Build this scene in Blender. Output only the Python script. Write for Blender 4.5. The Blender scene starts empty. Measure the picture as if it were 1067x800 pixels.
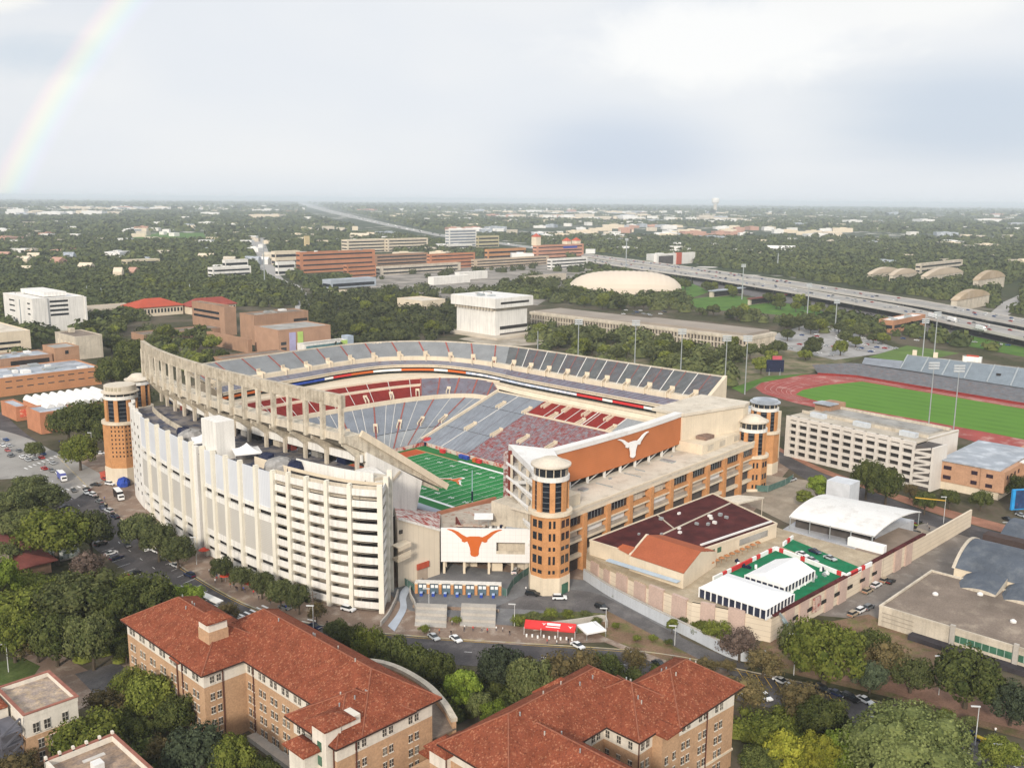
HAZE_D = 0.00007
import bpy, math, random
import numpy as np
from math import sin, cos, pi, radians, hypot, atan2, sqrt
RND = random.Random(11)
NR = np.random.default_rng(5)
sc = bpy.context.scene
COL = sc.collection
# ---------------------------------------------------------------- camera
F_PX, W_PX, H_PX = 1000.3, 1067.0, 800.0
PITCH, ROLL, YAW = radians(10.87), radians(-0.5), radians(45.84)
CAM = np.array([-284.26, -313.84, 126.53])
def _axes():
    f = np.array([sin(YAW)*cos(PITCH), cos(YAW)*cos(PITCH), -sin(PITCH)])
    r = np.array([cos(YAW), -sin(YAW), 0.0]); d = np.cross(f, r)
    c, s = cos(ROLL), sin(ROLL)
    return c*r+s*d, -s*r+c*d, f
AX_R, AX_D, AX_F = _axes()
def P(u, v, z=0.0):
    """place on the level z seen at photo point u, v"""
    d = AX_R*((u-W_PX/2)/F_PX) + AX_D*((v-H_PX/2)/F_PX) + AX_F
    t = (z-CAM[2])/d[2]
    p = CAM+d*t
    return float(p[0]), float(p[1])
def PJ(x, y, z):
    c = np.array([x, y, z])-CAM
    k = c@AX_F
    return W_PX/2+F_PX*(c@AX_R)/k, H_PX/2+F_PX*(c@AX_D)/k
def depth(x, y, z=0.0):
    return float((np.array([x, y, z])-CAM)@AX_F)
import mathutils
cd = bpy.data.cameras.new("camera"); cam = bpy.data.objects.new("camera", cd); COL.objects.link(cam)
cd.sensor_width = 36.0; cd.sensor_fit = 'HORIZONTAL'; cd.lens = 36.0*F_PX/W_PX
cd.clip_start = 1.0; cd.clip_end = 120000.0
m3 = mathutils.Matrix((AX_R, -AX_D, -AX_F)).transposed()
cam.matrix_world = mathutils.Matrix.Translation(CAM.tolist()) @ m3.to_4x4()
sc.camera = cam

# ---------------------------------------------------------------- materials
_M = {}; _C = {}
def nd(nt, t, **kw):
    n = nt.nodes.new(t)
    for k, v in kw.items(): setattr(n, k, v)
    return n
def mat(name, c, rough=0.85, var=0.12, scale=0.25, c2=None, f2=0.5, metal=0.0, spec=0.1, fine=0.0, streak=0.0, bump=0.0, bscale=3.0):
    """base colour mottled by two noises in object space; c2 adds patches; streak adds vertical weather runs"""
    if name in _M: return _M[name]
    m = bpy.data.materials.new(name); m.use_nodes = True
    nt = m.node_tree; b = nt.nodes['Principled BSDF']; L = nt.links.new
    b.inputs['Roughness'].default_value = rough; b.inputs['Metallic'].default_value = metal
    b.inputs['Specular IOR Level'].default_value = spec
    tc = nd(nt, 'ShaderNodeTexCoord')
    n1 = nd(nt, 'ShaderNodeTexNoise'); n1.inputs['Scale'].default_value = scale; n1.inputs['Detail'].default_value = 6
    L(tc.outputs['Object'], n1.inputs['Vector'])
    rmp = nd(nt, 'ShaderNodeMapRange'); rmp.inputs[1].default_value = .3; rmp.inputs[2].default_value = .7
    rmp.inputs[3].default_value = 1-var; rmp.inputs[4].default_value = 1+var
    L(n1.outputs['Fac'], rmp.inputs[0])
    base = nd(nt, 'ShaderNodeMix', data_type='RGBA'); base.inputs[6].default_value = (*c, 1)
    base.inputs[7].default_value = (*(c2 or c), 1)
    if c2:
        n2 = nd(nt, 'ShaderNodeTexNoise'); n2.inputs['Scale'].default_value = scale*1.7; n2.inputs['Detail'].default_value = 8
        n2.inputs['Roughness'].default_value = .65
        L(tc.outputs['Object'], n2.inputs['Vector'])
        r2 = nd(nt, 'ShaderNodeMapRange'); r2.inputs[1].default_value = f2-.08; r2.inputs[2].default_value = f2+.08
        L(n2.outputs['Fac'], r2.inputs[0]); L(r2.outputs[0], base.inputs[0])
    else: base.inputs[0].default_value = 0
    mul = nd(nt, 'ShaderNodeMix', data_type='RGBA', blend_type='MULTIPLY'); mul.inputs[0].default_value = 1
    L(base.outputs[2], mul.inputs[6]); L(rmp.outputs[0], mul.inputs[7])
    out = mul.outputs[2]
    if fine:
        n3 = nd(nt, 'ShaderNodeTexNoise'); n3.inputs['Scale'].default_value = 2.2; n3.inputs['Detail'].default_value = 3
        L(tc.outputs['Object'], n3.inputs['Vector'])
        r3 = nd(nt, 'ShaderNodeMapRange'); r3.inputs[1].default_value = .3; r3.inputs[2].default_value = .7
        r3.inputs[3].default_value = 1-fine; r3.inputs[4].default_value = 1+fine; L(n3.outputs['Fac'], r3.inputs[0])
        m2 = nd(nt, 'ShaderNodeMix', data_type='RGBA', blend_type='MULTIPLY'); m2.inputs[0].default_value = 1
        L(out, m2.inputs[6]); L(r3.outputs[0], m2.inputs[7]); out = m2.outputs[2]
    if streak:
        mp = nd(nt, 'ShaderNodeMapping'); mp.inputs['Scale'].default_value = (.9, .9, .05)
        L(tc.outputs['Object'], mp.inputs[0])
        n4 = nd(nt, 'ShaderNodeTexNoise'); n4.inputs['Scale'].default_value = 1.0; n4.inputs['Detail'].default_value = 5
        L(mp.outputs[0], n4.inputs['Vector'])
        r4 = nd(nt, 'ShaderNodeMapRange'); r4.inputs[1].default_value = .45; r4.inputs[2].default_value = .75
        r4.inputs[3].default_value = 1; r4.inputs[4].default_value = 1-streak; L(n4.outputs['Fac'], r4.inputs[0])
        m2 = nd(nt, 'ShaderNodeMix', data_type='RGBA', blend_type='MULTIPLY'); m2.inputs[0].default_value = 1
        L(out, m2.inputs[6]); L(r4.outputs[0], m2.inputs[7]); out = m2.outputs[2]
    L(out, b.inputs['Base Color']); _C[name] = (c, c2, f2)
    if bump:
        nb = nd(nt, 'ShaderNodeTexNoise'); nb.inputs['Scale'].default_value = bscale; nb.inputs['Detail'].default_value = 4
        L(tc.outputs['Object'], nb.inputs['Vector'])
        bp = nd(nt, 'ShaderNodeBump'); bp.inputs['Strength'].default_value = bump; bp.inputs['Distance'].default_value = .3
        L(nb.outputs['Fac'], bp.inputs['Height']); L(bp.outputs[0], b.inputs['Normal'])
    _M[name] = m
    return m
def mat_lines(name, c, cl, axis_scale, thresh, var=.12, scale=.2, rough=.8, mode='Z'):
    """a base colour crossed by thin regular joint lines along one object axis"""
    if name in _M: return _M[name]
    m = mat(name, c, rough, var, scale)
    nt = m.node_tree; b = nt.nodes['Principled BSDF']; L = nt.links.new
    src = b.inputs['Base Color'].links[0].from_socket
    tc = nd(nt, 'ShaderNodeTexCoord'); sp = nd(nt, 'ShaderNodeSeparateXYZ'); L(tc.outputs['Object'], sp.inputs[0])
    mix = src
    for ax, k in axis_scale:
        a = nd(nt, 'ShaderNodeMath', operation='MULTIPLY'); a.inputs[1].default_value = k
        L(sp.outputs[ax], a.inputs[0])
        fr = nd(nt, 'ShaderNodeMath', operation='FRACT'); L(a.outputs[0], fr.inputs[0])
        g = nd(nt, 'ShaderNodeMath', operation='LESS_THAN'); g.inputs[1].default_value = thresh; L(fr.outputs[0], g.inputs[0])
        mx = nd(nt, 'ShaderNodeMix', data_type='RGBA'); mx.inputs[7].default_value = (*cl, 1)
        L(g.outputs[0], mx.inputs[0]); L(mix, mx.inputs[6]); mix = mx.outputs[2]
    L(mix, b.inputs['Base Color'])
    return m
def mat_tile(name, c, c2, c3):
    """clay roof tiles: rows of small cells with odd pale and dark tiles and rounded relief"""
    if name in _M: return _M[name]
    m = bpy.data.materials.new(name); m.use_nodes = True
    nt = m.node_tree; b = nt.nodes['Principled BSDF']; L = nt.links.new
    b.inputs['Roughness'].default_value = .95; b.inputs['Specular IOR Level'].default_value = .04
    tc = nd(nt, 'ShaderNodeTexCoord')
    v = nd(nt, 'ShaderNodeTexVoronoi'); v.inputs['Scale'].default_value = 3.2
    L(tc.outputs['Object'], v.inputs['Vector'])
    sp = nd(nt, 'ShaderNodeSeparateColor'); L(v.outputs['Color'], sp.inputs[0])
    r = nd(nt, 'ShaderNodeValToRGB'); cr = r.color_ramp; cr.interpolation = 'LINEAR'
    cr.elements[0].position = 0; cr.elements[0].color = (*c2, 1); cr.elements[1].position = .3; cr.elements[1].color = (*c, 1)
    for p, cc in ((.8, c), (.93, c3), (1.0, (c3[0]*1.15, c3[1]*1.3, c3[2]*1.4))):
        e = cr.elements.new(p); e.color = (*cc, 1)
    L(sp.outputs[0], r.inputs[0])
    n = nd(nt, 'ShaderNodeTexNoise'); n.inputs['Scale'].default_value = .35; n.inputs['Detail'].default_value = 5; L(tc.outputs['Object'], n.inputs['Vector'])
    mr = nd(nt, 'ShaderNodeMapRange'); mr.inputs[1].default_value = .3; mr.inputs[2].default_value = .7; mr.inputs[3].default_value = .80; mr.inputs[4].default_value = 1.16
    L(n.outputs['Fac'], mr.inputs[0])
    mu = nd(nt, 'ShaderNodeMix', data_type='RGBA', blend_type='MULTIPLY'); mu.inputs[0].default_value = 1
    L(r.outputs[0], mu.inputs[6]); L(mr.outputs[0], mu.inputs[7]); L(mu.outputs[2], b.inputs['Base Color'])
    bp = nd(nt, 'ShaderNodeBump'); bp.inputs['Strength'].default_value = .6; bp.inputs['Distance'].default_value = .2
    L(v.outputs['Distance'], bp.inputs['Height']); L(bp.outputs[0], b.inputs['Normal'])
    _M[name] = m; return m
def mat_leaf(name, c, c2, hue=.0):
    """leaf colour varies leaf by leaf, clump by clump and tree by tree"""
    if name in _M: return _M[name]
    m = bpy.data.materials.new(name); m.use_nodes = True
    nt = m.node_tree; b = nt.nodes['Principled BSDF']; L = nt.links.new
    b.inputs['Roughness'].default_value = .8; b.inputs['Specular IOR Level'].default_value = .04
    g = nd(nt, 'ShaderNodeNewGeometry'); oi = nd(nt, 'ShaderNodeObjectInfo'); tc = nd(nt, 'ShaderNodeTexCoord')
    n = nd(nt, 'ShaderNodeTexNoise'); n.inputs['Scale'].default_value = 2.2; n.inputs['Detail'].default_value = 3; L(tc.outputs['Object'], n.inputs['Vector'])
    a = nd(nt, 'ShaderNodeMath', operation='MULTIPLY_ADD'); a.inputs[1].default_value = .75; L(g.outputs['Random Per Island'], a.inputs[0])
    mr0 = nd(nt, 'ShaderNodeMapRange'); mr0.inputs[1].default_value = .3; mr0.inputs[2].default_value = .7; mr0.inputs[3].default_value = -.15; mr0.inputs[4].default_value = .45
    L(n.outputs['Fac'], mr0.inputs[0]); L(mr0.outputs[0], a.inputs[2])
    mx = nd(nt, 'ShaderNodeMix', data_type='RGBA'); mx.inputs[6].default_value = (*c, 1); mx.inputs[7].default_value = (*c2, 1)
    L(a.outputs[0], mx.inputs[0])
    mr = nd(nt, 'ShaderNodeMapRange'); mr.inputs[3].default_value = .68; mr.inputs[4].default_value = 1.4; L(oi.outputs['Random'], mr.inputs[0])
    mu = nd(nt, 'ShaderNodeMix', data_type='RGBA', blend_type='MULTIPLY'); mu.inputs[0].default_value = 1
    L(mx.outputs[2], mu.inputs[6]); L(mr.outputs[0], mu.inputs[7])
    L(mu.outputs[2], b.inputs['Base Color'])
    _M[name] = m; return m
def glass(name='dark_glass', c=(.018, .022, .028), rough=.12):
    if name in _M: return _M[name]
    m = mat(name, c, rough, .35, .4, spec=.6)
    return m

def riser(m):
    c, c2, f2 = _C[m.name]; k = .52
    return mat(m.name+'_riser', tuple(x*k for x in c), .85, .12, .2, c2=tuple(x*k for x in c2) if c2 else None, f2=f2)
# ---------------------------------------------------------------- mesh builder
class MB:
    def __init__(s): s.v = []; s.f = []; s.m = []; s.cur = 0
    def add(s, vs, fs):
        o = len(s.v); s.v += [tuple(map(float, q)) for q in vs]
        s.f += [tuple(i+o for i in q) for q in fs]; s.m += [s.cur]*len(fs); return s
    def quad(s, a, b, c, d): return s.add([a, b, c, d], [(0, 1, 2, 3)])
    def box(s, x0, x1, y0, y1, z0, z1):
        x0, x1 = min(x0, x1), max(x0, x1); y0, y1 = min(y0, y1), max(y0, y1)
        return s.add([(x0,y0,z0),(x1,y0,z0),(x1,y1,z0),(x0,y1,z0),(x0,y0,z1),(x1,y0,z1),(x1,y1,z1),(x0,y1,z1)],
              [(0,3,2,1),(4,5,6,7),(0,1,5,4),(1,2,6,5),(2,3,7,6),(3,0,4,7)])
    def obox(s, cx, cy, z0, z1, lx, ly, a=0.0):
        c, n = cos(a), sin(a); p = []
        for dx, dy in ((-1,-1),(1,-1),(1,1),(-1,1)):
            X, Y = dx*lx/2, dy*ly/2; p.append((cx+X*c-Y*n, cy+X*n+Y*c))
        return s.prism(p, z0, z1)
    def prism(s, poly, z0, z1, top=True):
        ar = sum(poly[i][0]*poly[(i+1)%len(poly)][1]-poly[(i+1)%len(poly)][0]*poly[i][1] for i in range(len(poly)))
        if ar < 0: poly = poly[::-1]
        n = len(poly); vs = [(x, y, z0) for x, y in poly]+[(x, y, z1) for x, y in poly]
        fs = [(i, (i+1) % n, n+(i+1) % n, n+i) for i in range(n)]
        fs += [tuple(range(n, 2*n)), tuple(range(n-1, -1, -1))]
        return s.add(vs, fs)
    def beam(s, p, q, w, h=None):
        """square bar from p to q, w wide and h high"""
        p, q = np.array(p, float), np.array(q, float); h = h or w; d = q-p; d /= np.linalg.norm(d)
        up = np.array([0, 0, 1.0]) if abs(d[2]) < .95 else np.array([1.0, 0, 0])
        a = np.cross(d, up); a /= np.linalg.norm(a); b = np.cross(a, d)
        vs = []
        for e in (p, q):
            for i, j in ((-1,-1),(1,-1),(1,1),(-1,1)): vs.append(e+a*i*w/2+b*j*h/2)
        return s.add(vs, [(0,1,2,3),(7,6,5,4),(0,4,5,1),(1,5,6,2),(2,6,7,3),(3,7,4,0)])
    def tube(s, p, q, r0, r1=None, n=8):
        r1 = r0 if r1 is None else r1
        p, q = np.array(p, float), np.array(q, float); d = q-p; d /= np.linalg.norm(d)
        up = np.array([0, 0, 1.0]) if abs(d[2]) < .95 else np.array([1.0, 0, 0])
        a = np.cross(d, up); a /= np.linalg.norm(a); b = np.cross(d, a)
        vs = [p+(a*cos(2*pi*i/n)+b*sin(2*pi*i/n))*r0 for i in range(n)]+[q+(a*cos(2*pi*i/n)+b*sin(2*pi*i/n))*r1 for i in range(n)]
        fs = [(i, (i+1) % n, n+(i+1) % n, n+i) for i in range(n)]+[tuple(range(n-1,-1,-1)), tuple(range(n, 2*n))]
        return s.add(vs, fs)
    def lathe(s, cx, cy, prof, n=24, a0=0.0, cap=True):
        vs = []; k = len(prof)
        for r, z in prof:
            for i in range(n): vs.append((cx+r*cos(a0+2*pi*i/n), cy+r*sin(a0+2*pi*i/n), z))
        fs = [(j*n+i, j*n+(i+1) % n, (j+1)*n+(i+1) % n, (j+1)*n+i) for j in range(k-1) for i in range(n)]
        if cap: fs += [tuple(range(n-1,-1,-1)), tuple(range((k-1)*n, k*n))]
        return s.add(vs, fs)
    def grid(s, rows):
        """surface through rows of points"""
        n = len(rows[0]); vs = [p for r in rows for p in r]
        return s.add(vs, [(j*n+i, j*n+i+1, (j+1)*n+i+1, (j+1)*n+i) for j in range(len(rows)-1) for i in range(n-1)])
    def wall(s, path, z0, z1, th):
        """upright band of thickness th along a path (thickness to the left of travel)"""
        off = offset(path, th); n = len(path)
        zf0 = z0 if callable(z0) else (lambda i: z0); zf1 = z1 if callable(z1) else (lambda i: z1)
        A = [(*path[i], zf0(i)) for i in range(n)]; B = [(*path[i], zf1(i)) for i in range(n)]
        Cc = [(*off[i], zf1(i)) for i in range(n)]; D = [(*off[i], zf0(i)) for i in range(n)]
        s.grid([A, B]); s.grid([B, Cc]); s.grid([Cc, D]); s.grid([D, A])
        s.quad(A[0], B[0], Cc[0], D[0]); s.quad(A[-1], B[-1], Cc[-1], D[-1]); return s
    def build(s, name, m, parent=None, sub=False, smooth=False):
        me = bpy.data.meshes.new(name); me.from_pydata(s.v, [], s.f)
        ms = m if isinstance(m, (list, tuple)) else [m]
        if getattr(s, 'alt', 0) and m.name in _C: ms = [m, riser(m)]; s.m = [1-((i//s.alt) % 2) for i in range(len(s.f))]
        for x in ms: me.materials.append(x)
        if len(ms) > 1: me.polygons.foreach_set('material_index', s.m)
        if smooth: me.polygons.foreach_set('use_smooth', [True]*len(s.f))
        me.update()
        o = bpy.data.objects.new(name, me); COL.objects.link(o)
        if parent is not None:
            o.parent = parent
            r = parent
            off = mathutils.Vector((0, 0, 0))
            while r is not None: off += r.location; r = r.parent
            o.location = -off
        return o
def offset(path, d):
    n = len(path); out = []
    for i in range(n):
        a = path[max(i-1, 0)]; b = path[min(i+1, n-1)]
        dx, dy = b[0]-a[0], b[1]-a[1]; l = hypot(dx, dy) or 1
        out.append((path[i][0]-dy/l*d, path[i][1]+dx/l*d))
    return out
def spline(pts, step=2.0):
    """smooth curve through points, even spacing"""
    p = [np.array(q, float) for q in pts]; p = [2*p[0]-p[1]]+p+[2*p[-1]-p[-2]]; out = []
    for i in range(1, len(p)-2):
        for k in range(24):
            t = k/24; a, b, c, d = p[i-1], p[i], p[i+1], p[i+2]
            out.append(.5*((2*b)+(-a+c)*t+(2*a-5*b+4*c-d)*t*t+(-a+3*b-3*c+d)*t**3))
    out.append(p[-2]); return resample(out, step)
def resample(pts, step=None, n=None):
    p = np.array(pts, float); l = np.concatenate([[0], np.cumsum(np.linalg.norm(np.diff(p, axis=0), axis=1))])
    n = n or max(2, int(round(l[-1]/step))+1); t = np.linspace(0, l[-1], n)
    return [tuple(float(np.interp(x, l, p[:, k])) for k in range(p.shape[1])) for x in t]
def tag(o, label=None, cat=None, group=None, kind=None):
    if label: o['label'] = label
    if cat: o['category'] = cat
    if group: o['group'] = group
    if kind: o['kind'] = kind
    return o
def thing(name, label, cat, loc=(0, 0, 0), group=None, rz=0.0):
    o = bpy.data.objects.new(name, None); COL.objects.link(o); o.location = loc; o.rotation_euler = (0, 0, rz)
    o.empty_display_size = .5
    return tag(o, label, cat, group)
def clone(root, loc, rz=0.0, scale=None, label=None, group=None):
    r = root.copy(); COL.objects.link(r); r.location = loc; r.rotation_euler = (0, 0, rz)
    if scale: r.scale = scale if isinstance(scale, tuple) else (scale,)*3
    if label: r['label'] = label
    if group: r['group'] = group
    for ch in KIDS.get(root.name, ()):
        c = ch.copy(); COL.objects.link(c); c.parent = r
        for g in KIDS.get(ch.name, ()):
            d = g.copy(); COL.objects.link(d); d.parent = c
    return r
KIDS = {}
def keep(root):
    """remember a prototype's parts so that copies need no search"""
    KIDS[root.name] = list(root.children)
    for c in root.children: KIDS[c.name] = list(c.children)
    return root
def recolour(o, m, slot=0):
    s = o.material_slots[slot]; s.link = 'OBJECT'; s.material = m
def struct(name, mb, m): return tag(mb.build(name, m), kind='structure')
FOOT = []   # footprints (x0, x1, y0, y1) kept clear of woods
def foot(x0, x1, y0, y1, g=4): FOOT.append((min(x0, x1)-g, max(x0, x1)+g, min(y0, y1)-g, max(y0, y1)+g))

# ---------------------------------------------------------------- palette
WHITE = mat('white_concrete', (.74, .72, .68), .8, .07, .12, streak=.22, fine=.06)
CREAM = mat('cream_limestone', (.66, .57, .44), .85, .08, .15, streak=.10, fine=.05)
CREAM2 = mat('pale_concrete', (.55, .49, .40), .9, .15, .12, c2=(.42, .37, .30), f2=.62, streak=.22, fine=.08)
RAWCON = mat('weathered_concrete', (.57, .51, .41), .9, .16, .2, c2=(.42, .36, .28), f2=.58, streak=.32, fine=.12)
BRICK = mat('orange_brick', (.50, .25, .11), .85, .12, .3, fine=.12)
DBRICK = mat('buff_brick', (.46, .295, .18), .85, .1, .25, fine=.14)
BROWNBRICK = mat('brown_brick', (.36, .22, .145), .9, .12, .15, streak=.15, fine=.1)
REDBRICK = mat('salmon_brick', (.46, .205, .115), .9, .12, .2, fine=.12)
TILE = mat_tile('clay_tile_roof', (.225, .066, .036), (.15, .044, .027), (.31, .12, .066))
TERRA = mat('terracotta_panel', (.47, .165, .065), .8, .10, .12, fine=.06)
MAROON = mat('maroon_roof', (.085, .020, .019), .8, .3, .15, c2=(.06, .014, .015), fine=.15)
ROOFGREY = mat('grey_roof', (.34, .33, .31), .95, .2, .08, c2=(.25, .24, .22), f2=.55, fine=.1)
ROOFBROWN = mat('brown_gravel_roof', (.20, .16, .13), .95, .25, .08, c2=(.29, .24, .19), f2=.58, fine=.15)
ROOFBLUE = mat('wet_grey_roof', (.30, .33, .37), .5, .2, .08, c2=(.46, .49, .53), f2=.55)
WROOF = mat('white_membrane', (.70, .69, .67), .7, .07, .1, c2=(.58, .56, .53), f2=.62, fine=.05)
CROOF = mat('cream_roof', (.60, .54, .45), .85, .1, .1, c2=(.47, .41, .33), f2=.58, fine=.08)
TENT = mat('white_tent_fabric', (.80, .80, .80), .55, .05, .4, c2=(.72, .72, .71), f2=.6)
SEATG = mat('grey_bleacher', (.33, .36, .41), .7, .15, .15, fine=.10)
SEATG2 = mat('pale_bleacher', (.42, .44, .46), .7, .12, .1, fine=.08)
SEATD = mat('dark_bleacher', (.19, .20, .22), .7, .25, .25, c2=(.27, .17, .14), f2=.6, fine=.25)
SEATM = mat('mottled_bleacher', (.34, .35, .39), .7, .15, .35, c2=(.34, .06, .05), f2=.5, fine=.2)
SEATP = mat('purple_grey_bleacher', (.28, .27, .33), .7, .2, .2, c2=(.30, .13, .13), f2=.62, fine=.2)
SEATR = mat('red_seats', (.34, .042, .034), .6, .12, .2, fine=.12)
AISLER = mat('red_brown_aisle', (.28, .09, .075), .8, .2, .4)
AISLEW = mat('pale_aisle', (.62, .60, .56), .8, .1, .4)
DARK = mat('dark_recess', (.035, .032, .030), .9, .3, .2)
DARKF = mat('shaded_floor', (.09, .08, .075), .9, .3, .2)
GLASS = glass()
GLASSG = glass('green_glass', (.05, .14, .09), .2)
STEEL = mat('galvanised_steel', (.38, .41, .42), .45, .1, .5, metal=.4)
DSTEEL = mat('dark_steel', (.05, .05, .055), .5, .2, .5)
MREDST = mat('dark_red_steel', (.15, .03, .022), .6, .15, .4)
WPAINT = mat('white_paint', (.80, .80, .79), .6, .05, .5)
YPAINT = mat('yellow_paint', (.65, .42, .06), .7, .1, .5)
ORANGE = mat('burnt_orange', (.55, .13, .03), .6, .05, .3)
RED = mat('red_fabric', (.58, .045, .045), .55, .1, .4)
BLUE = mat('blue_fabric', (.03, .07, .35), .6, .2, .6)
NAVY = mat('navy_plastic', (.015, .02, .05), .4, .2, .6)
BLACKP = mat('black_paint', (.012, .012, .014), .35, .1, .6)
RUBBER = mat('tyre_rubber', (.02, .02, .02), .8, .1, 1)
BLUEROOF = mat('blue_grey_metal_roof', (.085, .10, .125), .55, .18, .12, c2=(.125, .14, .16), f2=.56, fine=.08)
ASPH = mat('asphalt', (.115, .108, .108), .8, .2, .1, c2=(.16, .15, .145), f2=.54, fine=.16)
ASPHD = mat('dark_asphalt', (.078, .072, .074), .8, .22, .1, c2=(.115, .105, .105), f2=.56, fine=.16)
ROADC = mat('worn_concrete_road', (.30, .285, .265), .85, .12, .06, c2=(.22, .21, .20), f2=.6, fine=.1)
PAVE = mat('brown_paving', (.235, .17, .13), .9, .15, .12, c2=(.35, .29, .24), f2=.58, fine=.12)
PAVEG = mat('grey_paving', (.17, .17, .175), .85, .12, .12, c2=(.22, .22, .22), f2=.58, fine=.1)
CONC = mat('path_concrete', (.43, .40, .36), .9, .12, .15, streak=.12, fine=.08)
EARTH = mat('red_brown_earth', (.20, .13, .085), .95, .25, .12, c2=(.13, .12, .05), f2=.55, fine=.2)
GRASS = mat('mown_grass', (.07, .145, .025), .95, .18, .05, c2=(.095, .17, .03), f2=.55, fine=.15)
# ---------------------------------------------------------------- sky, sun, air
SUN_AZ, SUN_EL = radians(238.0), radians(25.0)
w = bpy.data.worlds.new("World"); sc.world = w; w.use_nodes = True
nt = w.node_tree; L = nt.links.new
for n in list(nt.nodes): nt.nodes.remove(n)
def mth(op, a, b=None, c=None):
    n = nt.nodes.new('ShaderNodeMath'); n.operation = op
    for i, x in enumerate((a, b, c)):
        if x is None: continue
        if isinstance(x, (int, float)): n.inputs[i].default_value = x
        else: L(x, n.inputs[i])
    return n.outputs[0]
def cmix(f, a, b, bl='MIX'):
    n = nt.nodes.new('ShaderNodeMix'); n.data_type = 'RGBA'; n.blend_type = bl; n.clamp_factor = True
    for i, x in ((0, f), (6, a), (7, b)):
        if isinstance(x, (int, float)): n.inputs[i].default_value = x
        elif isinstance(x, tuple): n.inputs[i].default_value = (*x, 1)
        else: L(x, n.inputs[i])
    return n.outputs[2]
tcw = nt.nodes.new('ShaderNodeTexCoord'); sep = nt.nodes.new('ShaderNodeSeparateXYZ'); L(tcw.outputs['Generated'], sep.inputs[0])
X, Y, Zc = sep.outputs
az = mth('MULTIPLY', mth('ARCTAN2', X, Y), 180/pi)
el = mth('MULTIPLY', mth('ARCSINE', Zc), 180/pi)
def noise(kx, ky, detail=6, rough=.55, off=0.0, dist=0.0):
    cb = nt.nodes.new('ShaderNodeCombineXYZ'); L(mth('MULTIPLY', az, kx), cb.inputs[0]); L(mth('MULTIPLY_ADD', el, ky, off), cb.inputs[1])
    n = nt.nodes.new('ShaderNodeTexNoise'); n.inputs['Scale'].default_value = 1; n.inputs['Detail'].default_value = detail
    n.inputs['Roughness'].default_value = rough; n.inputs['Distortion'].default_value = dist; L(cb.outputs[0], n.inputs['Vector']); return n.outputs['Fac']
def blob(a0, e0, sa, se, nz, k):
    """a cloud mass round one compass direction with an edge torn by noise"""
    da = mth('DIVIDE', mth('SUBTRACT', az, a0), sa); de = mth('DIVIDE', mth('SUBTRACT', el, e0), se)
    r2 = mth('ADD', mth('MULTIPLY', da, da), mth('MULTIPLY', de, de))
    g = mth('EXPONENT', mth('MULTIPLY', r2, -1.0))
    return mth('MULTIPLY_ADD', mth('SUBTRACT', nz, .5), k, g)
def smooth(x, a, b):
    n = nt.nodes.new('ShaderNodeMapRange'); n.interpolation_type = 'SMOOTHSTEP'; L(x, n.inputs[0]); n.inputs[1].default_value = a; n.inputs[2].default_value = b
    return n.outputs[0]
nA = noise(.05, .12, 3, .45); nB = noise(.17, .30, 8, .6, 3.1, .6); nC = noise(.05, .35, 4, .5, 7.0)
base = cmix(smooth(nA, .35, .65), (.785, .815, .86), (.84, .855, .875))
base = cmix(smooth(blob(52, 2.4, 7.5, 3.2, nC, .35), .15, 1.0), base, (.60, .67, .78))      # grey rain shaft
base = cmix(smooth(blob(71, 4.5, 11, 3.6, nC, .5), .25, 1.0), base, (.60, .67, .765))
base = cmix(smooth(blob(20, 7.2, 4.5, 1.6, nB, 1.1), .35, 1.1), base, (.68, .745, .815))
base = cmix(smooth(blob(57.5, 8.8, 9.5, 3.0, nB, .9), .30, .80), base, (.955, .955, .945))   # bright cumulus head
base = cmix(smooth(blob(67, 11.0, 9, 3.0, nB, .7), .30, .9), base, (.93, .93, .92))
base = cmix(smooth(blob(17.5, 10.0, 4.0, 1.6, nB, .9), .40, .8), base, (.95, .94, .91))
base = cmix(smooth(el, 2.2, -.3), base, (.74, .785, .835))                                      # pale band at the horizon
# rainbow: rings 42 degrees from the antisolar point
A_AZ, A_EL = radians(57.0), radians(-17.0)
ad = (sin(A_AZ)*cos(A_EL), cos(A_AZ)*cos(A_EL), sin(A_EL))
dt = nt.nodes.new('ShaderNodeVectorMath'); dt.operation = 'DOT_PRODUCT'; L(tcw.outputs['Generated'], dt.inputs[0]); dt.inputs[1].default_value = ad
th = mth('MULTIPLY', mth('ARCCOSINE', dt.outputs['Value']), 180/pi)
tr = mth('DIVIDE', mth('SUBTRACT', th, 40.6), 2.0)
rb = nt.nodes.new('ShaderNodeValToRGB'); cr = rb.color_ramp
cr.elements[0].position = 0; cr.elements[0].color = (.02, .02, .02, 1); cr.elements[1].position = 1; cr.elements[1].color = (0, 0, 0, 1)
for p, c in ((.18, (.04, .035, .07)), (.36, (.03, .085, .07)), (.52, (.08, .11, .01)), (.66, (.13, .095, .0)), (.82, (.105, .025, .01))):
    e = cr.elements.new(p); e.color = (*c, 1)
L(tr, rb.inputs[0])
base = cmix(1.0, base, rb.outputs[0], 'ADD')
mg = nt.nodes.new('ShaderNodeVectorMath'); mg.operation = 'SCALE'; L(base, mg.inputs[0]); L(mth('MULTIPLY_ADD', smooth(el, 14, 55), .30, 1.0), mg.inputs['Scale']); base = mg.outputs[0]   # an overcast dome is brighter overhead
sky = nt.nodes.new('ShaderNodeTexSky'); sky.sky_type = 'NISHITA'; sky.sun_disc = False
sky.sun_elevation = SUN_EL; sky.sun_rotation = SUN_AZ
bg1 = nt.nodes.new('ShaderNodeBackground'); L(sky.outputs[0], bg1.inputs[0]); bg1.inputs[1].default_value = .08
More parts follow.
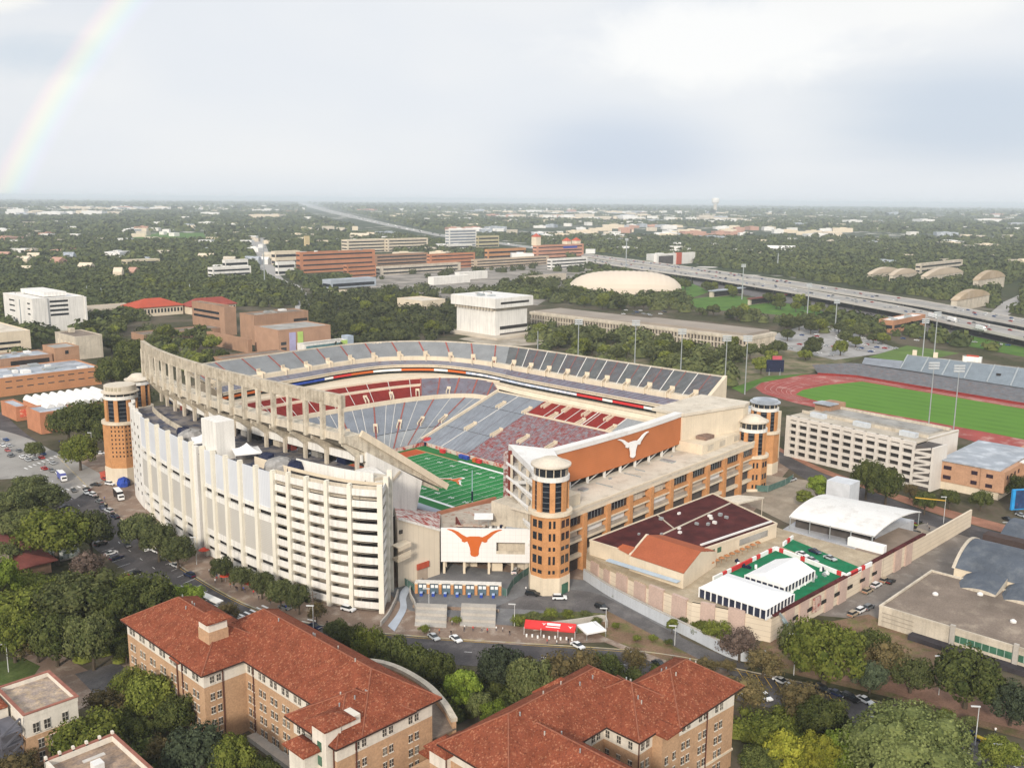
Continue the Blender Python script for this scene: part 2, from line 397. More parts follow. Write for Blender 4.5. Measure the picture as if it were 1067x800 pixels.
bg2 = nt.nodes.new('ShaderNodeBackground'); L(base, bg2.inputs[0]); bg2.inputs[1].default_value = 1.05
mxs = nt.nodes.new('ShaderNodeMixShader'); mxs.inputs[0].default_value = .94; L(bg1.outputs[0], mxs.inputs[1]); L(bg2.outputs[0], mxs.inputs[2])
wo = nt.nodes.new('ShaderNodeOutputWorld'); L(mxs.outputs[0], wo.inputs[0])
sl = bpy.data.lights.new("sun", 'SUN'); sl.energy = 3.6; sl.angle = radians(8); sl.color = (1.0, .90, .77)
so = bpy.data.objects.new("sun", sl); COL.objects.link(so)
sd = mathutils.Vector((sin(SUN_AZ)*cos(SUN_EL), cos(SUN_AZ)*cos(SUN_EL), sin(SUN_EL)))
so.rotation_euler = sd.to_track_quat('Z', 'Y').to_euler()
vs = sc.view_settings; vs.view_transform = 'Standard'; vs.look = 'None'; vs.gamma = 1; vs.exposure = 0.0; vs.use_curve_mapping = False
sc.cycles.max_bounces = 5; sc.cycles.diffuse_bounces = 3; sc.cycles.glossy_bounces = 2; sc.cycles.volume_bounces = 2
sc.cycles.use_denoising = True
try: sc.cycles.denoiser = 'OPENIMAGEDENOISE'
except Exception: pass
# the air: far things fade to pale blue
hz = MB(); hz.box(-900, 42000, -22000, 46000, -1.0, 150.0)
hm = bpy.data.materials.new('haze_air'); hm.use_nodes = True
hn = hm.node_tree; hn.nodes.remove(hn.nodes['Principled BSDF'])
pv = hn.nodes.new('ShaderNodeVolumePrincipled'); pv.inputs['Color'].default_value = (.82, .905, 1.0, 1); pv.inputs['Density'].default_value = HAZE_D
pv.inputs['Anisotropy'].default_value = 0.0
hn.links.new(pv.outputs[0], hn.nodes['Material Output'].inputs['Volume'])
if HAZE_D > 0: tag(hz.build('haze', hm), kind='stuff')

# ---------------------------------------------------------------- ground
gm = bpy.data.materials.new('ground_cover'); gm.use_nodes = True
nt = gm.node_tree; L = nt.links.new; b = nt.nodes['Principled BSDF']; b.inputs['Roughness'].default_value = 1; b.inputs['Specular IOR Level'].default_value = .05
tc = nt.nodes.new('ShaderNodeTexCoord')
def gn(s, d=6, r=.6):
    n = nt.nodes.new('ShaderNodeTexNoise'); n.inputs['Scale'].default_value = s; n.inputs['Detail'].default_value = d; n.inputs['Roughness'].default_value = r
    L(tc.outputs['Object'], n.inputs['Vector']); return n.outputs['Fac']
near = cmix(smooth(gn(.02), .42, .58), (.045, .048, .022), (.125, .10, .075))
near = cmix(smooth(gn(.3, 8), .35, .75), near, (.09, .085, .05))
far = cmix(smooth(gn(.004, 8, .7), .36, .64), (.030, .044, .022), (.060, .072, .034))
far = cmix(smooth(gn(.0016, 5, .6), .60, .68), far, (.10, .12, .055))
vor = nt.nodes.new('ShaderNodeTexVoronoi'); vor.inputs['Scale'].default_value = .016; L(tc.outputs['Object'], vor.inputs['Vector'])
spk = mth('MULTIPLY', smooth(vor.outputs['Distance'], .40, .30), smooth(gn(.0009, 4, .6), .46, .56))
far = cmix(spk, far, (.55, .52, .48))
ln = nt.nodes.new('ShaderNodeVectorMath'); ln.operation = 'LENGTH'; L(tc.outputs['Object'], ln.inputs[0])
gcol = cmix(smooth(ln.outputs['Value'], 700, 1500), near, far)
L(gcol, b.inputs['Base Color'])
g = MB(); N = 48
ring = [0, 400, 1200, 4000, 12000, 36000, 70000]
g.add([(0, 0, -.05)], [])
for r in ring[1:]: g.add([(r*cos(2*pi*i/N), r*sin(2*pi*i/N), -.05) for i in range(N)], [])
g.f = [(0, 1+i, 1+(i+1) % N) for i in range(N)]+[(1+(j-1)*N+i, 1+j*N+i, 1+j*N+(i+1) % N, 1+(j-1)*N+(i+1) % N) for j in range(1, 6) for i in range(N)]
g.m = [0]*len(g.f)
struct('ground', g, gm)
def sheet(name, pts, m, z=.0):
    mb = MB(); mb.add([(*p, z) for p in pts], [tuple(range(len(pts)))])
    a = sum(pts[i][0]*pts[(i+1)%len(pts)][1]-pts[(i+1)%len(pts)][0]*pts[i][1] for i in range(len(pts)))
    if a < 0: mb.f = [tuple(reversed(mb.f[0]))]
    return struct(name, mb, m)
def psheet(name, px, m, z=.0): return sheet(name, [P(*q) for q in px], m, z)
def ribbon(name, A, B, m, z, n=60):
    A = resample(spline(A, 3), n=n); B = resample(spline(B, 3), n=n); mb = MB()
    mb.grid([[(*p, z) for p in B], [(*p, z) for p in A]]); return struct(name, mb, m)
def strip(mb, a, b, wd, z):
    dx, dy = b[0]-a[0], b[1]-a[1]; l = hypot(dx, dy); nx, ny = -dy/l*wd/2, dx/l*wd/2
    mb.quad((a[0]-nx, a[1]-ny, z), (b[0]-nx, b[1]-ny, z), (b[0]+nx, b[1]+ny, z), (a[0]+nx, a[1]+ny, z))
# paving round the stadium
sheet('plaza_pavement', [(-132, 120), (-139, 40), (-141, -55), (-130, -92), (-112, -116), (-74, -153), (-45, -120), (60, -120), (150, -92), (150, 40), (135, 170), (-20, 175), (-100, 160)], PAVE, .00)
sheet('plaza_paving', [(-100, -79), (-104, -95), (-92, -121), (-72, -148), (-62, -170), (-48, -150), (-46, -118), (-57, -100), (-70, -72)], PAVEG, .02)
# streets
RE = [(-96, 290), (-104.8, 230.6), (-111, 167.5), (-123.7, 91.9), (-133.5, 24.6), (-138, -29), (-136.4, -64.3), (-127.1, -89.7), (-110.5, -115.2), (-94, -137), (-78, -158), (-69.4, -173), (-63.8, -189.3), (-57.5, -208), (-53.4, -226.7), (-53, -243), (-55, -262), (-62, -310)]
RW = [(-124, 290), (-131, 230), (-137, 165), (-145, 83), (-152, 16), (-152, -54), (-146, -88), (-134, -110), (-118.9, -130), (-101, -156), (-84, -186), (-73, -217), (-68.2, -240), (-66, -258), (-72, -310)]
ribbon('street', RE, RW, ASPHD, .04, 120)
RE2 = spline(RE, 3)
kb = MB(); kb.wall(resample(spline(RE[2:17], 3), 3), -.05, .16, -.45); struct('kerb', kb, mat('kerb_yellowish', (.42, .34, .17), .9, .3, .15, c2=(.40, .37, .32), f2=.5))
psheet('intersection', [(14, 452), (75, 478), (112, 497), (78, 520), (40, 497), (-10, 500), (-40, 470)], ROADC, .06)
ribbon('avenue', [P(-60, 440), P(-10, 446), P(30, 457), P(66, 476)], [P(-120, 470), P(-40, 485), P(10, 498), P(55, 512)], ROADC, .05, 30)
# street markings
mk = MB()
def stripes(u0, v0, u1, v1, n, ln_, wd, ang):
    a, c = P(u0, v0), P(u1, v1)
    for i in range(n):
        t = i/max(n-1, 1); x, y = a[0]+(c[0]-a[0])*t, a[1]+(c[1]-a[1])*t
        strip(mk, (x-cos(ang)*ln_/2, y-sin(ang)*ln_/2), (x+cos(ang)*ln_/2, y+sin(ang)*ln_/2), wd, .075)
stripes(252, 641, 276, 632, 5, 3.2, .8, radians(95)); stripes(300, 655, 325, 646, 5, 3.2, .8, radians(110))
stripes(27, 488, 62, 474, 9, 3.2, .7, radians(96)); stripes(46, 515, 88, 506, 8, 3.2, .7, radians(96))
for i in range(9): stripes(178+i*6.5, 586+i*6.4, 178+i*6.5, 586+i*6.4, 1, 5.0, .14, radians(15))
for i in range(9): stripes(96+i*5.5, 556+i*5.5, 96+i*5.5, 556+i*5.5, 1, 5.0, .14, radians(10))
cl = resample([tuple((np.array(p)+np.array(q))/2) for p, q in zip(resample(spline(RE, 3), n=120), resample(spline(RW, 3), n=120))], 2.2)
for i in range(0, len(cl)-1, 5): strip(mk, cl[i], cl[i+1], .16, .075)
struct('street_markings', mk, WPAINT)
ym = MB()
for i in range(12):
    a, c = P(768+i*9.5, 697+i*2.6), P(776+i*9.5, 709+i*2.6); strip(ym, a, c, .18, .08)
cl2 = [((p[0]*.92+q[0]*.08), (p[1]*.92+q[1]*.08)) for p, q in zip(resample(spline(RE, 3), n=160), resample(spline(RW, 3), n=160))][70:150]
for i in range(len(cl2)-1): strip(ym, cl2[i], cl2[i+1], .14, .078)
struct('yellow_markings', ym, YPAINT)
# drive between the wall and the street, banks and terraces
ribbon('drive', [(-66, -112), (-53, -124), (-53.5, -140), (-57, -156), (-60, -172), (-60.5, -190)], [(-84, -112), (-70, -131), (-66.5, -146), (-67.5, -160), (-69, -172), (-68, -190)], ASPH, .05, 40)
psheet('planted_bank', [(632, 636), (668, 655), (700, 672), (742, 694), (700, 690), (650, 672), (622, 660)], EARTH, .115)
psheet('grass_bank', [(534, 640), (600, 637), (640, 640), (652, 653), (600, 660), (534, 652)], mat('rough_grass', (.085, .10, .035), .95, .3, .3, c2=(.14, .12, .06), f2=.55, fine=.2), .085)
psheet('roadside_walk', [(455, 657), (560, 662), (640, 660), (690, 678), (760, 700), (760, 706), (680, 690), (630, 669), (540, 672), (450, 665)], PAVE, .095)
psheet('corner_garden', [(775, 690), (800, 660), (905, 640), (960, 665), (1067, 720), (1067, 770), (1000, 752), (930, 727), (850, 708)], EARTH, .105)
psheet('garden_path', [(835, 690), (876, 677), (915, 694), (940, 705), (1067, 745), (1067, 762), (990, 742), (900, 712), (860, 706)], mat('red_paving', (.25, .15, .11), .95, .2, .2, fine=.15), .125)
# parking lot and right-hand street
psheet('parking_lot', [(815, 600), (905, 560), (985, 540), (1067, 565), (1067, 640), (900, 645), (840, 640)], mat('worn_lot', (.20, .175, .155), .9, .18, .1, c2=(.29, .265, .24), f2=.6, fine=.1), .02)
psheet('tower_lot', [(770, 520), (800, 495), (840, 500), (905, 530), (985, 560), (930, 575), (820, 545)], mat('tan_lot', (.27, .225, .175), .9, .15, .1, c2=(.33, .28, .22), fine=.1), .03)
ribbon('side_street', [P(812, 470), P(850, 490), P(900, 509), P(975, 536), P(1067, 562), P(1160, 592)], [P(812, 482), P(850, 505), P(900, 523), P(975, 549), P(1067, 577), P(1160, 607)], ASPHD, .05, 40)
ribbon('side_walk', [P(812, 466), P(850, 485), P(900, 503), P(975, 527), P(1067, 552)], [P(812, 470), P(850, 489.5), P(900, 508.5), P(975, 535), P(1067, 561)], mat('red_walk', (.30, .15, .10), .95, .2, .2, fine=.12), .06, 30)
psheet('shrub_island', [(925, 548), (945, 541), (958, 546), (948, 555), (930, 557)], mat('yellow_green_cover', (.22, .24, .05), .95, .3, .6, fine=.2), .12)
# lower-left lane and lawn
psheet('lane', [(20, 672), (60, 680), (95, 700), (140, 690), (150, 700), (120, 720), (80, 740), (40, 716), (15, 690)], PAVE, .03)
psheet('driveway', [(78, 702), (122, 690), (140, 702), (150, 720), (110, 735)], ASPH, .06)
psheet('lawn', [(-10, 692), (22, 684), (42, 694), (35, 704), (0, 714)], mat('dull_lawn', (.075, .105, .03), .95, .2, .3, c2=(.10, .125, .04), f2=.55, fine=.2), .08)
# far streets
ribbon('far_street', [P(262, 248), P(270, 285), P(296, 298), P(307, 315), P(305, 335)], [P(274, 248), P(290, 284), P(312, 298), P(330, 318), P(345, 335)], mat('pale_road', (.34, .325, .31), .9, .1, .03), .05, 40)
psheet('library_plaza', [(478, 353), (500, 349), (560, 351), (575, 358), (520, 362)], mat('pale_plaza', (.42, .37, .31), .9, .15, .05, c2=(.3, .26, .2)), .02)
# sports lawns by the highway
psheet('sports_lawn', [(714, 312), (760, 307), (850, 321), (864, 328), (858, 333), (790, 326), (728, 322)], GRASS, .06)
psheet('side_lawn', [(700, 297), (716, 293), (740, 304), (722, 310), (702, 306)], GRASS, .06)
psheet('verge_lawn', [(975, 354), (1000, 347), (1067, 362), (1067, 372)], GRASS, .06)
psheet('warmup_lawn', [(905, 372), (945, 360), (1000, 368), (950, 378)], mat('dull_grass', (.10, .16, .04), .95, .2, .05), .05)
psheet('corner_lawn', [(762, 404), (800, 392), (845, 389), (792, 399), (774, 410)], GRASS, .07)
psheet('east_park_ground', [(560, 375), (700, 345), (830, 350), (900, 372), (790, 405), (740, 398)], mat('park_ground', (.20, .165, .11), .95, .25, .03, c2=(.09, .10, .045), f2=.5, fine=.1), .01)
psheet('far_lot', [(800, 350), (850, 336), (905, 352), (940, 365), (870, 375), (810, 362)], mat('car_park', (.34, .33, .32), .9, .15, .04, c2=(.22, .21, .2), f2=.55), .03)
psheet('district_ground', [(385, 300), (400, 280), (500, 275), (660, 270), (700, 280), (590, 300), (560, 318), (440, 312)], mat('district_paving', (.30, .27, .24), .95, .2, .02, c2=(.16, .15, .13), f2=.52, fine=.1), .01)
psheet('meadow', [(138, 248), (165, 243), (212, 243), (215, 249), (180, 251), (135, 252)], GRASS, 1.0)

# ---------------------------------------------------------------- football field
YD = .9144
TURF = mat('field_turf', (.022, .175, .048), .9, .10, .03, c2=(.026, .20, .055), f2=.5, fine=.06)
sheet('field_apron', [(-34, -66), (34, -66), (34, 60), (-34, 60)], mat('apron_turf', (.03, .155, .045), .9, .1, .05), .03)
sheet('football_field', [(-24.4, -54.9), (24.4, -54.9), (24.4, 54.9), (-24.4, 54.9)], TURF, .06)
sheet('end_zone', [(-24.4, 45.72), (24.4, 45.72), (24.4, 54.9), (-24.4, 54.9)], mat('end_zone_turf', (.42, .085, .03), .9, .1, .1), .08)
fl = MB()
for k in range(-50, 51, 5): strip(fl, (-24.4, k*YD), (24.4, k*YD), .17, .10)
for k in range(-49, 50):
    for x in (-24.1, 24.1, -6.1, 6.1):
        if k % 5: strip(fl, (x-.33, k*YD), (x+.33, k*YD), .12, .10)
for s in (-1, 1):
    fl.add([(s*24.4, -54.9, .10), (s*26.0, -54.9, .10), (s*26.0, 25*YD, .10), (s*24.4, 25*YD, .10)], [(0, 1, 2, 3) if s > 0 else (3, 2, 1, 0)])
struct('field_lines', fl, WPAINT)
tn = MB()
for s in (-1, 1): tn.add([(s*24.4, 25*YD, .10), (s*25.2, 25*YD, .10), (s*25.2, 54.9, .10), (s*24.4, 54.9, .10)], [(0, 1, 2, 3) if s > 0 else (3, 2, 1, 0)])
struct('field_border', tn, mat('tan_border', (.50, .27, .12), .9, .1, .2))
def text_mesh(body, size, ext=0.0, bold=0.0):
    cu = bpy.data.curves.new('lettering', 'FONT'); cu.body = body; cu.size = size; cu.extrude = ext; cu.offset = bold; cu.align_x = 'CENTER'; cu.align_y = 'CENTER'; cu.resolution_u = 3
    o = bpy.data.objects.new('lettering', cu); COL.objects.link(o)
    dg = bpy.context.evaluated_depsgraph_get(); dg.update()
    me = bpy.data.meshes.new_from_object(o.evaluated_get(dg)); bpy.data.objects.remove(o); bpy.data.curves.remove(cu)
    return me
def text_into(mb, body, size, org, ex, ey, bold=0.0):
    """letters laid flat on the plane through org with reading direction ex and up direction ey"""
    me = text_mesh(body, size, 0, bold); org, ex, ey = map(lambda q: np.array(q, float), (org, ex, ey))
    vs = [org+ex*v.co.x+ey*v.co.y for v in me.vertices]
    mb.add(vs, [tuple(p.vertices) for p in me.polygons]); bpy.data.meshes.remove(me)
nm = MB()
for k in range(-4, 5):
    t = str(50-abs(k)*10)
    for s in (-1, 1):
        text_into(nm, t[0]+' '+t[1], 2.3, (s*17.07, k*10*YD, .11), (0, s, 0), (-s, 0, 0), .06)
struct('field_numbers', nm, WPAINT)
HALF = [(0, .0), (.17, 0), (.28, -.03), (.45, .06), (.6, .17), (.75, .235), (.9, .27), (1, .265), (.97, .24), (.85, .20), (.7, .10), (.58, -.02), (.47, -.12), (.46, -.20), (.37, -.235), (.27, -.19), (.22, -.3), (.17, -.45), (.15, -.6), (.16, -.66), (.12, -.74), (0, -.78)]
HORN = HALF+[(-x, y) for x, y in reversed(HALF[1:-1])]
def emblem(mb, k, org, ex, ey, nrm, th):
    org, ex, ey, nrm = map(lambda q: np.array(q, float), (org, ex, ey, nrm)); n = len(HORN)
    A = [org+ex*x*k+ey*y*k for x, y in HORN]; B = [p+nrm*th for p in A]
    return mb.add(A+B, [tuple(range(n, 2*n))]+[(i, (i+1) % n, n+(i+1) % n, n+i) for i in range(n)])
e = MB(); emblem(e, 8.6, (0.8, 0, .105), (0, 1, 0), (-1, 0, 0), (0, 0, 1), .004); struct('midfield_outline', e, WPAINT)
e = MB(); emblem(e, 7.7, (0.3, 0, .115), (0, 1, 0), (-1, 0, 0), (0, 0, 1), .004); struct('midfield_emblem', e, ORANGE)

# ---------------------------------------------------------------- running track
TRK = mat('red_track', (.31, .07, .06), .85, .18, .05, c2=(.44, .25, .22), f2=.60, fine=.1)
trk_o = [P(*q) for q in [(787, 404), (797, 396), (820, 391.5), (850, 390), (889, 391.7), (961, 404.7), (1067, 422), (1180, 440), (1180, 500), (1067, 476), (1027, 463), (967, 447), (875, 430), (829, 420), (795, 410)]]
sheet('running_track', trk_o, TRK, .05)
psheet('track_infield', [(829, 411), (836, 406.5), (860, 401.5), (898, 397.5), (1067, 426), (1180, 445), (1180, 480), (1030, 450.7), (961, 437.8), (875, 423), (845, 416)], mat_lines('infield_grass', (.085, .195, .022), (.095, .215, .025), [('X', .085)], .5, .14, .04), .09)
lw = MB()
lo = [P(*q) for q in [(1067, 423), (961, 406.5), (889, 393.5), (850, 391.8), (822, 393.4), (800, 397.5), (791, 404), (798, 408.5), (830, 418)]]
li = [P(*q) for q in [(1067, 425.5), (898, 396.8), (860, 400.5), (836, 405.3), (828, 411), (845, 417)]]
for k in range(1, 7):
    A = resample(spline(lo, 3), n=60); B = resample(spline(li, 3), n=60)
    Q = [(a[0]+(c[0]-a[0])*k/7, a[1]+(c[1]-a[1])*k/7) for a, c in zip(A, B)]
    for i in range(59): strip(lw, Q[i], Q[i+1], .22, .10)
struct('track_lines', lw, mat('track_line', (.55, .38, .34), .9, .1, .1))
# ================================================================ the stadium
ST = thing('stadium', 'large football stadium, green field inside a ring of grey and red seats', 'stadium', (0, 0, 0))
def lerp2(A, B, t): return [(a[0]+(b[0]-a[0])*t, a[1]+(b[1]-a[1])*t) for a, b in zip(A, B)]
def zat(z, i): return z(i) if callable(z) else z
def deck(F, B, zf, zb, rows, t0=0.0, t1=1.0, mb=None):
    """stepped seating between a front and a back line"""
    mb = mb or MB(); n = len(F); R = []
    for k in range(rows):
        ta, tb = t0+(t1-t0)*k/rows, t0+(t1-t0)*(k+1)/rows
        za = zf+(zb-zf)*ta; zc = zf+(zb-zf)*tb
        R.append([(*p, zc) for p in lerp2(F, B, ta)]); R.append([(*p, zc) for p in lerp2(F, B, tb)])
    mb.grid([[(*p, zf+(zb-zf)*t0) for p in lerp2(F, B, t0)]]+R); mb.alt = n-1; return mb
def line_on(F, B, zf, zb, i, t0, t1, wd, lift, mb, n=10):
    """a stair aisle up the deck at path index i"""
    a = np.array(F[i]); b = np.array(B[i]); j = min(i+1, len(F)-1); tdir = np.array(F[j])-np.array(F[j-1]); tdir = tdir/np.linalg.norm(tdir)
    b2 = np.array(B[min(i+1, len(B)-1)])-np.array(B[max(i-1, 0)]); b2 = b2/(np.linalg.norm(b2) or 1)
    pa = a+(b-a)*t0; pb = a+(b-a)*t1; za = zf+(zb-zf)*t0+lift; zc = zf+(zb-zf)*t1+lift; h = wd/2
    mb.quad((*(pa-tdir*h), za), (*(pa+tdir*h), za), (*(pb+b2*h), zc), (*(pb-b2*h), zc))
def aisles(F, B, zf, zb, idx, t0, t1, wd, lift, m):
    for i in idx:
        mb = MB(); line_on(F, B, zf, zb, i, t0, t1, wd, lift, mb); mb.build('stair_aisle', m, ST)
def portal(name, F, B, zf, zb, i, t0, t1, wd, hgt, parent=ST):
    """entry tunnel: cream box with a dark mouth facing the field"""
    a, b = np.array(F[i]), np.array(B[i]); d = b-a; ln_ = np.linalg.norm(d); d = d/ln_; nn = np.array([-d[1], d[0]])
    pa, pb = a+d*ln_*t0, a+d*ln_*t1; za, zc = zf+(zb-zf)*t0, zf+(zb-zf)*t1
    mb = MB(); h = wd/2
    for s in (-1, 1):
        q = [pa+nn*s*h, pb+nn*s*h, pb+nn*s*(h-.45), pa+nn*s*(h-.45)]
        mb.add([(*q[0], za-1), (*q[1], zc-1), (*q[2], zc-1), (*q[3], za-1), (*q[0], za+hgt), (*q[1], zc+hgt*.6), (*q[2], zc+hgt*.6), (*q[3], za+hgt)],
               [(0,3,2,1),(4,5,6,7),(0,1,5,4),(1,2,6,5),(2,3,7,6),(3,0,4,7)])
    q = [pb-nn*h, pb+nn*h, pb+nn*h+d*.5, pb-nn*h+d*.5]; mb.prism([tuple(x) for x in q], zc-1, zc+hgt)
    o = mb.build(name, CREAM, parent)
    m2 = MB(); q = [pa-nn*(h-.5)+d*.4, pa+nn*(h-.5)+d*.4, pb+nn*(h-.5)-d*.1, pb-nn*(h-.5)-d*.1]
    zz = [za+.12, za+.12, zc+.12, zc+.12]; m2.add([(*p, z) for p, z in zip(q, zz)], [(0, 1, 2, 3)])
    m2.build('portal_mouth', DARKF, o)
    return o
# ---- east lower stand
def ye(y0, y1, x, n=2): return [(x, y0+(y1-y0)*k/(n-1)) for k in range(n)]
EZ0, EZ1 = 1.8, 20.2
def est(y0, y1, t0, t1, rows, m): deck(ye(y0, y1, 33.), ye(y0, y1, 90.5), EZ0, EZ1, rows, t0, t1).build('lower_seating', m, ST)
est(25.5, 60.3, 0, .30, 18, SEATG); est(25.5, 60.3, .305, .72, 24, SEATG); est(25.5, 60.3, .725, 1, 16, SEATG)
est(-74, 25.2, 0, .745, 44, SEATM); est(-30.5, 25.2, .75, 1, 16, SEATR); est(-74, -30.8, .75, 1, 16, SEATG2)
yy = ye(-74, 60.3, 33., 270); yb = ye(-74, 60.3, 90.5, 270); yi = lambda y: int(round((y+74)/134.3*269))
aisles(yy, yb, EZ0, EZ1, [yi(44.5)], 0, 1, .7, .28, AISLEW); aisles(yy, yb, EZ0, EZ1, [yi(y) for y in (6.5, -12, -30.6)], .74, 1, .8, .30, AISLEW); aisles(yy, yb, EZ0, EZ1, [yi(y) for y in (-1, 14, -14, -22)], .76, 1, .5, .30, AISLEW)
GA = mat('grey_aisle', (.20, .20, .23), .9, .1, .3); aisles(yy, yb, EZ0, EZ1, [yi(y) for y in (25.3, 35, 52)], 0, 1, .5, .28, GA); aisles(yy, yb, EZ0, EZ1, [yi(y) for y in (16, 6.5, -3, -12)], 0, .74, .6, .28, GA)
mb = MB(); mb.wall(ye(60.9, -74, 90.5, 40), 18.6, 20.9, -.7); mb.build('rim_wall', CREAM, ST)
mb = MB(); mb.add([(33, 60.3, 1), (90.5, 60.3, 19.3), (90.5, 61.2, 19.3), (33, 61.2, 1), (33, 60.3, 3.3), (90.5, 60.3, 21.9), (90.5, 61.2, 21.9), (33, 61.2, 3.3)], [(0,1,5,4),(3,7,6,2),(4,5,6,7)]); mb.build('corner_wall', CREAM, ST)
mb = MB(); mb.box(75.2, 76.0, -74, 25, 15.2, 16.3); mb.build('cross_rail', CREAM, ST)
for y in (20.8, 6.3, -7.2, -21.6): portal('entry_portal', yy, yb, EZ0, EZ1, yi(y), .88, .985, 2.6, 1.5)
for y in (8.5, -10.2, -30.2, 26.8, 46.3): portal('entry_portal', yy, yb, EZ0, EZ1, yi(y), .73, .83, 2.4, 1.5)
for y in (44.8, 25.3, 6.6, -12): portal('entry_portal', yy, yb, EZ0, EZ1, yi(y), .30, .42, 2.4, 1.6)
# ---- north lower bowl
NF = resample([(-52, 57.5), (-20, 58), (0, 58), (15, 58), (28, 58.2), (34, 58.8), (38, 60), (40.5, 61.5)], n=90)
NB = resample(spline([(-74, 92), (-50, 96), (-25, 97.6), (-3, 98), (21, 97.3), (45, 95.5), (62, 92), (76, 86.5), (86, 78), (89.5, 64)], 2), n=90)
NZ0, NZ1 = 1.8, 14.9
def nst(i0, i1, t0, t1, rows, m): deck(NF[i0:i1], NB[i0:i1], NZ0, NZ1, rows, t0, t1).build('lower_seating', m, ST)
nst(0, 90, 0, .33, 14, SEATG2); nst(0, 90, .34, 1, 28, SEATG)
aisles(NF, NB, NZ0, NZ1, (30, 41, 52, 62, 71, 80, 86), 0, 1, .9, .35, AISLER)
aisles(NF, NB, NZ0, NZ1, (26, 34, 38, 45, 48, 56, 59, 66, 76, 83), .0, 1, .35, .33, AISLEW)
for i in (41, 52, 62, 71, 80, 86): portal('entry_portal', NF, NB, NZ0, NZ1, i, .40, .54, 2.2, 1.6)
mb = MB(); mb.wall(NB, 14.2, 17.3, -.8); mb.build('club_wall', CREAM, ST)
# ---- north club tier: red seats, then grey
CF = NB; CB = resample(spline([(-80, 106), (-52, 112), (-25, 114.5), (0, 115.5), (25, 114.5), (46, 112.5), (66, 108), (82, 100), (93, 87), (97, 66)], 2), n=90)
CZ0, CZ1 = 17.0, 24.0
def cst(i0, i1, t0, t1, rows, m): deck(CF[i0:i1], CB[i0:i1], CZ0, CZ1, rows, t0, t1).build('club_seating', m, ST)
cst(0, 68, 0, .58, 10, SEATR); cst(0, 68, .64, 1, 6, SEATR); cst(67, 90, 0, 1, 16, SEATP)
mb = MB(); mb.grid([[(*p, CZ0+4.0) for p in lerp2(CF[:68], CB[:68], .575)], [(*p, CZ0+5.3) for p in lerp2(CF[:68], CB[:68], .58)], [(*p, CZ0+5.3) for p in lerp2(CF[:68], CB[:68], .65)]]); mb.build('club_rail', CREAM, ST)
aisles(CF, CB, CZ0, CZ1, range(4, 67, 6), 0, 1, .35, .5, AISLEW)
aisles(CF, CB, CZ0, CZ1, (67, 72, 77, 82, 87), 0, 1, .9, .5, AISLER)
for i in (42, 50, 58, 66, 75): portal('entry_portal', CF, CB, CZ0, CZ1, i, .02, .3, 2.2, 1.6)
# ---- upper deck, one horseshoe
UF = resample(spline([(93.2, -68), (93, -30), (93, 10), (93.5, 45), (95.5, 66), (96, 84), (91, 107), (80, 121), (63, 131), (38, 133), (12, 130), (-20, 127), (-45, 122)], 2), n=150)
UB = resample(spline([(124.5, -63), (123, -30), (121.6, 10), (120.5, 45), (119, 70), (115.5, 88), (109, 106), (100, 122), (84, 137), (60, 147.5), (30, 149), (0, 147.5), (-30, 146), (-55, 142)], 2), n=150)
UZ0, UZ1 = 28.6, 39.8
SPL = 80   # path index where the straight dark east part ends
for (i0, i1, m) in ((0, 60, SEATP), (59, 150, mat('lavender_bleacher', (.36, .36, .42), .7, .15, .2, c2=(.33, .22, .24), f2=.64, fine=.15))):
    deck(UF[i0:i1], UB[i0:i1], UZ0, UZ1, 6, 0, .25).build('upper_seating', m, ST)
mb = MB(); A, B2 = lerp2(UF, UB, .26), lerp2(UF, UB, .33)
mb.grid([[(*p, UZ0+2.6) for p in A], [(*p, UZ0+5.0) for p in A], [(*p, UZ0+5.0) for p in B2], [(*p, UZ0+3.6) for p in B2]]); mb.build('concourse_wall', CREAM, ST)
UV0 = .33
def ust(i0, i1, m, rows=20): deck(UF[i0:i1], UB[i0:i1], UZ0, UZ1+1.2, rows, UV0, 1).build('upper_seating', m, ST)
k = 0
SEATD2 = mat('dark_grey_bleacher', (.20, .215, .225), .7, .2, .2, c2=(.25, .245, .24), f2=.6, fine=.15)
for a in range(0, 60, 6):
    ust(a, min(a+7, 61), SEATD if k % 2 == 0 else SEATD2); k += 1
ust(60, 150, SEATG2)
aisles(UF, UB, UZ0, UZ1+1.2, range(6, 60, 6), UV0, 1, .55, .45, AISLEW)
aisles(UF, UB, UZ0, UZ1+1.2, range(3, 60, 6), UV0, 1, .4, .45, AISLER); aisles(UF, UB, UZ0, UZ1+1.2, range(64, 150, 7), UV0, 1, 1.0, .45, AISLER)
for a in list(range(3, 60, 6))+list(range(64, 150, 7)): portal('entry_portal', UF, UB, UZ0, UZ1, a, .24, .42, 2.6, 3.3)
mb = MB(); mb.wall(UB, UZ1-3.0, UZ1+1.9, .5); mb.build('rim_wall', CREAM2, ST)
mb = MB(); mb.grid([[(*p, UZ0-.7) for p in UF], [(*p, UZ0+.9) for p in UF]]); 
o2 = offset(UF, .5); mb.grid([[(*p, UZ0+.9) for p in UF], [(*p, UZ0+.9) for p in lerp2(UF, UB, .02)]]); mb.build('front_fascia', CREAM, ST)
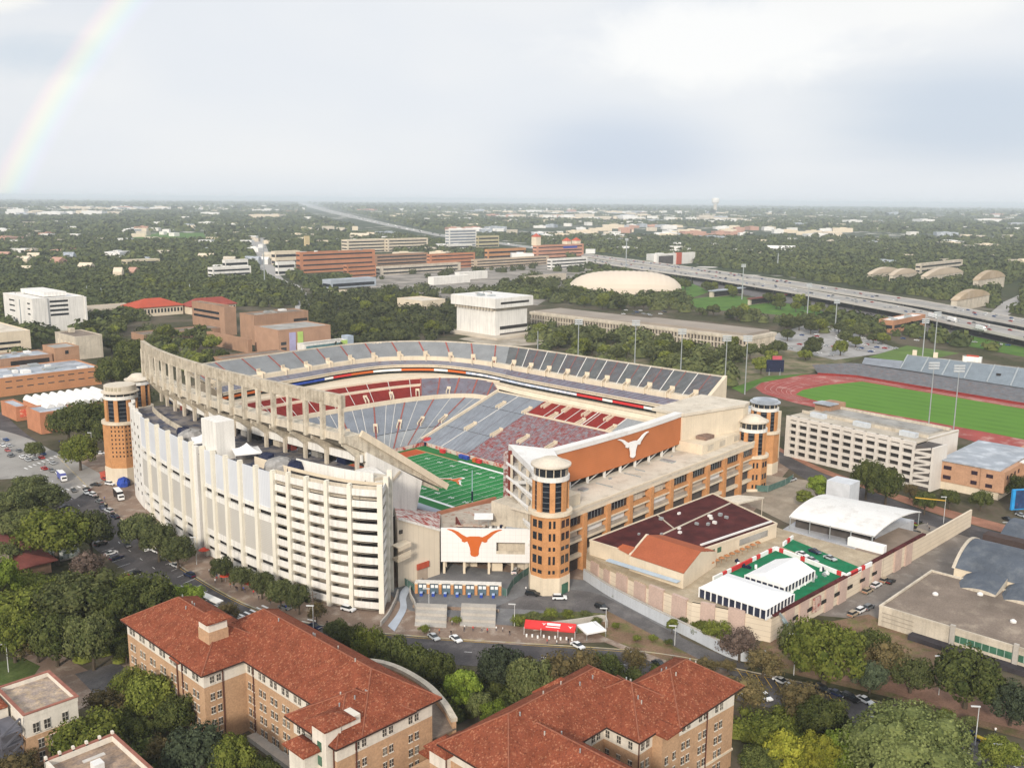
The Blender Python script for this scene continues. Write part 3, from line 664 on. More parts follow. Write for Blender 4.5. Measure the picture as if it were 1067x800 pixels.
# suites behind dark glass, with the ribbon screen in front
SU = lerp2(UF, UB, .07)
mb = MB(); mb.grid([[(*p, 23.6) for p in SU], [(*p, UZ0) for p in SU]]); mb.grid([[(*p, UZ0-.75) for p in UF], [(*p, UZ0-.75) for p in lerp2(UF, UB, .1)]]); mb.build('suite_glass', mat('suite_shade', (.018, .024, .024), .5, .3, .4), ST)
mb = MB(); A = lerp2(UF, UB, -.02); mb.grid([[(*p, 23.2) for p in A], [(*p, 24.2) for p in A], [(*p, 24.2) for p in SU]]); mb.build('suite_ledge', CREAM, ST)
PBS = mat('pale_blue_screen', (.45, .52, .66), .5, .2, .3, c2=(.75, .75, .78), f2=.5)
A = lerp2(UF, UB, .03); nA_ = len(A)
segs = [(.07, .10, WPAINT), (.10, .16, RED), (.16, .18, WPAINT), (.18, .23, RED), (.23, .50, PBS), (.50, .54, ORANGE), (.54, .57, WPAINT), (.57, .63, ORANGE), (.63, .68, WPAINT), (.68, .73, ORANGE), (.73, .77, RED), (.77, .79, WPAINT), (.79, .90, BLUE), (.90, 1.0, ORANGE)]
for a, b_, m in segs:
    i0, i1 = int(a*(nA_-1)), int(b_*(nA_-1))+1
    mb = MB(); mb.grid([[(*p, 25.7) for p in A[i0:i1]], [(*p, 27.0) for p in A[i0:i1]]]); mb.build('ribbon_screen', m, ST)
# cream concourse floor under the suites
mb = MB(); mb.grid([[(*p, 21.0) for p in lerp2(UF, UB, -.09)[:80]], [(*p, 23.0) for p in lerp2(UF, UB, -.03)[:80]], [(*p, 23.3) for p in lerp2(UF, UB, .1)[:80]]])
mb.build('concourse_floor', CREAM, ST)
mb = MB(); mb.wall(CB, 23.2, 25.0, -.5); mb.build('club_parapet', CREAM, ST)
bk = [p for p in resample(UF[60:], n=90)][::-1]
mb = MB(); mb.grid([[(*p, 23.9) for p in CB], [(*p, 24.1) for p in bk]]); mb.build('concourse_floor', CREAM, ST)
# outside of the deck: back wall with columns
mb = MB(); O = offset(UB, -.3); mb.grid([[(*p, 0) for p in lerp2(UF, UB, .8)], [(*p, UZ0+3) for p in lerp2(UF, UB, .85)]]); mb.build('outer_wall', CREAM2, ST)
for i in range(0, 150, 5):
    p = lerp2(UF, UB, .97)[i]; mb = MB(); mb.obox(p[0], p[1], 0, UZ1-2, 1.4, 1.4); mb.build('column', CREAM2, ST)
mb = MB(); mb.grid([[(*p, UZ0+4.5) for p in lerp2(UF, UB, .3)], [(*p, UZ1-2.2) for p in UB]]); mb.build('deck_soffit', CREAM2, ST)
# south end of the east deck: raking cream wall
mb = MB(); F0, B0 = UF[0], UB[0]
mb.add([(F0[0], F0[1]-.1, 22), (B0[0], B0[1]-.1, 24), (B0[0], B0[1]-.1, UZ1+2.2), (F0[0], F0[1]-.1, UZ0+1.6), (F0[0], F0[1]-2, 22), (B0[0], B0[1]-2, 24), (B0[0], B0[1]-2, UZ1+2.2), (F0[0], F0[1]-2, UZ0+1.6)], [(0,1,2,3),(4,7,6,5),(3,2,6,7),(0,3,7,4),(1,5,6,2)]); mb.build('end_wall', CREAM, ST)
# ---- field wall with red and white padding
fw = [(-35, -62), (-35, 57.4), (33.5, 57.4), (34.8, 58.8)]
mb = MB(); mb.wall(resample([(-60, 57.3), (33, 57.4)], n=20), 0, 1.9, .4); mb.build('field_wall', mat('padding_red_white', (.62, .55, .50), .7, .1, .25, c2=(.45, .06, .05), f2=.5), ST)
mb = MB(); mb.wall(resample([(31.6, -70), (31.8, 30), (33, 56)], n=40), 0, 1.9, -.6); mb.build('field_wall', mat('padding_white_red', (.60, .52, .46), .7, .1, .22, c2=(.48, .06, .04), f2=.53), ST)
mb = MB(); mb.lathe(36.2, 58.6, [(2.6, 0), (2.6, 2.6), (1.6, 3.5), (0, 3.8)], 14, cap=False); tn_ = mb.build('tunnel_hood', mat('hood_red', (.40, .05, .05), .7, .2, .5), ST)
mb = MB(); mb.box(32.6, 35.2, 56.2, 57.6, 0, 1.9); mb.build('tunnel_mouth', NAVY, tn_)
for (y, c) in ((25.8, BLUE), (22.5, BLUE), (16, ORANGE), (13.5, RED), (40, RED)):
    mb = MB(); mb.box(29.2, 30.8, y-1.4, y+1.4, .05, 1.5); mb.box(29.0, 31.0, y-1.6, y+1.6, 1.5, 1.75); mb.build('sideline_tent', c, ST)

gp = thing('field_mast', 'thin pale blue mast standing at the near end of the football field', 'mast', (*P(492, 531, 0), 0)); x, y = P(492, 531, 0); MB().tube((x, y, 0), (x, y, 17), .25, .16, 6).build('pole', mat('pale_blue_pole', (.36, .48, .54), .5, .1, .5), gp); MB().tube((x, y, 4), (x, y, 8), .4, .4, 6).build('pad', NAVY, gp)
# ================================================================ west side
FACP = spline([(-108.5, 84), (-112.5, 78), (-118, 56), (-121.8, 32), (-124.4, 6), (-125.4, -18), (-125.0, -38), (-123.2, -56), (-119.4, -74), (-115.5, -83.5), (-111.2, -90.2)], 1.0)
FT = 39.2
def facy(y):
    for i in range(len(FACP)-1):
        if FACP[i][1] >= y >= FACP[i+1][1]:
            t = (FACP[i][1]-y)/((FACP[i][1]-FACP[i+1][1]) or 1); return (FACP[i][0]+(FACP[i+1][0]-FACP[i][0])*t, y)
    return FACP[-1]
def fseg(y0, y1, n=12): return [facy(y0+(y1-y0)*k/(n-1)) for k in range(n)]
def fwall(y0, y1, z0, z1, th, m, name, outset=0.0):
    p = offset(fseg(y0, y1), -outset) if outset else fseg(y0, y1)
    mb = MB(); mb.wall(p, z0, z1, th); return mb.build(name, m, WF)
WF = thing('west_grandstand', 'tall white curved stadium grandstand with ramp levels at its right end', 'grandstand', (-115, 0, 0)); 
RNDC = [DARK, NAVY, CREAM2, mat("booth_red", (.22,.05,.04),.8,.2,.4), DARKF, ROOFGREY]
PANEL_U = mat_lines('ribbed_pale_panel', (.60, .62, .66), (.50, .52, .56), [('Y', 1.1)], .18, .06, .1)
PANEL_L = mat_lines('beige_screen_panel', (.52, .50, .46), (.42, .40, .37), [('Y', 1.6), ('Z', 1.6)], .22, .05, .1)
# backing wall a little behind the panels (dark, seen only through the slots)
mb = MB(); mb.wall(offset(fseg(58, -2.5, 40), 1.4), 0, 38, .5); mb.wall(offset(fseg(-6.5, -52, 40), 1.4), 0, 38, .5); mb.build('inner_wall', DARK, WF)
# left end: plain wall with small square windows
fwall(84, 58, 0, FT+.6, 1.2, WHITE, 'end_wall')
for c, y in enumerate((75, 68.5, 62)):
    for r in range(8):
        z = 33.2-r*4.0; a = facy(y+.7); b = facy(y-.7)
        mb = MB(); mb.wall(offset([a, b], -.04), z, z+1.3, .3); mb.build('window', GLASS, WF)
for y in (83.6, 78.3, 72, 65.5):
    p = facy(y); mb = MB(); mb.obox(p[0]+.5, p[1], FT, FT+1.7, 1.3, 1.1, 0.0); mb.build('pier_cap', WHITE, WF)
def pier(y, wd=1.5, top=1.3):
    p = facy(y); a, b = facy(y+1), facy(y-1); p = (p[0]+.25, p[1]); ang = atan2(b[1]-a[1], b[0]-a[0]); c, s_ = cos(ang), sin(ang)
    mb = MB(); mb.obox(p[0]-.35, p[1], 0, FT+top-.6, wd, 1.5, ang); mb.obox(p[0]-.35, p[1], FT+top-.6, FT+top, wd*.72, 1.5, ang)
    mb.build('pier', CREAMP, WF)
CREAMP = mat('cream_pier', (.74, .70, .60), .8, .05, .15, streak=.08, fine=.04)
def bay(y0, y1):
    fwall(y0, y1, 27.2, FT, .5, PANEL_U, 'upper_panel', -.2); fwall(y0, y1, 25.8, 27.2, .8, WHITE, 'spandrel')
    fwall(y0, y1, 22.2, 24.3, .8, WHITE, 'spandrel'); fwall(y0, y1, 10.6, 22.2, .5, PANEL_L, 'screen_panel', -.15)
    fwall(y0, y1, 8.4, 10.6, .8, WHITE, 'spandrel'); fwall(y0, y1, 4.3, 6.9, .8, WHITE, 'spandrel'); fwall(y0, y1, 0, 2.6, .6, WHITE, 'base_wall', -.4)
ysL = [58.3, 46.5, 34.5, 22.5, 10.5, 1.2]
for a, b in zip(ysL, ysL[1:]): bay(a, b)
for y in ysL[1:]: pier(y)
fwall(1.2, -2.5, 0, FT, 1.2, WHITE, 'slot_wall')
ysR = [-7.5, -15.5, -24.2, -33.2, -42.3, -51.2]
fwall(-6.3, -7.5, 0, FT, 1.2, WHITE, 'slot_wall')
for a, b in zip(ysR, ysR[1:]): bay(a, b)
for y in ysR: pier(y)
# shaft block rising through the terrace beside the slot
mb = MB(); mb.box(-124.2, -117.3, -16.4, -6.0, 36, 50.2); mb.build('shaft_block', WHITE, WF)
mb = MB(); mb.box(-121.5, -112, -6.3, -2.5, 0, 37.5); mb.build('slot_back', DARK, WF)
# ramp levels
RP = [facy(y) for y in np.linspace(-51.2, -90.2, 40)]+[(-110.0, -90.0), (-106.5, -86.6), (-103, -83.2), (-99.5, -80), (-98.3, -79)]
LV = 11; PH = (FT+.8)/LV
for k in range(LV):
    z = k*PH+.9
    mb = MB(); mb.wall(RP, z+.15, z+2.25, .3); mb.build('ramp_parapet', WHITE, WF)
    O = offset(RP, 7.5); mb = MB(); mb.grid([[(*p, z+.1) for p in RP], [(*p, z+.1) for p in O]]); mb.grid([[(*p, z-.3) for p in O], [(*p, z-.3) for p in RP]]); mb.build('ramp_floor', CREAM2, WF)
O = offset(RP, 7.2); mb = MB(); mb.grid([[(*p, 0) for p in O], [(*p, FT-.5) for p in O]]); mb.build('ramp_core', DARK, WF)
for y in (-58.5, -66.3, -74.3, -82.0): pier(y, 1.35, 1.9)
for x, y in ((-111.2, -90.2), (-104.2, -84.4), (-98.6, -79.2)):
    mb = MB(); mb.obox(x, y, 0, FT+2, 1.6, 1.6, radians(45)); mb.build('pier', CREAMP, WF)
mb = MB(); mb.prism([(-97.9, -78.8), (-101, -70), (-107, -70), (-104, -78)], 0, FT); mb.build('ramp_core', CREAM2, WF)
# terrace floor and its inner wall
TB = lambda y: -94.5
T_in = [(-93.5, 84), (-95, 40), (-96, 0), (-95.5, -30), (-94, -62)]
mb = MB(); A = fseg(84, -90, 60); B2 = resample(T_in, n=60); mb.grid([[(*p, 36.4) for p in offset(A, .6)], [(*p, 36.4) for p in B2]]); mb.build('terrace_floor', mat('terrace_deck', (.22, .20, .19), .9, .3, .12, c2=(.06, .07, .11), f2=.52), WF)
mb = MB(); mb.wall(offset(fseg(-51.2, -90.2, 30), .8), 36, FT+1.2, .4); mb.build('terrace_parapet', CREAM2, WF)
WB = spline([(-95.5, 100), (-101.5, 76), (-105.8, 45), (-107.6, 12), (-107.3, -12), (-105.6, -35), (-103.3, -61)], 2.0)
def wby(y):
    for i in range(len(WB)-1):
        if WB[i][1] >= y >= WB[i+1][1]:
            t = (WB[i][1]-y)/(WB[i][1]-WB[i+1][1]); return WB[i][0]+(WB[i+1][0]-WB[i][0])*t
    return WB[-1][0] if y < 0 else WB[0][0]
# upper deck: gallery, sloped slab, rakers, columns
wy = list(np.linspace(99, -61.5, 54))
back = [(wby(y), y) for y in wy]; mid = [(wby(y)+7.2, y) for y in wy]; frt = [(-60.5+(0 if y < 60 else -(y-60)*.25), y) for y in wy]
ZB, ZM, ZF = 49.6, 49.4, 23.6
mb = MB(); mb.grid([[(*p, ZB) for p in back], [(*p, ZM) for p in mid]]); mb.build('gallery_floor', RAWCON, WF)
mb = MB(); mb.grid([[(*p, ZM) for p in mid], [(*p, ZF+.6) for p in frt]]); mb.build('upper_seating', SEATG, WF)
mb = MB(); mb.grid([[(*p, ZF-.6) for p in frt], [(*p, ZB-1.9) for p in back]]); mb.grid([[(*p, ZF+.6) for p in frt], [(*p, ZF-.6) for p in frt]])
e0, e1 = mid[-1], frt[-1]
mb.add([(*back[-1], ZB-1.9), (*e1, ZF-.6), (*e1, ZF+.6), (*e0, ZM), (*back[-1], ZB)], [(0, 1, 2, 3, 4)]); mb.build('deck_slab', RAWCON, WF)
mb = MB(); mb.beam((mid[-1][0]-.6, mid[-1][1]-.5, ZM+.4), (frt[-1][0]+2, frt[-1][1]-.5, ZF-.2), 1.1, 2.2); mb.build('end_beam', CREAM, WF)
mb = MB(); mb.wall(back, ZB-1.7, ZB+.9, .6); mb.build('gallery_parapet', CREAM2, WF)
cy = [98.2-8.8*k for k in range(19)]; cy[-1] = -60.6
for y in cy:
    x = wby(y)
    mb = MB(); mb.obox(x-.2, y, ZB-2.2, 60.0, 1.5, 1.35); mb.build('frame_column', RAWCON, WF)
mb = MB(); mb.wall(offset(back, -.7), 59.4, 63.6, 1.7); mb.build('frame_beam', mat('weathered_beam', (.50, .44, .35), .95, .18, .25, c2=(.38, .325, .25), f2=.55, streak=.35, fine=.12), WF)
ly = [92-11.4*k for k in range(14)]; ly[-1] = -60.3
for y in ly:
    x = wby(y); f = -60.5-(max(0, y-60)*.25)
    sl_ = (ZB-1.9-ZF+.6)/(f-x); zu = lambda t: ZB-1.95-sl_*t; pz = [(x+.1, zu(.1)), (x+.1, ZB-3.3), (x+9, zu(9)-4.2), (x+14, zu(14)-3.8), (f-1, ZF-1.5), (f-1, ZF-.65)]; n_ = len(pz); mb = MB(); mb.add([(a, y-.5, c) for a, c in pz]+[(a, y+.5, c) for a, c in pz], [tuple(range(n_)), tuple(range(2*n_-1, n_-1, -1))]+[(i, n_+i, n_+(i+1) % n_, (i+1) % n_) for i in range(n_)])
    mb.build('raker', RAWCON, WF)
    xx = x+6.0
    mb = MB(); mb.obox(xx, y, 36.4, zu(6)-2.6, 1.0, 1.3); mb.build('column', CREAM2, WF)
    xx = x+12.5; zz = ZB-9.8
    mb = MB(); mb.obox(xx, y, 36.4, zu(12.5)-3, 1.0, 1.2); mb.build('column', CREAM2, WF)
ring = [(wby(y)+6.8, y) for y in wy]
mb = MB(); mb.wall(ring, 39.6, 42.2, .8); mb.build('ring_wall', WHITE, WF)
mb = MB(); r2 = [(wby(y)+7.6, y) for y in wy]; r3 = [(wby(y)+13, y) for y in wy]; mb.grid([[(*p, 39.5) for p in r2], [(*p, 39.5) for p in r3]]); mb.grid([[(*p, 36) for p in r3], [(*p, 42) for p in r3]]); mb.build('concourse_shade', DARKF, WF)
for k, y in enumerate(np.arange(88, -58, -7.3)):
    mb = MB(); x = wby(y)+9; mb.box(x, x+2.2, y, y+3.4+1.8*RND.random(), 36.4, 38.6+RND.random()); mb.build('concession_booth', RNDC[k % len(RNDC)], WF)
mb = MB(); mb.wall(offset(fseg(-30, -89, 30), 7.5), 36, 39.6, .4); mb.build('terrace_wall', CREAM, WF); mb = MB(); mb.wall(offset(fseg(-48, -84, 24), 12), 36, 41.2, .4); mb.build('terrace_wall', WHITE, WF)
mb = MB(); mb.wall(offset(fseg(79, 30, 20), 9), 36, 38.4, .4); mb.build('terrace_wall', RAWCON, WF)
# south end support wall below the deck
mb = MB(); y = -61.9; e2 = ZM-6.4
mb.add([(-94.5, y, 20), (-73.5, y, 16), (-70.2, y, ZF+4.4), (-94.5, y, e2), (-94.5, y+1.6, 20), (-73.5, y+1.6, 16), (-70.2, y+1.6, ZF+4.4), (-94.5, y+1.6, e2)], [(0,1,2,3),(7,6,5,4),(1,5,6,2),(0,3,7,4)]); mb.build('end_wall', WHITE, WF)
mb = MB(); mb.beam((-96.5, -62.0, 22), (-80.5, -62.3, 33.5), .5, .9); mb.build('stair_brace', CREAM2, WF)
mb = MB(); mb.prism([(-104, -79), (-97.5, -78.4), (-93, -63), (-100, -63)], 0, FT-1); mb.build('end_core', WHITE, WF)
# lower west stand, mostly hidden
mb = deck([(-36, -58), (-36, 57)], [(-88, -58), (-88, 57)], 1.8, 24, 40); mb.build('lower_seating', SEATG, WF)
# ================================================================ stair towers
def tower(name, label, cx, cy, r, zc, zl, zt, zg, ztop, ang0, faces, rows, roofstyle, wcols=None):
    """octagonal brick shaft on a cream base, round glazed upper storeys, drum and cap"""
    T = thing(name, label, 'tower', (cx, cy, 0))
    a0 = ang0; R8 = r/cos(pi/8)
    mb = MB(); mb.lathe(cx, cy, [(R8+.25, 0), (R8+.25, zc)], 8, a0); mb.build('base', CREAM, T)
    mb = MB(); mb.lathe(cx, cy, [(R8, zc), (R8, zl-1.2)], 8, a0); mb.build('shaft', BRICK, T)
    mb = MB(); mb.lathe(cx, cy, [(r*1.02, zl-1.2), (R8+.5, zl-.9), (R8+.5, zl+.1), (r*1.0, zl+.3)], 32); mb.build('cornice', CREAM, T)
    ru = r*.93
    mb = MB(); mb.lathe(cx, cy, [(ru-.6, zl+.2), (ru-.6, zt)], 32); mb.build('upper_glass', mat_lines('mullion_glass', (.016, .020, .028), (.17, .18, .19), [('Z', .55)], .10, .3, .3, .15), T)
    for k in range(8):
        a = a0+2*pi*(k+.5)/8; mb = MB(); mb.obox(cx+cos(a)*(ru-.4), cy+sin(a)*(ru-.4), zl+.25, zt, 1.0, 1.75, a); mb.build('brick_pier', BRICK, T)
    mb = MB(); mb.lathe(cx, cy, [(ru-.1, zt), (ru+.3, zt+.1), (ru+.3, zt+1.5), (ru-.4, zt+1.6)], 32); mb.build('ring_band', WHITE, T)
    rg = ru-.35
    mb = MB(); mb.lathe(cx, cy, [(rg, zt+1.5), (rg, zg)], 32); mb.build('drum_glass', GLASS, T)
    for k in range(14):
        a = 2*pi*k/14; mb = MB(); mb.obox(cx+cos(a)*rg, cy+sin(a)*rg, zt+1.5, zg, .22, .22, a); mb.build('mullion', CREAM, T)
    if roofstyle == 'cap':
        mb = MB(); mb.lathe(cx, cy, [(ru+.6, zg), (ru+.75, zg+.2), (ru+.75, zg+.7), (ru-.4, zg+1.0), (ru*.45, ztop), (0.05, ztop+.15)], 32, cap=False); mb.build('roof', CROOF, T)
    else:
        mb = MB(); mb.lathe(cx, cy, [(ru+.5, zg), (ru+.9, zg+.2), (ru+.9, zg+.7), (ru-.3, zg+.8), (ru-.3, ztop), (ru-.8, ztop+.1)], 32); mb.build('roof', CROOF if roofstyle == 'drum' else ROOFBLUE, T)
        if roofstyle == 'drum':
            for k in range(5):
                a = radians(190)+k*.24; mb = MB(); mb.obox(cx+cos(a)*(ru-.25), cy+sin(a)*(ru-.25), zg+1.4, ztop-.4, .12, 1.1, a); mb.build('louvre', mat('tan_louvre', (.40, .36, .27), .8, .15, .5), T)
    hw = R8*sin(pi/8)
    for fk in faces:
        a = a0+2*pi*(fk+.5)/8; n = np.array((cos(a), sin(a))); tt = np.array((-sin(a), cos(a)))
        for (z, h) in rows:
            for off, wd in (wcols or ((-.42, 1.5), (.42, 1.5))):
                c = np.array((cx, cy))+n*(r+.03)+tt*off*hw
                mb = MB(); mb.obox(c[0], c[1], z, z+h, .16, wd, a); w_ = mb.build('window', GLASS, T)
    return T
rows5 = [(23.2-0.4, 2.5), (18.6, 2.5), (15.2, 1.3), (10.6, 2.8), (7.4, 1.2)]
# octagon turned so that one face looks at the south-west
A8 = radians(228)-pi/8
t1 = tower('stair_tower', 'orange brick stair tower with a dark glass crown beside the white longhorn wall', -59.8, -113.8, 6.3, 6.0, 27.6, 37.9, 42.4, 44.8, A8, [], [], 'cap')
for fk, cols in ((0, ((-.27, .75), (.27, .75))), (1, ((-.45, 1.6), (.42, 1.6))), (-1, ((-.45, 1.6), (.42, 1.6)))):
    a = A8+2*pi*(fk+.5)/8; n = np.array((cos(a), sin(a))); tt = np.array((-sin(a), cos(a))); hw = 6.3*math.tan(pi/8)
    for z, h in rows5:
        for off, wd in cols:
            c = np.array((-59.8, -113.8))+n*6.33+tt*off*hw
            mb = MB(); mb.obox(c[0], c[1], z, z+h, .16, wd, a); mb.build('window', GLASS, t1)
a = A8+2*pi*(1.5)/8; mb = MB(); mb.obox(-59.8+cos(a)*6.62, -113.8+sin(a)*6.62, .1, 3.6, .2, 3.2, a); mb.build('door', GLASSG, t1)
tower('stair_tower', 'pale topped brick stair tower at the far left corner of the grandstand', -104.9, 104.0, 7.6, 7.6, 28.2, 38.2, 40.8, 44.2, A8, [0, 1], [(26-1.9*k, .8) for k in range(8)], 'drum', ((-.75, .5), (-.25, .5), (.25, .5), (.75, .5)))
tower('stair_tower', 'slim brick and glass tower top peeking over the back of the far left corner tower', -86, 128, 5.6, 7, 28, 38.5, 40.5, 43.5, A8, [], [], 'cap')
t3 = tower('stair_tower', 'grey roofed brick stair tower with a blank round brick shaft, beside the parking garage', 117.5, -90.5, 6.7, 5.4, 20.4, 30.0, 33.4, 35.0, A8, [], [], 'flat')
for z in (10.5, 15.5):
    for off in (-1.2, 1.2):
        mb = MB(); a = radians(205); c = np.array((117.5, -90.5))+np.array((cos(a), sin(a)))*6.8+np.array((-sin(a), cos(a)))*off; mb.obox(c[0], c[1], z, z+1.0, .5, .9, a); mb.build('window', GLASS, t3)
t2 = tower('stair_tower', 'cream capped brick stair tower between the terrace building and the grey roofed tower', 89.6, -100.6, 6.6, 1.2, 16.0, 26.4, 30.6, 33.4, A8, [], [], 'cap')
for fk, cols in ((0, ((-.3, .8), (.3, .8))), (1, ((-.42, 1.5), (.42, 1.5))), (-1, ((.1, .8),))):
    a = A8+2*pi*(fk+.5)/8; n = np.array((cos(a), sin(a))); tt = np.array((-sin(a), cos(a))); hw = 6.6*math.tan(pi/8)
    for z, h in ((10.8, 2.4), (5.4, 2.4), (1.6, 1.6)):
        for off, wd in cols:
            c = np.array((89.6, -100.6))+n*6.63+tt*off*hw
            mb = MB(); mb.obox(c[0], c[1], z, z+h, .16, wd, a); mb.build('window', GLASS, t2)

# ================================================================ south end building
SE = thing('south_end_building', 'brick and cream terrace building carrying the curved orange longhorn board on its roof', 'building', (20, -100, 0))
# street facade: leans from the front tower to the capped tower
f0, f1 = np.array((-53.5, -111.5)), np.array((86.0, -104.5)); fd = (f1-f0)/np.linalg.norm(f1-f0); fl_ = np.linalg.norm(f1-f0); fn = np.array((fd[1], -fd[0]))
def FP(t, o=0.0): p = f0+fd*t+fn*o; return (float(p[0]), float(p[1]))
def fbox(t0, t1, o0, o1, z0, z1): return MB().prism([FP(t0, o0), FP(t1, o0), FP(t1, o1), FP(t0, o1)], z0, z1)
fbox(0, fl_, -30, -2.0, 0, 21.6).build('core', CREAM2, SE)
fbox(-2, fl_, -20, .2, 21.6, 22.4).build('terrace', CROOF, SE)
fbox(-2, fl_, -.35, .25, 22.4, 23.1).build('terrace_parapet', CREAM, SE)
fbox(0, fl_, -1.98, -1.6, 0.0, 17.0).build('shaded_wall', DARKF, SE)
NB_ = 10; bw = fl_/NB_
for k in range(NB_+1):
    t = min(k*bw, fl_-1); fbox(t-.2, t+1.9, -2.6, .7, 0, 20.3).build('brick_pier', BRICK, SE)
fbox(0, fl_, -2.5, .1, 20.2, 21.6).build('fascia', CREAM, SE)
fbox(0, fl_, -2.5, .0, 15.6, 16.7).build('brick_spandrel', BRICK, SE); fbox(0, fl_, -2.5, .15, 15.0, 15.6).build('string_course', CREAM, SE)
fbox(0, fl_, -2.5, .1, 10.8, 11.6).build('string_course', CREAM, SE); fbox(0, fl_, -2.6, -.2, 11.6, 12.6).build('balcony_wall', mat('grey_tan_rail', (.36, .31, .26), .9, .2, .3), SE)
fbox(0, fl_, -2.5, .0, 5.0, 6.2).build('string_course', CREAM, SE)
for k in range(NB_):
    t = k*bw
    if k in (0, 1, 2, 5, 6, 7, 8, 9):
        w_ = fbox(t+2.1, t+bw-.4, -1.2, -.8, 16.9, 20.1).build('window', GLASS, SE)
        for j in range(1, 6): fbox(t+2.1+(bw-2.5)*j/6, t+2.2+(bw-2.5)*j/6, -.85, -.72, 16.9, 20.1).build('mullion', STEEL, w_)
    else:
        fbox(t+2.1, t+bw-3, -1.9, -1.3, 16.9, 19.2).build('shutter', CREAM2, SE)
    if k in (1, 2, 4, 7): fbox(t+3, t+bw-1.0, -1.8, -1.2, 12.6, 14.9).build('shutter', mat('white_shutter', (.66, .64, .62), .8, .08, .3), SE)
    else: fbox(t+5.5, t+bw-1.2, -1.8, -1.3, 12.0, 14.6).build('shutter', mat('tan_shutter', (.46, .38, .30), .8, .08, .3), SE)
# plant boxes on the terrace
fbox(1.5, 17, -13, -3.5, 22.4, 26.5).build('plant_room', CREAM, SE); fbox(5, 9, -3.6, -3.3, 23.3, 25.2).build('vent_panel', CREAM2, SE)
fbox(104, 136, -20, -6, 22.4, 26.5).build('plant_room', CREAM, SE)
for t in (108, 118, 131): fbox(t, t+5, -6.1, -5.8, 23.2, 25.6).build('vent_panel', CREAM2, SE)
fbox(112, 119, -14, -9, 26.5, 28.0).build('roof_unit', mat('rusty_unit', (.22, .15, .12), .8, .3, .5), SE)
for k in range(9): fbox(20+k*9+RND.random()*3, 20.6+k*9+RND.random()*3+.6, -15+RND.random()*9, -14, 22.4, 22.9).build('roof_vent', STEEL, SE)
# curved board
def arc(x0, y0, x1, y1, sag, n): return [(x0+(x1-x0)*k/(n-1), y0+(y1-y0)*k/(n-1)-sag*4*(k/(n-1))*(1-k/(n-1))) for k in range(n)]
BD = arc(-36, -93.2, 50.3, -89.0, 1.8, 60)
BZ0, BZ1 = 25.2, 37.0
mb = MB(); mb.wall(BD, BZ0, BZ1, .8); bd = mb.build('orange_board', mat_lines('terracotta_cladding', (.47, .165, .065), (.40, .135, .055), [('Z', 1.2)], .10, .09, .12, .8), SE)
mb = MB(); mb.wall(offset(BD, -.4), BZ1, BZ1+1.7, 3.4); mb.build('white_rim', WROOF, SE)
for k in range(0, 60, 7):
    p = BD[k]; mb = MB(); mb.obox(p[0], p[1]+.8, 22.4, BZ0, .6, .9); mb.build('support_post', WHITE, SE)
    if k < 50:
        q = BD[k+5]; mb = MB(); mb.beam((p[0], p[1]+1.0, 22.6), (q[0], q[1]+1.0, BZ0-.1), .3); mb.build('support_brace', WHITE, SE)
mb = MB(); mb.wall(offset(BD, 2.5), 22.4, BZ1, .3); mb.build('screen_back', DARK, SE)
# longhorn on the board
def PVY(u, v, y):
    d = AX_R*((u-W_PX/2)/F_PX)+AX_D*((v-H_PX/2)/F_PX)+AX_F; t = (y-CAM[1])/d[1]; return CAM+d*t
la, lb = PVY(642.2, 461.2, -92.9), PVY(674, 454.7, -92.9); kx = (lb[0]-la[0])/2; cxh = (lb[0]+la[0])/2
mb = MB(); emblem(mb, 1.0, (cxh, -93.35, 34.0), (kx, 0, 0), (0, 0, 8.6), (0, -1, 0), .5)
mb.build('longhorn_emblem', WPAINT, bd)
# white wing between board and front tower, and open floors on its field end
mb = MB(); mb.prism([(-42.5, -77.5), (-36, -93.5), (-52, -113), (-57, -118), (-64, -110), (-58, -103), (-49, -88)], 37.2, 39.4); mb.build('wing_roof', WROOF, SE)
mb = MB(); mb.prism([(-41, -80), (-34, -93), (-50, -110), (-56, -104), (-46, -90)], 22, 37.2); mb.build('wing_core', CREAM2, SE)
for z in (11, 17, 22.6, 27.6, 32.6):
    mb = MB(); mb.prism([(-44, -78.5), (-36, -93), (-52, -112), (-59, -105), (-50, -89)], z, z+.7); mb.build('floor_slab', WHITE, SE)
    mb = MB(); mb.beam((-46, -80, z+1.0), (-58, -104, z+1.6), .25, .9); mb.build('balcony_rail', WPAINT, SE)
for x, y in ((-46.3, -83), (-50.5, -91), (-55, -99)):
    mb = MB(); mb.obox(x, y, 0, 37.2, .9, .9, .7); mb.build('column', CREAM2, SE)
mb = MB(); mb.beam((-48.5, -86, 28), (-56, -101, 33), .6, 1.2); mb.beam((-48.5, -86, 18), (-56, -101, 23), .6, 1.2); mb.build('stair_flight', WHITE, SE)
for x, y in ((-40.8, -76.6), (-45.6, -81.4)):
    mb = MB(); mb.obox(x, y, 9, 38.2, 1.3, 1.3, .78); mb.build('screen_mast', MREDST, SE)
mb = MB(); mb.obox(-43.2, -79.0, 17, 37.2, 4.6, .5, radians(-45)); mb.build('screen_edge', mat('screen_grey', (.45, .42, .42), .7, .2, .4, c2=(.2, .07, .06), f2=.5), SE)
for z in (15, 21, 27, 33): mb = MB(); mb.beam((-40.8, -76.6, z), (-45.6, -81.4, z), .5); mb.build('mast_tie', MREDST, SE)
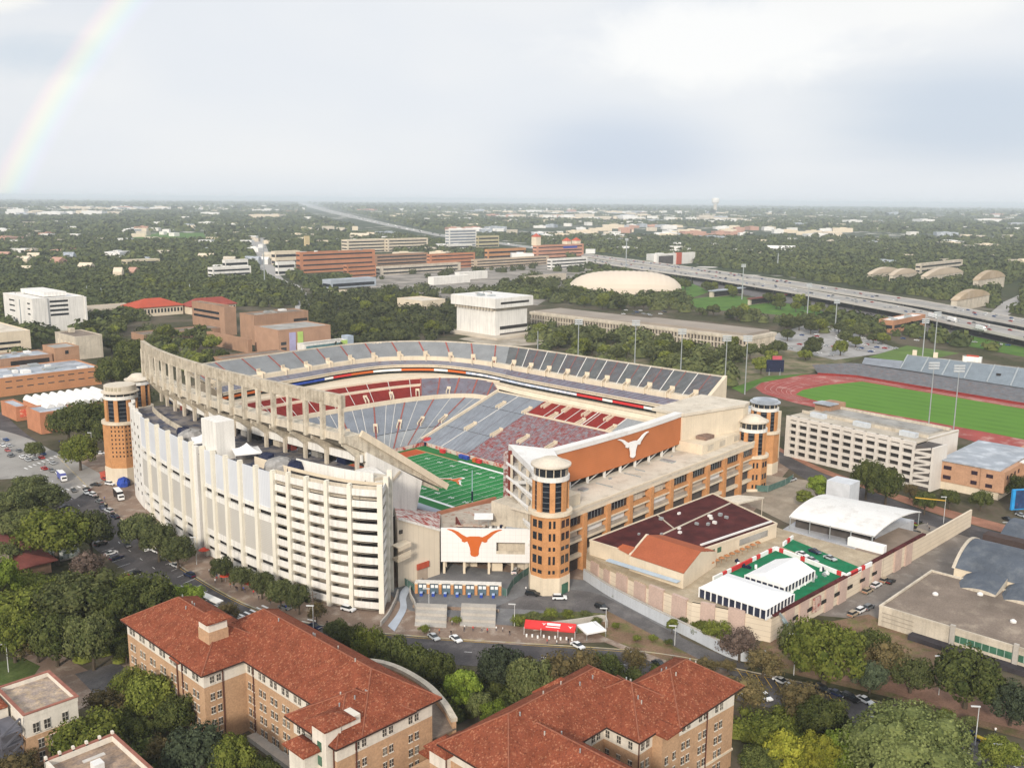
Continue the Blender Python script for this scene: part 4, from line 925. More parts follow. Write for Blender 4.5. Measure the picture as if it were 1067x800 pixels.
# cream block between board and capped tower
mb = MB(); mb.prism([(50.4, -89.6), (50.4, -76), (90, -74), (92, -96.5), (86, -97.5)], 22, 37.2); mb.build('east_block', CREAM, SE)
mb = MB(); mb.prism([(49.8, -90.3), (49.8, -74), (91, -72), (93, -96.5), (86, -98.2)], 37.2, 38.4); mb.build('east_block_roof', CROOF, SE)
mb = MB(); mb.prism([(96, -66), (96, -90), (114, -86), (146, -84), (146, -40), (126, -40)], 0, 24); mb.build('concourse_block', CREAM, SE)
for k in range(5):
    x = 100+k*9; mb = MB(); mb.box(x, x+7, -80, -50, 24, 24.6+.8*(k % 2)); mb.build('roof_slab', WROOF if k % 2 else ROOFBLUE, SE)
for k in range(6):
    mb = MB(); mb.box(97+k*3.8, 99.6+k*3.8, -90.6+k*.55, -88.4+k*.55, 17.5, 20); mb.build('window', GLASS, SE)
for k in range(5):
    mb = MB(); mb.box(95.6, 96.6, -70-k*4.2, -67.4-k*4.2, 25, 29); mb.build('upper_wall_panel', REDBRICK if k % 2 else CREAM, SE)
mb = MB(); mb.box(96, 124, -69, -64, 24, 29); mb.build('upper_landing', CREAM, SE)

# ================================================================ south gate: cream block, longhorn wall, upper stand
SG = thing('south_gate', 'white longhorn gate wall on columns with a cream block beside it', 'gate building', (-75, -80, 0))
# cream block with a sloping top
def slope_block(p, z0, zt, name, m):
    n = len(p); mb = MB(); mb.add([(*q, z0) for q in p]+[(*q, z) for q, z in zip(p, zt)], [(i, (i+1) % n, n+(i+1) % n, n+i) for i in range(n)]+[tuple(range(n, 2*n))]); return mb.build(name, m, SG)
slope_block([(-95.2, -78.6), (-77.6, -79.4), (-60, -60), (-80, -58)], 0, [23.6, 15.6, 13, 20], 'cream_block', mat_lines('cream_panel_wall', (.68, .60, .48), (.55, .48, .38), [('X', .45)], .05, .06, .12))
mb = MB(); mb.add([(-95, -78.2, 23.75), (-77.4, -79.0, 15.75), (-60, -60, 13.2), (-80, -58, 20.2)], [(0, 1, 2, 3)]); mb.build('seat_bank', mat('confetti_seats', (.66, .62, .58), .7, .1, .28, c2=(.36, .05, .035), f2=.515, fine=.15), SG)
mb = MB(); mb.beam((-95, -79.0, 24.0), (-77.8, -79.8, 16.0), .5, .7); mb.build('coping', WHITE, SG)
mb = MB(); mb.box(-94.6, -93.4, -79.05, -78.5, 18.6, 19.8); mb.build('window', GLASS, SG)
mb = MB(); mb.box(-87.5, -83.0, -79.35, -79.0, 0, 4.2); dr = mb.build('door', mat('tan_door', (.42, .34, .27), .8, .1, .5), SG)
mb = MB(); mb.box(-87.8, -82.6, -79.75, -79.3, 4.3, 6.3); sg_ = mb.build('sign_panel', mat('red_sign', (.45, .09, .05), .6, .15, .6), SG)
# walkway from the ramp into the block
mb = MB(); mb.prism([(-99, -80.4), (-92.8, -79.2), (-92.8, -82.4), (-99, -83.6)], 11.2, 12.0); mb.prism([(-99, -83.4), (-92.8, -82.2), (-92.8, -82.6), (-99, -83.8)], 12.0, 13.6); mb.prism([(-99, -83.4), (-92.8, -82.2), (-92.8, -82.6), (-99, -83.8)], 14.9, 15.9); mb.prism([(-99, -80.2), (-92.8, -79.0), (-92.8, -82.6), (-99, -83.8)], 15.9, 16.3); mb.build('foot_bridge', CREAM, SG)
# longhorn wall
bA, bB = np.array((-77.2, -79.6)), np.array((-55.6, -102.6)); bdv = (bB-bA)/np.linalg.norm(bB-bA); bL = np.linalg.norm(bB-bA); bn = np.array((bdv[1], -bdv[0]))
bn = bn if bn@np.array((-1, -1)) > 0 else -bn
def BP(t, o=0.0): p = bA+bdv*t+bn*o; return (float(p[0]), float(p[1]))
def bbox(t0, t1, o0, o1, z0, z1): return MB().prism([BP(t0, o0), BP(t1, o0), BP(t1, o1), BP(t0, o1)], z0, z1)
WALLM = mat_lines('white_tile_wall', (.76, .755, .745), (.64, .635, .63), [('Z', .62), ('X', .75)], .05, .03, .2)
HZ0, HZ1 = 4.6, 16.6
o0, o1, oz0, oz1 = bL*.60, bL*.91, 7.6, 11.8
lw_ = bbox(0, bL, -.5, .3, HZ0, oz0).build('longhorn_wall', WALLM, SG)
for (a_, b_, c_, d_) in ((0, bL, oz1, HZ1), (0, o0, oz0, oz1), (o1, bL, oz0, oz1)): bbox(a_, b_, -.5, .3, c_, d_).build('longhorn_wall', WALLM, SG)
bbox(o0-.2, o1+.2, -3, -2.6, oz0-.3, oz1+.3).build('balcony_recess', CREAM2, SG); bbox(o0, o1, -2.6, -.5, oz0-.2, oz0).build('balcony_floor', CREAM2, SG); bbox(o0, o1, -.1, .1, oz0, oz0+1.1).build('balcony_rail', CREAM2, SG)
c0 = BP(bL*.365, .32); mb = MB(); emblem(mb, 9.4, (c0[0], c0[1], 13.9), (bdv[0], bdv[1], 0), (0, 0, 1), (bn[0], bn[1], 0), .14); mb.build('longhorn_emblem', ORANGE, SG)
for t in (.6, 7.5, 16, 24, bL-1.5):
    for o in (-1.0, -7): bbox(t, t+.8, o-.4, o+.4, 0, HZ0+1).build('column', CREAM, SG)
bbox(0, bL, -15, -.5, HZ0, HZ0+.6).build('soffit_slab', CREAM2, SG)
bbox(7, 12, -9, -7.5, 0, 4.5).build('stair_flight', CREAM, SG); bbox(17, 21, -6, -3.5, 0, 3).build('ticket_booth', CREAM, SG); bbox(17, 21, -6.2, -3.4, 3.0, 3.4).build('booth_roof', MREDST, SG)
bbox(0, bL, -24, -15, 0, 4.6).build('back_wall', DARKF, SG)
# upper south stand behind the wall
mb = MB(); mb.prism([BP(0, -.5), BP(bL, -.5), (-36, -82), (-36, -64), (-60, -60)], 12.6, 13.0); mb.build('stand_floor', mat('stand_deck', (.42, .37, .31), .9, .15, .3, c2=(.30, .12, .08), f2=.62), SG)
mb = MB(); mb.wall(resample([(-62, -61), (-34, -63)], n=8), 0, 14.2, 1.0); mb.build('stand_front', mat('red_tan_wall', (.36, .16, .10), .9, .15, .3), SG)
mb = deck([BP(6, -14), BP(15, -12)], [BP(4, -2), BP(15, -2)], 13.2, 16.4, 8); mb.build('seat_bank', mat('tan_seats', (.48, .40, .32), .8, .15, .5, c2=(.40, .14, .07), f2=.58), SG)
mb = MB(); mb.wall([BP(4, -13), BP(6.5, -3)], 13, 16.2, .5); mb.build('stand_divider', MREDST, SG)
mb = deck([BP(22, -12), BP(30, -10)], [BP(22, -3), BP(31, -3)], 13.2, 15.4, 6); mb.build('seat_bank', SEATG2, SG)
cx_, cy_ = P(504, 537.5, 17.5)
CN = MB(); CN.obox(cx_, cy_, 17.2, 17.6, 6.6, 6.0, radians(-45)); CN.build('stand_canopy', TENT, SG)
for dx, dy in ((-2.6, 0), (2.6, 0), (0, 2.6), (0, -2.6)): mb = MB(); mb.tube((cx_+dx*.9, cy_+dy*.9, 13), (cx_+dx*.9, cy_+dy*.9, 17.2), .1); mb.build('canopy_post', STEEL, SG)
for k in range(9): mb = MB(); p = BP(14+k*.9, -9+RND.random()*5); mb.obox(p[0], p[1], 13, 14+RND.random(), .8, .8, RND.random()); mb.build('equipment_case', RNDC[k % 6] if k % 3 else WPAINT, SG)
# turnstile gate in front
GT = thing('turnstile_gate', 'long row of seven glazed turnstile bays between short brick posts on the south plaza', 'gate', (*P(476, 618), 0))
gA, gB = np.array(P(434, 617.5)), np.array(P(521, 620)); gd = (gB-gA)/np.linalg.norm(gB-gA); gl = np.linalg.norm(gB-gA); gn_ = np.array((gd[1], -gd[0])); gn_ = gn_ if gn_@np.array((-1, -1)) > 0 else -gn_
def gbox(t0, t1, o0, o1, z0, z1): 
    q = lambda t, o: tuple(map(float, gA+gd*t+gn_*o)); return MB().prism([q(t0, o0), q(t1, o0), q(t1, o1), q(t0, o1)], z0, z1)
for k in range(8):
    t = gl*k/7; gbox(t-.45, t+.45, -.45, .45, 0, 3.3).build('brick_post', BRICK, GT); gbox(t-.55, t+.55, -.55, .55, 3.3, 3.7).build('post_cap', CREAM, GT)
gbox(-.4, gl+.4, -1.5, .6, 3.7, 4.0).build('gate_canopy', WHITE, GT)
for k in range(7):
    t = gl*k/7+.6; b_ = gl/7-1.2
    gbox(t, t+b_, -.06, .06, .1, 3.2).build('gate_screen', mat('blue_grey_mesh', (.10, .15, .19), .5, .2, .6), GT)
    for j in (0, 1): gbox(t+.25+j*b_*.5, t+b_*.5-.1+j*b_*.5, .08, .14, 2.0, 3.0).build('gate_sign', WPAINT, GT)
    gbox(t+b_*.3, t+b_*.3+.9, 1.5, 2.6, 0, 1.1).build('turnstile', BLUE, GT); gbox(t+b_*.3, t+b_*.3+.9, 1.4, 2.7, 1.1, 1.25).build('turnstile_cover', mat('pale_blue_cover', (.4, .5, .7), .5, .1, .5), GT)
# green glass fence by the gate and in front of the tower
def glass_fence(name, label, pts, h=2.8):
    T = thing(name, label, 'fence', (*pts[0], 0)); n = len(pts)
    for a, b in zip(pts, pts[1:]):
        mb = MB(); mb.beam((*a, h/2+.1), (*b, h/2+.1), .06, h-.3); mb.build('fence_panel', mat('green_mesh', (.09, .16, .14), .5, .2, .6), T)
    for a in pts: mb = MB(); mb.tube((*a, 0), (*a, h+.1), .09, n=6); mb.build('fence_post', STEEL, T)
glass_fence('metal_fence', 'green mesh fence closing the plaza between turnstiles and brick tower', [P(523, 620), P(528, 622), P(535, 610), P(545, 602), P(552, 598)])
glass_fence('metal_fence', 'green mesh fence beside the turnstile row, next to the ramp', [P(417, 607), P(425, 612), P(432, 617)])
glass_fence('metal_fence', 'green mesh fence enclosing the tan lot below the capped brick tower', [P(785, 512), P(800, 513), P(818, 506), P(826, 501)], 3.2)
# serpentine ramp path and terrace walls in front
rp1 = [P(430, 606), P(421, 612), P(416, 620), P(417, 632), P(412, 642), P(404, 652)]; rp2 = [P(434, 610), P(427, 616), P(423, 624), P(424, 634), P(418, 646), P(411, 658)]
ribbon('curved_ramp', rp1, rp2, mat('pale_blue_path', (.42, .46, .52), .6, .1, .2), .14, 24)
for q, nm_, lb in (([P(439, 606), P(428, 613), P(427, 622), P(431, 630), P(433, 640)], 'low_wall', 'curved pale low wall on the right side of the winding ramp path'), ([P(414, 618), P(411, 628), P(404, 642), P(396, 652)], 'low_wall', 'curved pale low wall on the ramp building side of the winding path')):
    mb = MB(); mb.wall(resample(spline(q, 1), 1), 0, 1.5, .45); tag(mb.build(nm_, CONC), lb, 'wall')
pq = [P(432, 634), P(470, 636), P(520, 639)]; 
mb = MB(); mb.wall(resample([P(430, 633), P(520, 638)], 3), -.02, .9, .5); tag(mb.build('plaza_edge_wall', PAVE), 'brown plaza edge wall above the concrete steps', 'wall')
for (ua, ub, lb) in ((434, 466, 'left bank of broad pale concrete steps below the turnstiles'), (481, 517, 'right bank of broad pale concrete steps below the turnstiles')):
    A = [P(ua, 636), P(ub, 637.5)]; B2 = [P(ua-2, 652), P(ub-1, 654)]
    mb = MB(); R_ = []
    for k in range(4):
        za = 2.6-k*.8; R_.append([(*p, za) for p in lerp2(A, B2, k/4)]); R_.append([(*p, za) for p in lerp2(A, B2, (k+1)/4)])
    R_.append([(*p, 0) for p in B2]); mb.grid([[(*p, 0) for p in A]]+R_); tag(mb.build('concrete_steps', CONC), lb, 'steps')
mb = MB(); mb.wall(resample([P(556, 657), P(600, 652), P(630, 647), P(632, 654)], 2), 0, 2.2, .4); tag(mb.build('retaining_wall', CONC), 'thin concrete retaining wall behind the red tent', 'wall')
# ================================================================ windows and simple buildings
_WM = {}
def win(root, x, y, z, wd, h, ang, m=None, name='window', th=.14, kind=None):
    m = m or GLASS; m = BLIND if m is WOODW and RND.random() < .3 else m; key = (round(wd, 2), round(h, 2), m.name, th)
    if key not in _WM:
        me = bpy.data.meshes.new(name); a, b_ = wd/2, th/2
        me.from_pydata([(-a,-b_,0),(a,-b_,0),(a,b_,0),(-a,b_,0),(-a,-b_,h),(a,-b_,h),(a,b_,h),(-a,b_,h)], [], [(0,3,2,1),(4,5,6,7),(0,1,5,4),(1,2,6,5),(2,3,7,6),(3,0,4,7)])
        me.materials.append(m); _WM[key] = me
        if m in (WOODW, BLIND):
            q = MB().box(-a-.12, a+.12, -b_-.12, b_, -.22, 0).box(-a-.07, a+.07, -b_+.01, b_-.01, h, h+.14).box(-.04, .04, -b_-.02, b_, 0, h).box(-a, a, -b_-.02, b_, h*.5-.04, h*.5+.04); me.clear_geometry(); vs_ = [(-a,-b_,0),(a,-b_,0),(a,b_,0),(-a,b_,0),(-a,-b_,h),(a,-b_,h),(a,b_,h),(-a,b_,h)]; me.from_pydata(vs_+q.v, [], [(0,3,2,1),(4,5,6,7),(0,1,5,4),(1,2,6,5),(2,3,7,6),(3,0,4,7)]+[tuple(i+8 for i in f) for f in q.f]); me.materials.append(STUC); me.polygons.foreach_set('material_index', [0]*6+[1]*len(q.f))
    o = bpy.data.objects.new(name, _WM[key]); COL.objects.link(o); o.parent = root
    off = mathutils.Vector((0, 0, 0)); r = root
    while r is not None: off += r.location; r = r.parent
    o.location = mathutils.Vector((x, y, z))-off; o.rotation_euler = (0, 0, ang); return o
def winrow(root, p, q, zs, ts, wd, h, m=None, out=.05, name='window', sill=None):
    """windows at distances ts along the wall p-q on each level of zs (outside is to the right of travel)"""
    p, q = np.array(p, float), np.array(q, float); d = q-p; d = d/np.linalg.norm(d); n = np.array((d[1], -d[0])); a = atan2(d[1], d[0])
    for z in zs:
        for t in ts:
            c = p+d*t+n*out; win(root, c[0], c[1], z, wd, h, a, m, name)
def solve(f, target, lo, hi):
    flo = f(lo) < f(hi)
    for _ in range(50):
        m_ = (lo+hi)/2
        if (f(m_) < target) == flo: lo = m_
        else: hi = m_
    return (lo+hi)/2
def pfit(sw, se_u, nw_u, top_v):
    x0, y0 = P(*sw); h = solve(lambda h: PJ(x0, y0, h)[1], top_v, 0, 120)
    dm = depth(x0, y0)
    x1 = solve(lambda x: PJ(x, y0, 0)[0], se_u, x0, x0+dm*.7); y1 = solve(lambda y: PJ(x0, y, 0)[0], nw_u, y0, y0+dm*.9)
    return x0, x1, y0, y1, h
def pb(name, label, cat, sw, se_u, nw_u, top_v, wall, roof, par=.8, group=None, dims=None, lims=None):
    x0, x1, y0, y1, h = dims or pfit(sw, se_u, nw_u, top_v)
    if lims: x1 = min(x1, x0+lims[0]); y1 = min(y1, y0+lims[1])
    T = thing(name, label, cat, ((x0+x1)/2, (y0+y1)/2, 0), group)
    MB().box(x0, x1, y0, y1, 0, h-par).build('walls', wall, T)
    mb = MB(); t = .5
    mb.box(x0-.1, x1+.1, y0-.1, y0+t, h-par, h); mb.box(x0-.1, x1+.1, y1-t, y1+.1, h-par, h); mb.box(x0-.1, x0+t, y0+t, y1-t, h-par, h); mb.box(x1-t, x1+.1, y0+t, y1-t, h-par, h); mb.build('parapet', wall, T)
    MB().box(x0+t, x1-t, y0+t, y1-t, h-par, h-par+.12).build('roof', roof, T)
    foot(x0, x1, y0, y1); return T, (x0, x1, y0, y1, h)
def ribbon_w(T, D, face, z0, z1, t0, t1, m=None, name='ribbon_window', out=.08):
    x0, x1, y0, y1, h = D; mb = MB()
    if face == 'S': mb.box(x0+(x1-x0)*t0, x0+(x1-x0)*t1, y0-out, y0+.3, z0, z1)
    else: mb.box(x0-out, x0+.3, y0+(y1-y0)*t0, y0+(y1-y0)*t1, z0, z1)
    return mb.build(name, m or GLASS, T)
def units(T, D, n, seed=1, m=None):
    r = random.Random(seed); x0, x1, y0, y1, h = D
    for k in range(n):
        x, y = x0+(x1-x0)*(.1+.8*r.random()), y0+(y1-y0)*(.1+.8*r.random()); a, b_, c = 1+2.5*r.random(), 1+2*r.random(), .8+1.4*r.random()
        MB().box(x-a, x+a, y-b_, y+b_, h-.7, h-.7+c).build('roof_unit', m or r.choice([STEEL, WROOF, ROOFGREY]), T)
def hip(x0, x1, y0, y1, z, hgt, ov=.9, th=.35, gable=()):
    x0 -= ov; x1 += ov; y0 -= ov; y1 += ov; mb = MB()
    W, D = x1-x0, y1-y0; k = min(W, D)/2
    if D >= W: a, b_ = ((x0+x1)/2, y0+k, z+hgt), ((x0+x1)/2, y1-k, z+hgt)
    else: a, b_ = (x0+k, (y0+y1)/2, z+hgt), (x1-k, (y0+y1)/2, z+hgt)
    v = [(x0, y0, z), (x1, y0, z), (x1, y1, z), (x0, y1, z), a, b_]+[(x0, y0, z-th), (x1, y0, z-th), (x1, y1, z-th), (x0, y1, z-th)]
    f = [(0, 1, 4), (1, 2, 5, 4), (2, 3, 5), (3, 0, 4, 5)] if D >= W else [(0, 1, 5, 4), (1, 2, 5), (2, 3, 4, 5), (3, 0, 4)]
    f += [(6, 7, 1, 0), (7, 8, 2, 1), (8, 9, 3, 2), (9, 6, 0, 3), (9, 8, 7, 6)]
    return mb.add(v, f)

# ================================================================ red-roofed residence halls
WOODW = mat('bronze_window', (.055, .05, .045), .3, .3, .5, spec=.5)
STUC = mat('cream_stucco', (.68, .63, .55), .85, .06, .2, streak=.14, fine=.06); BLIND = mat('blind_window', (.16, .145, .12), .35, .3, .6, spec=.4)
def hall_walls(T, poly, h, zs, skip=(), wz=15.2, sp=5.6):
    """brick walls with a stucco top storey, paired windows per bay along the listed edges"""
    ar = sum(poly[i][0]*poly[(i+1) % len(poly)][1]-poly[(i+1) % len(poly)][0]*poly[i][1] for i in range(len(poly)))
    if ar < 0: poly = poly[::-1]
    MB().prism(poly, 0, wz).build('brick_wall', DBRICK, T)
    MB().prism(poly, wz, h).build('stucco_wall', STUC, T)
    return poly
def hall_windows(T, p, q, zs, sp=5.6, first=2.2, wd=.95, h=1.6, gap=1.7):
    d = hypot(q[0]-p[0], q[1]-p[1]); ts = []; t = first
    while t+gap < d-1.0: ts += [t, t+gap]; t += sp
    winrow(T, p, q, zs, ts, wd, h, WOODW)
ZS = [1.4, 4.8, 8.2, 11.6, 15.9]
H1 = thing('residence_hall', 'long L shaped buff brick hall with red tile roofs and a square cupola', 'residence hall', (-172, -122, 0))
hall_walls(H1, [(-186.8, -121), (-167.5, -121), (-167.5, -81), (-186.8, -81)], 18.8, ZS)
hall_walls(H1, [(-176.0, -152), (-157.5, -152), (-157.5, -110), (-176.0, -110)], 18.9, ZS)
hall_walls(H1, [(-182.6, -167), (-157.4, -167.1), (-157.4, -151.5), (-182.6, -151.5)], 18.7, ZS)
hip(-186.8, -167.5, -121, -81, 19, 6.3, 1.1).build('roof', TILE, H1)
hip(-176, -156.5, -167, -104, 19.05, 6.9, 1.1).build('roof', TILE, H1)
hip(-182.6, -164, -167.2, -151, 18.95, 5.0, 1.1).build('roof', TILE, H1)
hip(-188, -184, -111.5, -107.5, 18.6, 1.4, .3).build('dormer_roof', TILE, H1)
hip(-160, -152, -150, -132, 14, 4.0, 1.0).build('roof', TILE, H1); MB().box(-160, -152.6, -150, -132, 0, 14).build('brick_wall', DBRICK, H1)
hall_windows(H1, (-186.8, -81), (-186.8, -121), ZS, 5.5); hall_windows(H1, (-186.8, -121), (-176, -121), ZS, 6.2, 2.0)
hall_windows(H1, (-176.0, -121), (-176.0, -151.5), ZS, 4.9, 1.5); hall_windows(H1, (-182.6, -151.5), (-182.6, -167), ZS, 5, 2.0); hall_windows(H1, (-182.6, -167), (-157.4, -167.1), ZS, 7.0, 5.0)
cu = MB().box(-182.0, -177.2, -115.4, -110.6, 20, 28.0).build('cupola', STUC, H1); hip(-182.0, -177.2, -115.4, -110.6, 28.0, 1.7, .9).build('cupola_roof', TILE, cu)
MB().box(-182.15, -177.05, -115.55, -110.45, 20.5, 25.4).build('cupola_base', DBRICK, cu)
cu = MB().box(-184.3, -180.6, -165.8, -161.0, 0, 22.5).build('stair_turret', STUC, H1); hip(-184.3, -178.0, -165.8, -160.4, 22.5, 1.3, .7).build('turret_roof', TILE, cu); MB().box(-180.6, -175.5, -165.5, -160.8, 19, 22.4).build('turret_back', STUC, cu)
hip(-188.0, -184.3, -163.5, -157.0, 17.4, 1.6, .6).build('porch_roof', TILE, H1); MB().box(-187.6, -183, -163, -157.4, 0, 17.3).build('stucco_wall', STUC, H1)
for z in (3, 6.6, 10.2, 13.8, 17.0): win(H1, -184.4, -163.6, z, 1.3, 2.0, pi/2, GLASSG)
for x, y in ((-187.0, -110.8), (-187.05, -108.4), (-182.1, -121.15), (-176.2, -124.6), (-178.0, -167.25), (-182.8, -166.2)): mb = MB(); mb.tube((x, y, 0), (x, y, 18.7), .16, n=6); mb.build('drain_pipe', mat('rust_brown_pipe', (.10, .04, .03), .7, .2, .5), H1)
MB().box(-178.5, -176.1, -151, -124.5, 0, 1.2).build('terrace_wall', CONC, H1)
# curved walled terrace at its corner
cw = spline([(-152.0, -126.5), (-147, -127.2), (-143.6, -131.5), (-142.2, -139), (-142.8, -149), (-145.4, -158), (-148.8, -165.5)], 1)
MB().wall(cw, 0, 9.6, -.9).build('curved_wall', DBRICK, H1); MB().wall(offset(cw, .3), 9.6, 10.5, -1.5).build('curved_coping', CREAM2, H1)
MB().prism(cw+[(-158, -165), (-157, -127)], 7.6, 8.0).build('terrace_roof', ROOFBROWN, H1)
foot(-190, -142, -170, -78)
CAPM = mat('ridge_tile', (.26, .10, .062), .95, .2, 1.2); GUT = mat('dark_gutter', (.05, .028, .022), .7, .2, .5)
def trim(T, x0, x1, y0, y1, z, hgt, ov):
    x0 -= ov; x1 += ov; y0 -= ov; y1 += ov; W, D = x1-x0, y1-y0; k = min(W, D)/2
    a, b_ = (((x0+x1)/2, y0+k, z+hgt), ((x0+x1)/2, y1-k, z+hgt)) if D >= W else ((x0+k, (y0+y1)/2, z+hgt), (x1-k, (y0+y1)/2, z+hgt))
    cs = [(x0, y0, z), (x1, y0, z), (x1, y1, z), (x0, y1, z)]; es = ((0, a), (1, a), (2, b_), (3, b_)) if D >= W else ((0, a), (3, a), (1, b_), (2, b_))
    for p, q in [(a, b_)]+[(cs[i], e) for i, e in es]: MB().tube((p[0], p[1], p[2]+.04), (q[0], q[1], q[2]+.04), .17, n=6).build('ridge_cap', CAPM, T)
    for i in range(4): p, q = cs[i], cs[(i+1) % 4]; MB().beam((p[0], p[1], z-.2), (q[0], q[1], z-.2), .28, .3).build('gutter', GUT, T)
    for j in range(5): t, s = RND.random(), RND.uniform(.3, .7); x, y = x0+W*(.25+.5*t if D < W else .5+(s-.5)*.5), y0+D*(.2+.6*t if D >= W else .5+(s-.5)*.5); zz = z+hgt*min(abs(x-x0), abs(x1-x), abs(y-y0), abs(y1-y))/k; MB().tube((x, y, zz-.3), (x, y, zz+.75), .16, n=6).build('roof_vent', CONC if j % 2 else STEEL, T)
for q in ((-186.8, -167.5, -121, -81, 19, 6.3, 1.1), (-176, -156.5, -167, -104, 19.05, 6.9, 1.1), (-182.6, -164, -167.2, -151, 18.95, 5.0, 1.1)): trim(H1, *q)
H2 = thing('residence_hall', 'buff brick hall with wide red tile roofs cut off by the bottom frame edge', 'residence hall', (-135, -200, 0))
hall_walls(H2, [(-126.8, -210.2), (-106.3, -211.6), (-103.9, -194.0), (-126.8, -193)], 18.8, ZS)
hall_walls(H2, [(-166, -199.5), (-125, -199.5), (-125, -182.5), (-166, -182.5)], 18.8, ZS)
hall_walls(H2, [(-137.8, -208.5), (-125, -208.5), (-125, -196), (-137.8, -196)], 18.75, ZS)
hall_walls(H2, [(-160, -225), (-148, -225), (-148, -195), (-160, -195)], 18.7, ZS)
hip(-127.5, -104.4, -211.2, -194.2, 19.0, 6.4, 1.1).build('roof', TILE, H2)
hip(-167, -122, -200, -182, 19.05, 6.6, 1.1).build('roof', TILE, H2)
hip(-137.8, -121, -208.4, -190, 18.95, 6.0, 1.1).build('roof', TILE, H2)
hip(-160, -147.8, -229, -189, 18.9, 4.7, 1.1).build('roof', TILE, H2)
hip(-133, -128.5, -212.0, -206.5, 18.8, 1.6, .5).build('dormer_roof', TILE, H2); MB().box(-133, -127, -211.0, -205.5, 0, 18.7).build('stucco_wall', DBRICK, H2)
hip(-139, -131, -188, -181.0, 19.2, 3.2, .6).build('dormer_roof', TILE, H2)
hall_windows(H2, (-126.8, -210.2), (-106.3, -211.6), ZS, 5.8, 2.4); hall_windows(H2, (-137.8, -196), (-137.8, -208.5), ZS, 6, 1.5, gap=3.0); hall_windows(H2, (-137.8, -208.5), (-133.2, -208.5), ZS, 6, 1.4); hall_windows(H2, (-148, -199.6), (-137.8, -199.5), ZS, 5, 1.6)
for k in range(3): winrow(H2, (-133, -211.05), (-127, -211.05), ZS[:4], [1.5, 4.3], .9, 1.6, WOODW) if k == 0 else None
for x, y in ((-126.9, -210.4), (-116.5, -211.1), (-137.9, -208.6)): mb = MB(); mb.tube((x, y-.1, 0), (x, y-.1, 18.7), .16, n=6); mb.build('drain_pipe', mat('rust_brown_pipe', (.1, .04, .03)), H2)
MB().prism([(-126.9, -210.45), (-106.1, -211.85), (-106.1, -211.3), (-126.9, -210.0)], 4.1, 4.6).build('string_course', CREAM, H2)
foot(-168, -100, -230, -180)
for q in ((-127.5, -104.4, -211.2, -194.2, 19.0, 6.4, 1.1), (-167, -122, -200, -182, 19.05, 6.6, 1.1), (-137.8, -121, -208.4, -190, 18.95, 6.0, 1.1), (-160, -147.8, -229, -189, 18.9, 4.7, 1.1)): trim(H2, *q)
# link block with its own little tower, between the halls
LK = thing('tile_roof_turret', 'small square stucco turret with a red pyramid roof between the two residence halls', 'turret', (-165, -180, 0))
MB().box(-167.2, -162.8, -182.6, -177.6, 0, 13).build('brick_wall', DBRICK, LK); MB().box(-167.25, -162.75, -182.65, -177.55, 13, 16.8).build('stucco_wall', STUC, LK); hip(-167.2, -162.8, -182.6, -177.6, 16.8, 2.2, .9).build('roof', TILE, LK)
MB().tube((-167.4, -182.8, 0), (-167.4, -182.8, 16.8), .13, n=6).build('drain_pipe', mat('rust_brown_pipe', (.1, .04, .03)), LK)
LB = thing('link_building', 'low red tile roofed link beside the pyramid roofed turret', 'building', (-160, -174, 0))
MB().box(-175, -155, -192, -172, 0, 9.5).build('brick_wall', DBRICK, LB); hip(-176, -167.8, -194, -174, 9.6, 3.2, 1).build('roof', TILE, LB); hip(-162, -152, -178, -170, 9.8, 3.5, 1).build('roof', TILE, LB)
# ================================================================ bottom-left buildings
B1, D1 = pb('flat_roof_building', 'cream and buff corner building with a stained flat roof and dark iron fire stairs', 'building', None, 0, 0, 0, STUC, mat('stained_roof', (.28, .23, .20), .95, .3, .35, c2=(.40, .31, .22), f2=.52, fine=.2), 1.1, dims=(-219.2, -207.6, -100.5, -83.5, 13.2))
MB().box(-219.4, -207.4, -100.7, -83.3, 0, 7.6).build('brick_wall', DBRICK, B1)
mb = MB(); x0, x1, y0, y1 = -219.5, -207.3, -100.8, -83.2
for q in ((x0, x1, y0, y0+.7), (x0, x1, y1-.7, y1), (x0, x0+.7, y0+.7, y1-.7), (x1-.7, x1, y0+.7, y1-.7)): mb.box(*q, 13.2, 13.45)
mb.build('coping', mat('brick_coping', (.28, .12, .09), .9, .2, .5), B1)
winrow(B1, (-219.2, -100.7), (-207.6, -100.5), [8.4], [2.2, 4.6, 8.6], 1.2, 2.2, WOODW); winrow(B1, (-219.2, -100.7), (-207.6, -100.7), [1.2, 4.4], [3.0, 5.4, 9.0], 1.2, 2.0, WOODW); winrow(B1, (-219.3, -84), (-219.3, -100), [8.4], [3, 6, 13.5], 1.2, 2.2, WOODW)
fs = mat('grey_iron', (.12, .12, .14), .6, .2, .4)
for k in range(4):
    z = 1.5+k*2.9; MB().box(-224.5, -219.9, -101, -93, z, z+.15).build('stair_landing', fs, B1); mb = MB(); mb.beam((-224.2, -101, z+.15), (-220.2, -101, z+2.9), .2, .5); mb.beam((-224.5, -101, z+1.1), (-220, -101, z+1.1), .07); mb.beam((-224.5, -93, z+1.1), (-224.5, -101, z+1.1), .07); mb.build('fire_stair', fs, B1)
for x, y in ((-224.4, -100.9), (-220.1, -100.9), (-224.4, -93.1)): MB().tube((x, y, 0), (x, y, 13), .1, n=6).build('stair_post', fs, B1)
B1b = thing('house', 'buff walled house with a red tile roof at the left edge behind the fire stairs', 'house', (-228, -88, 0))
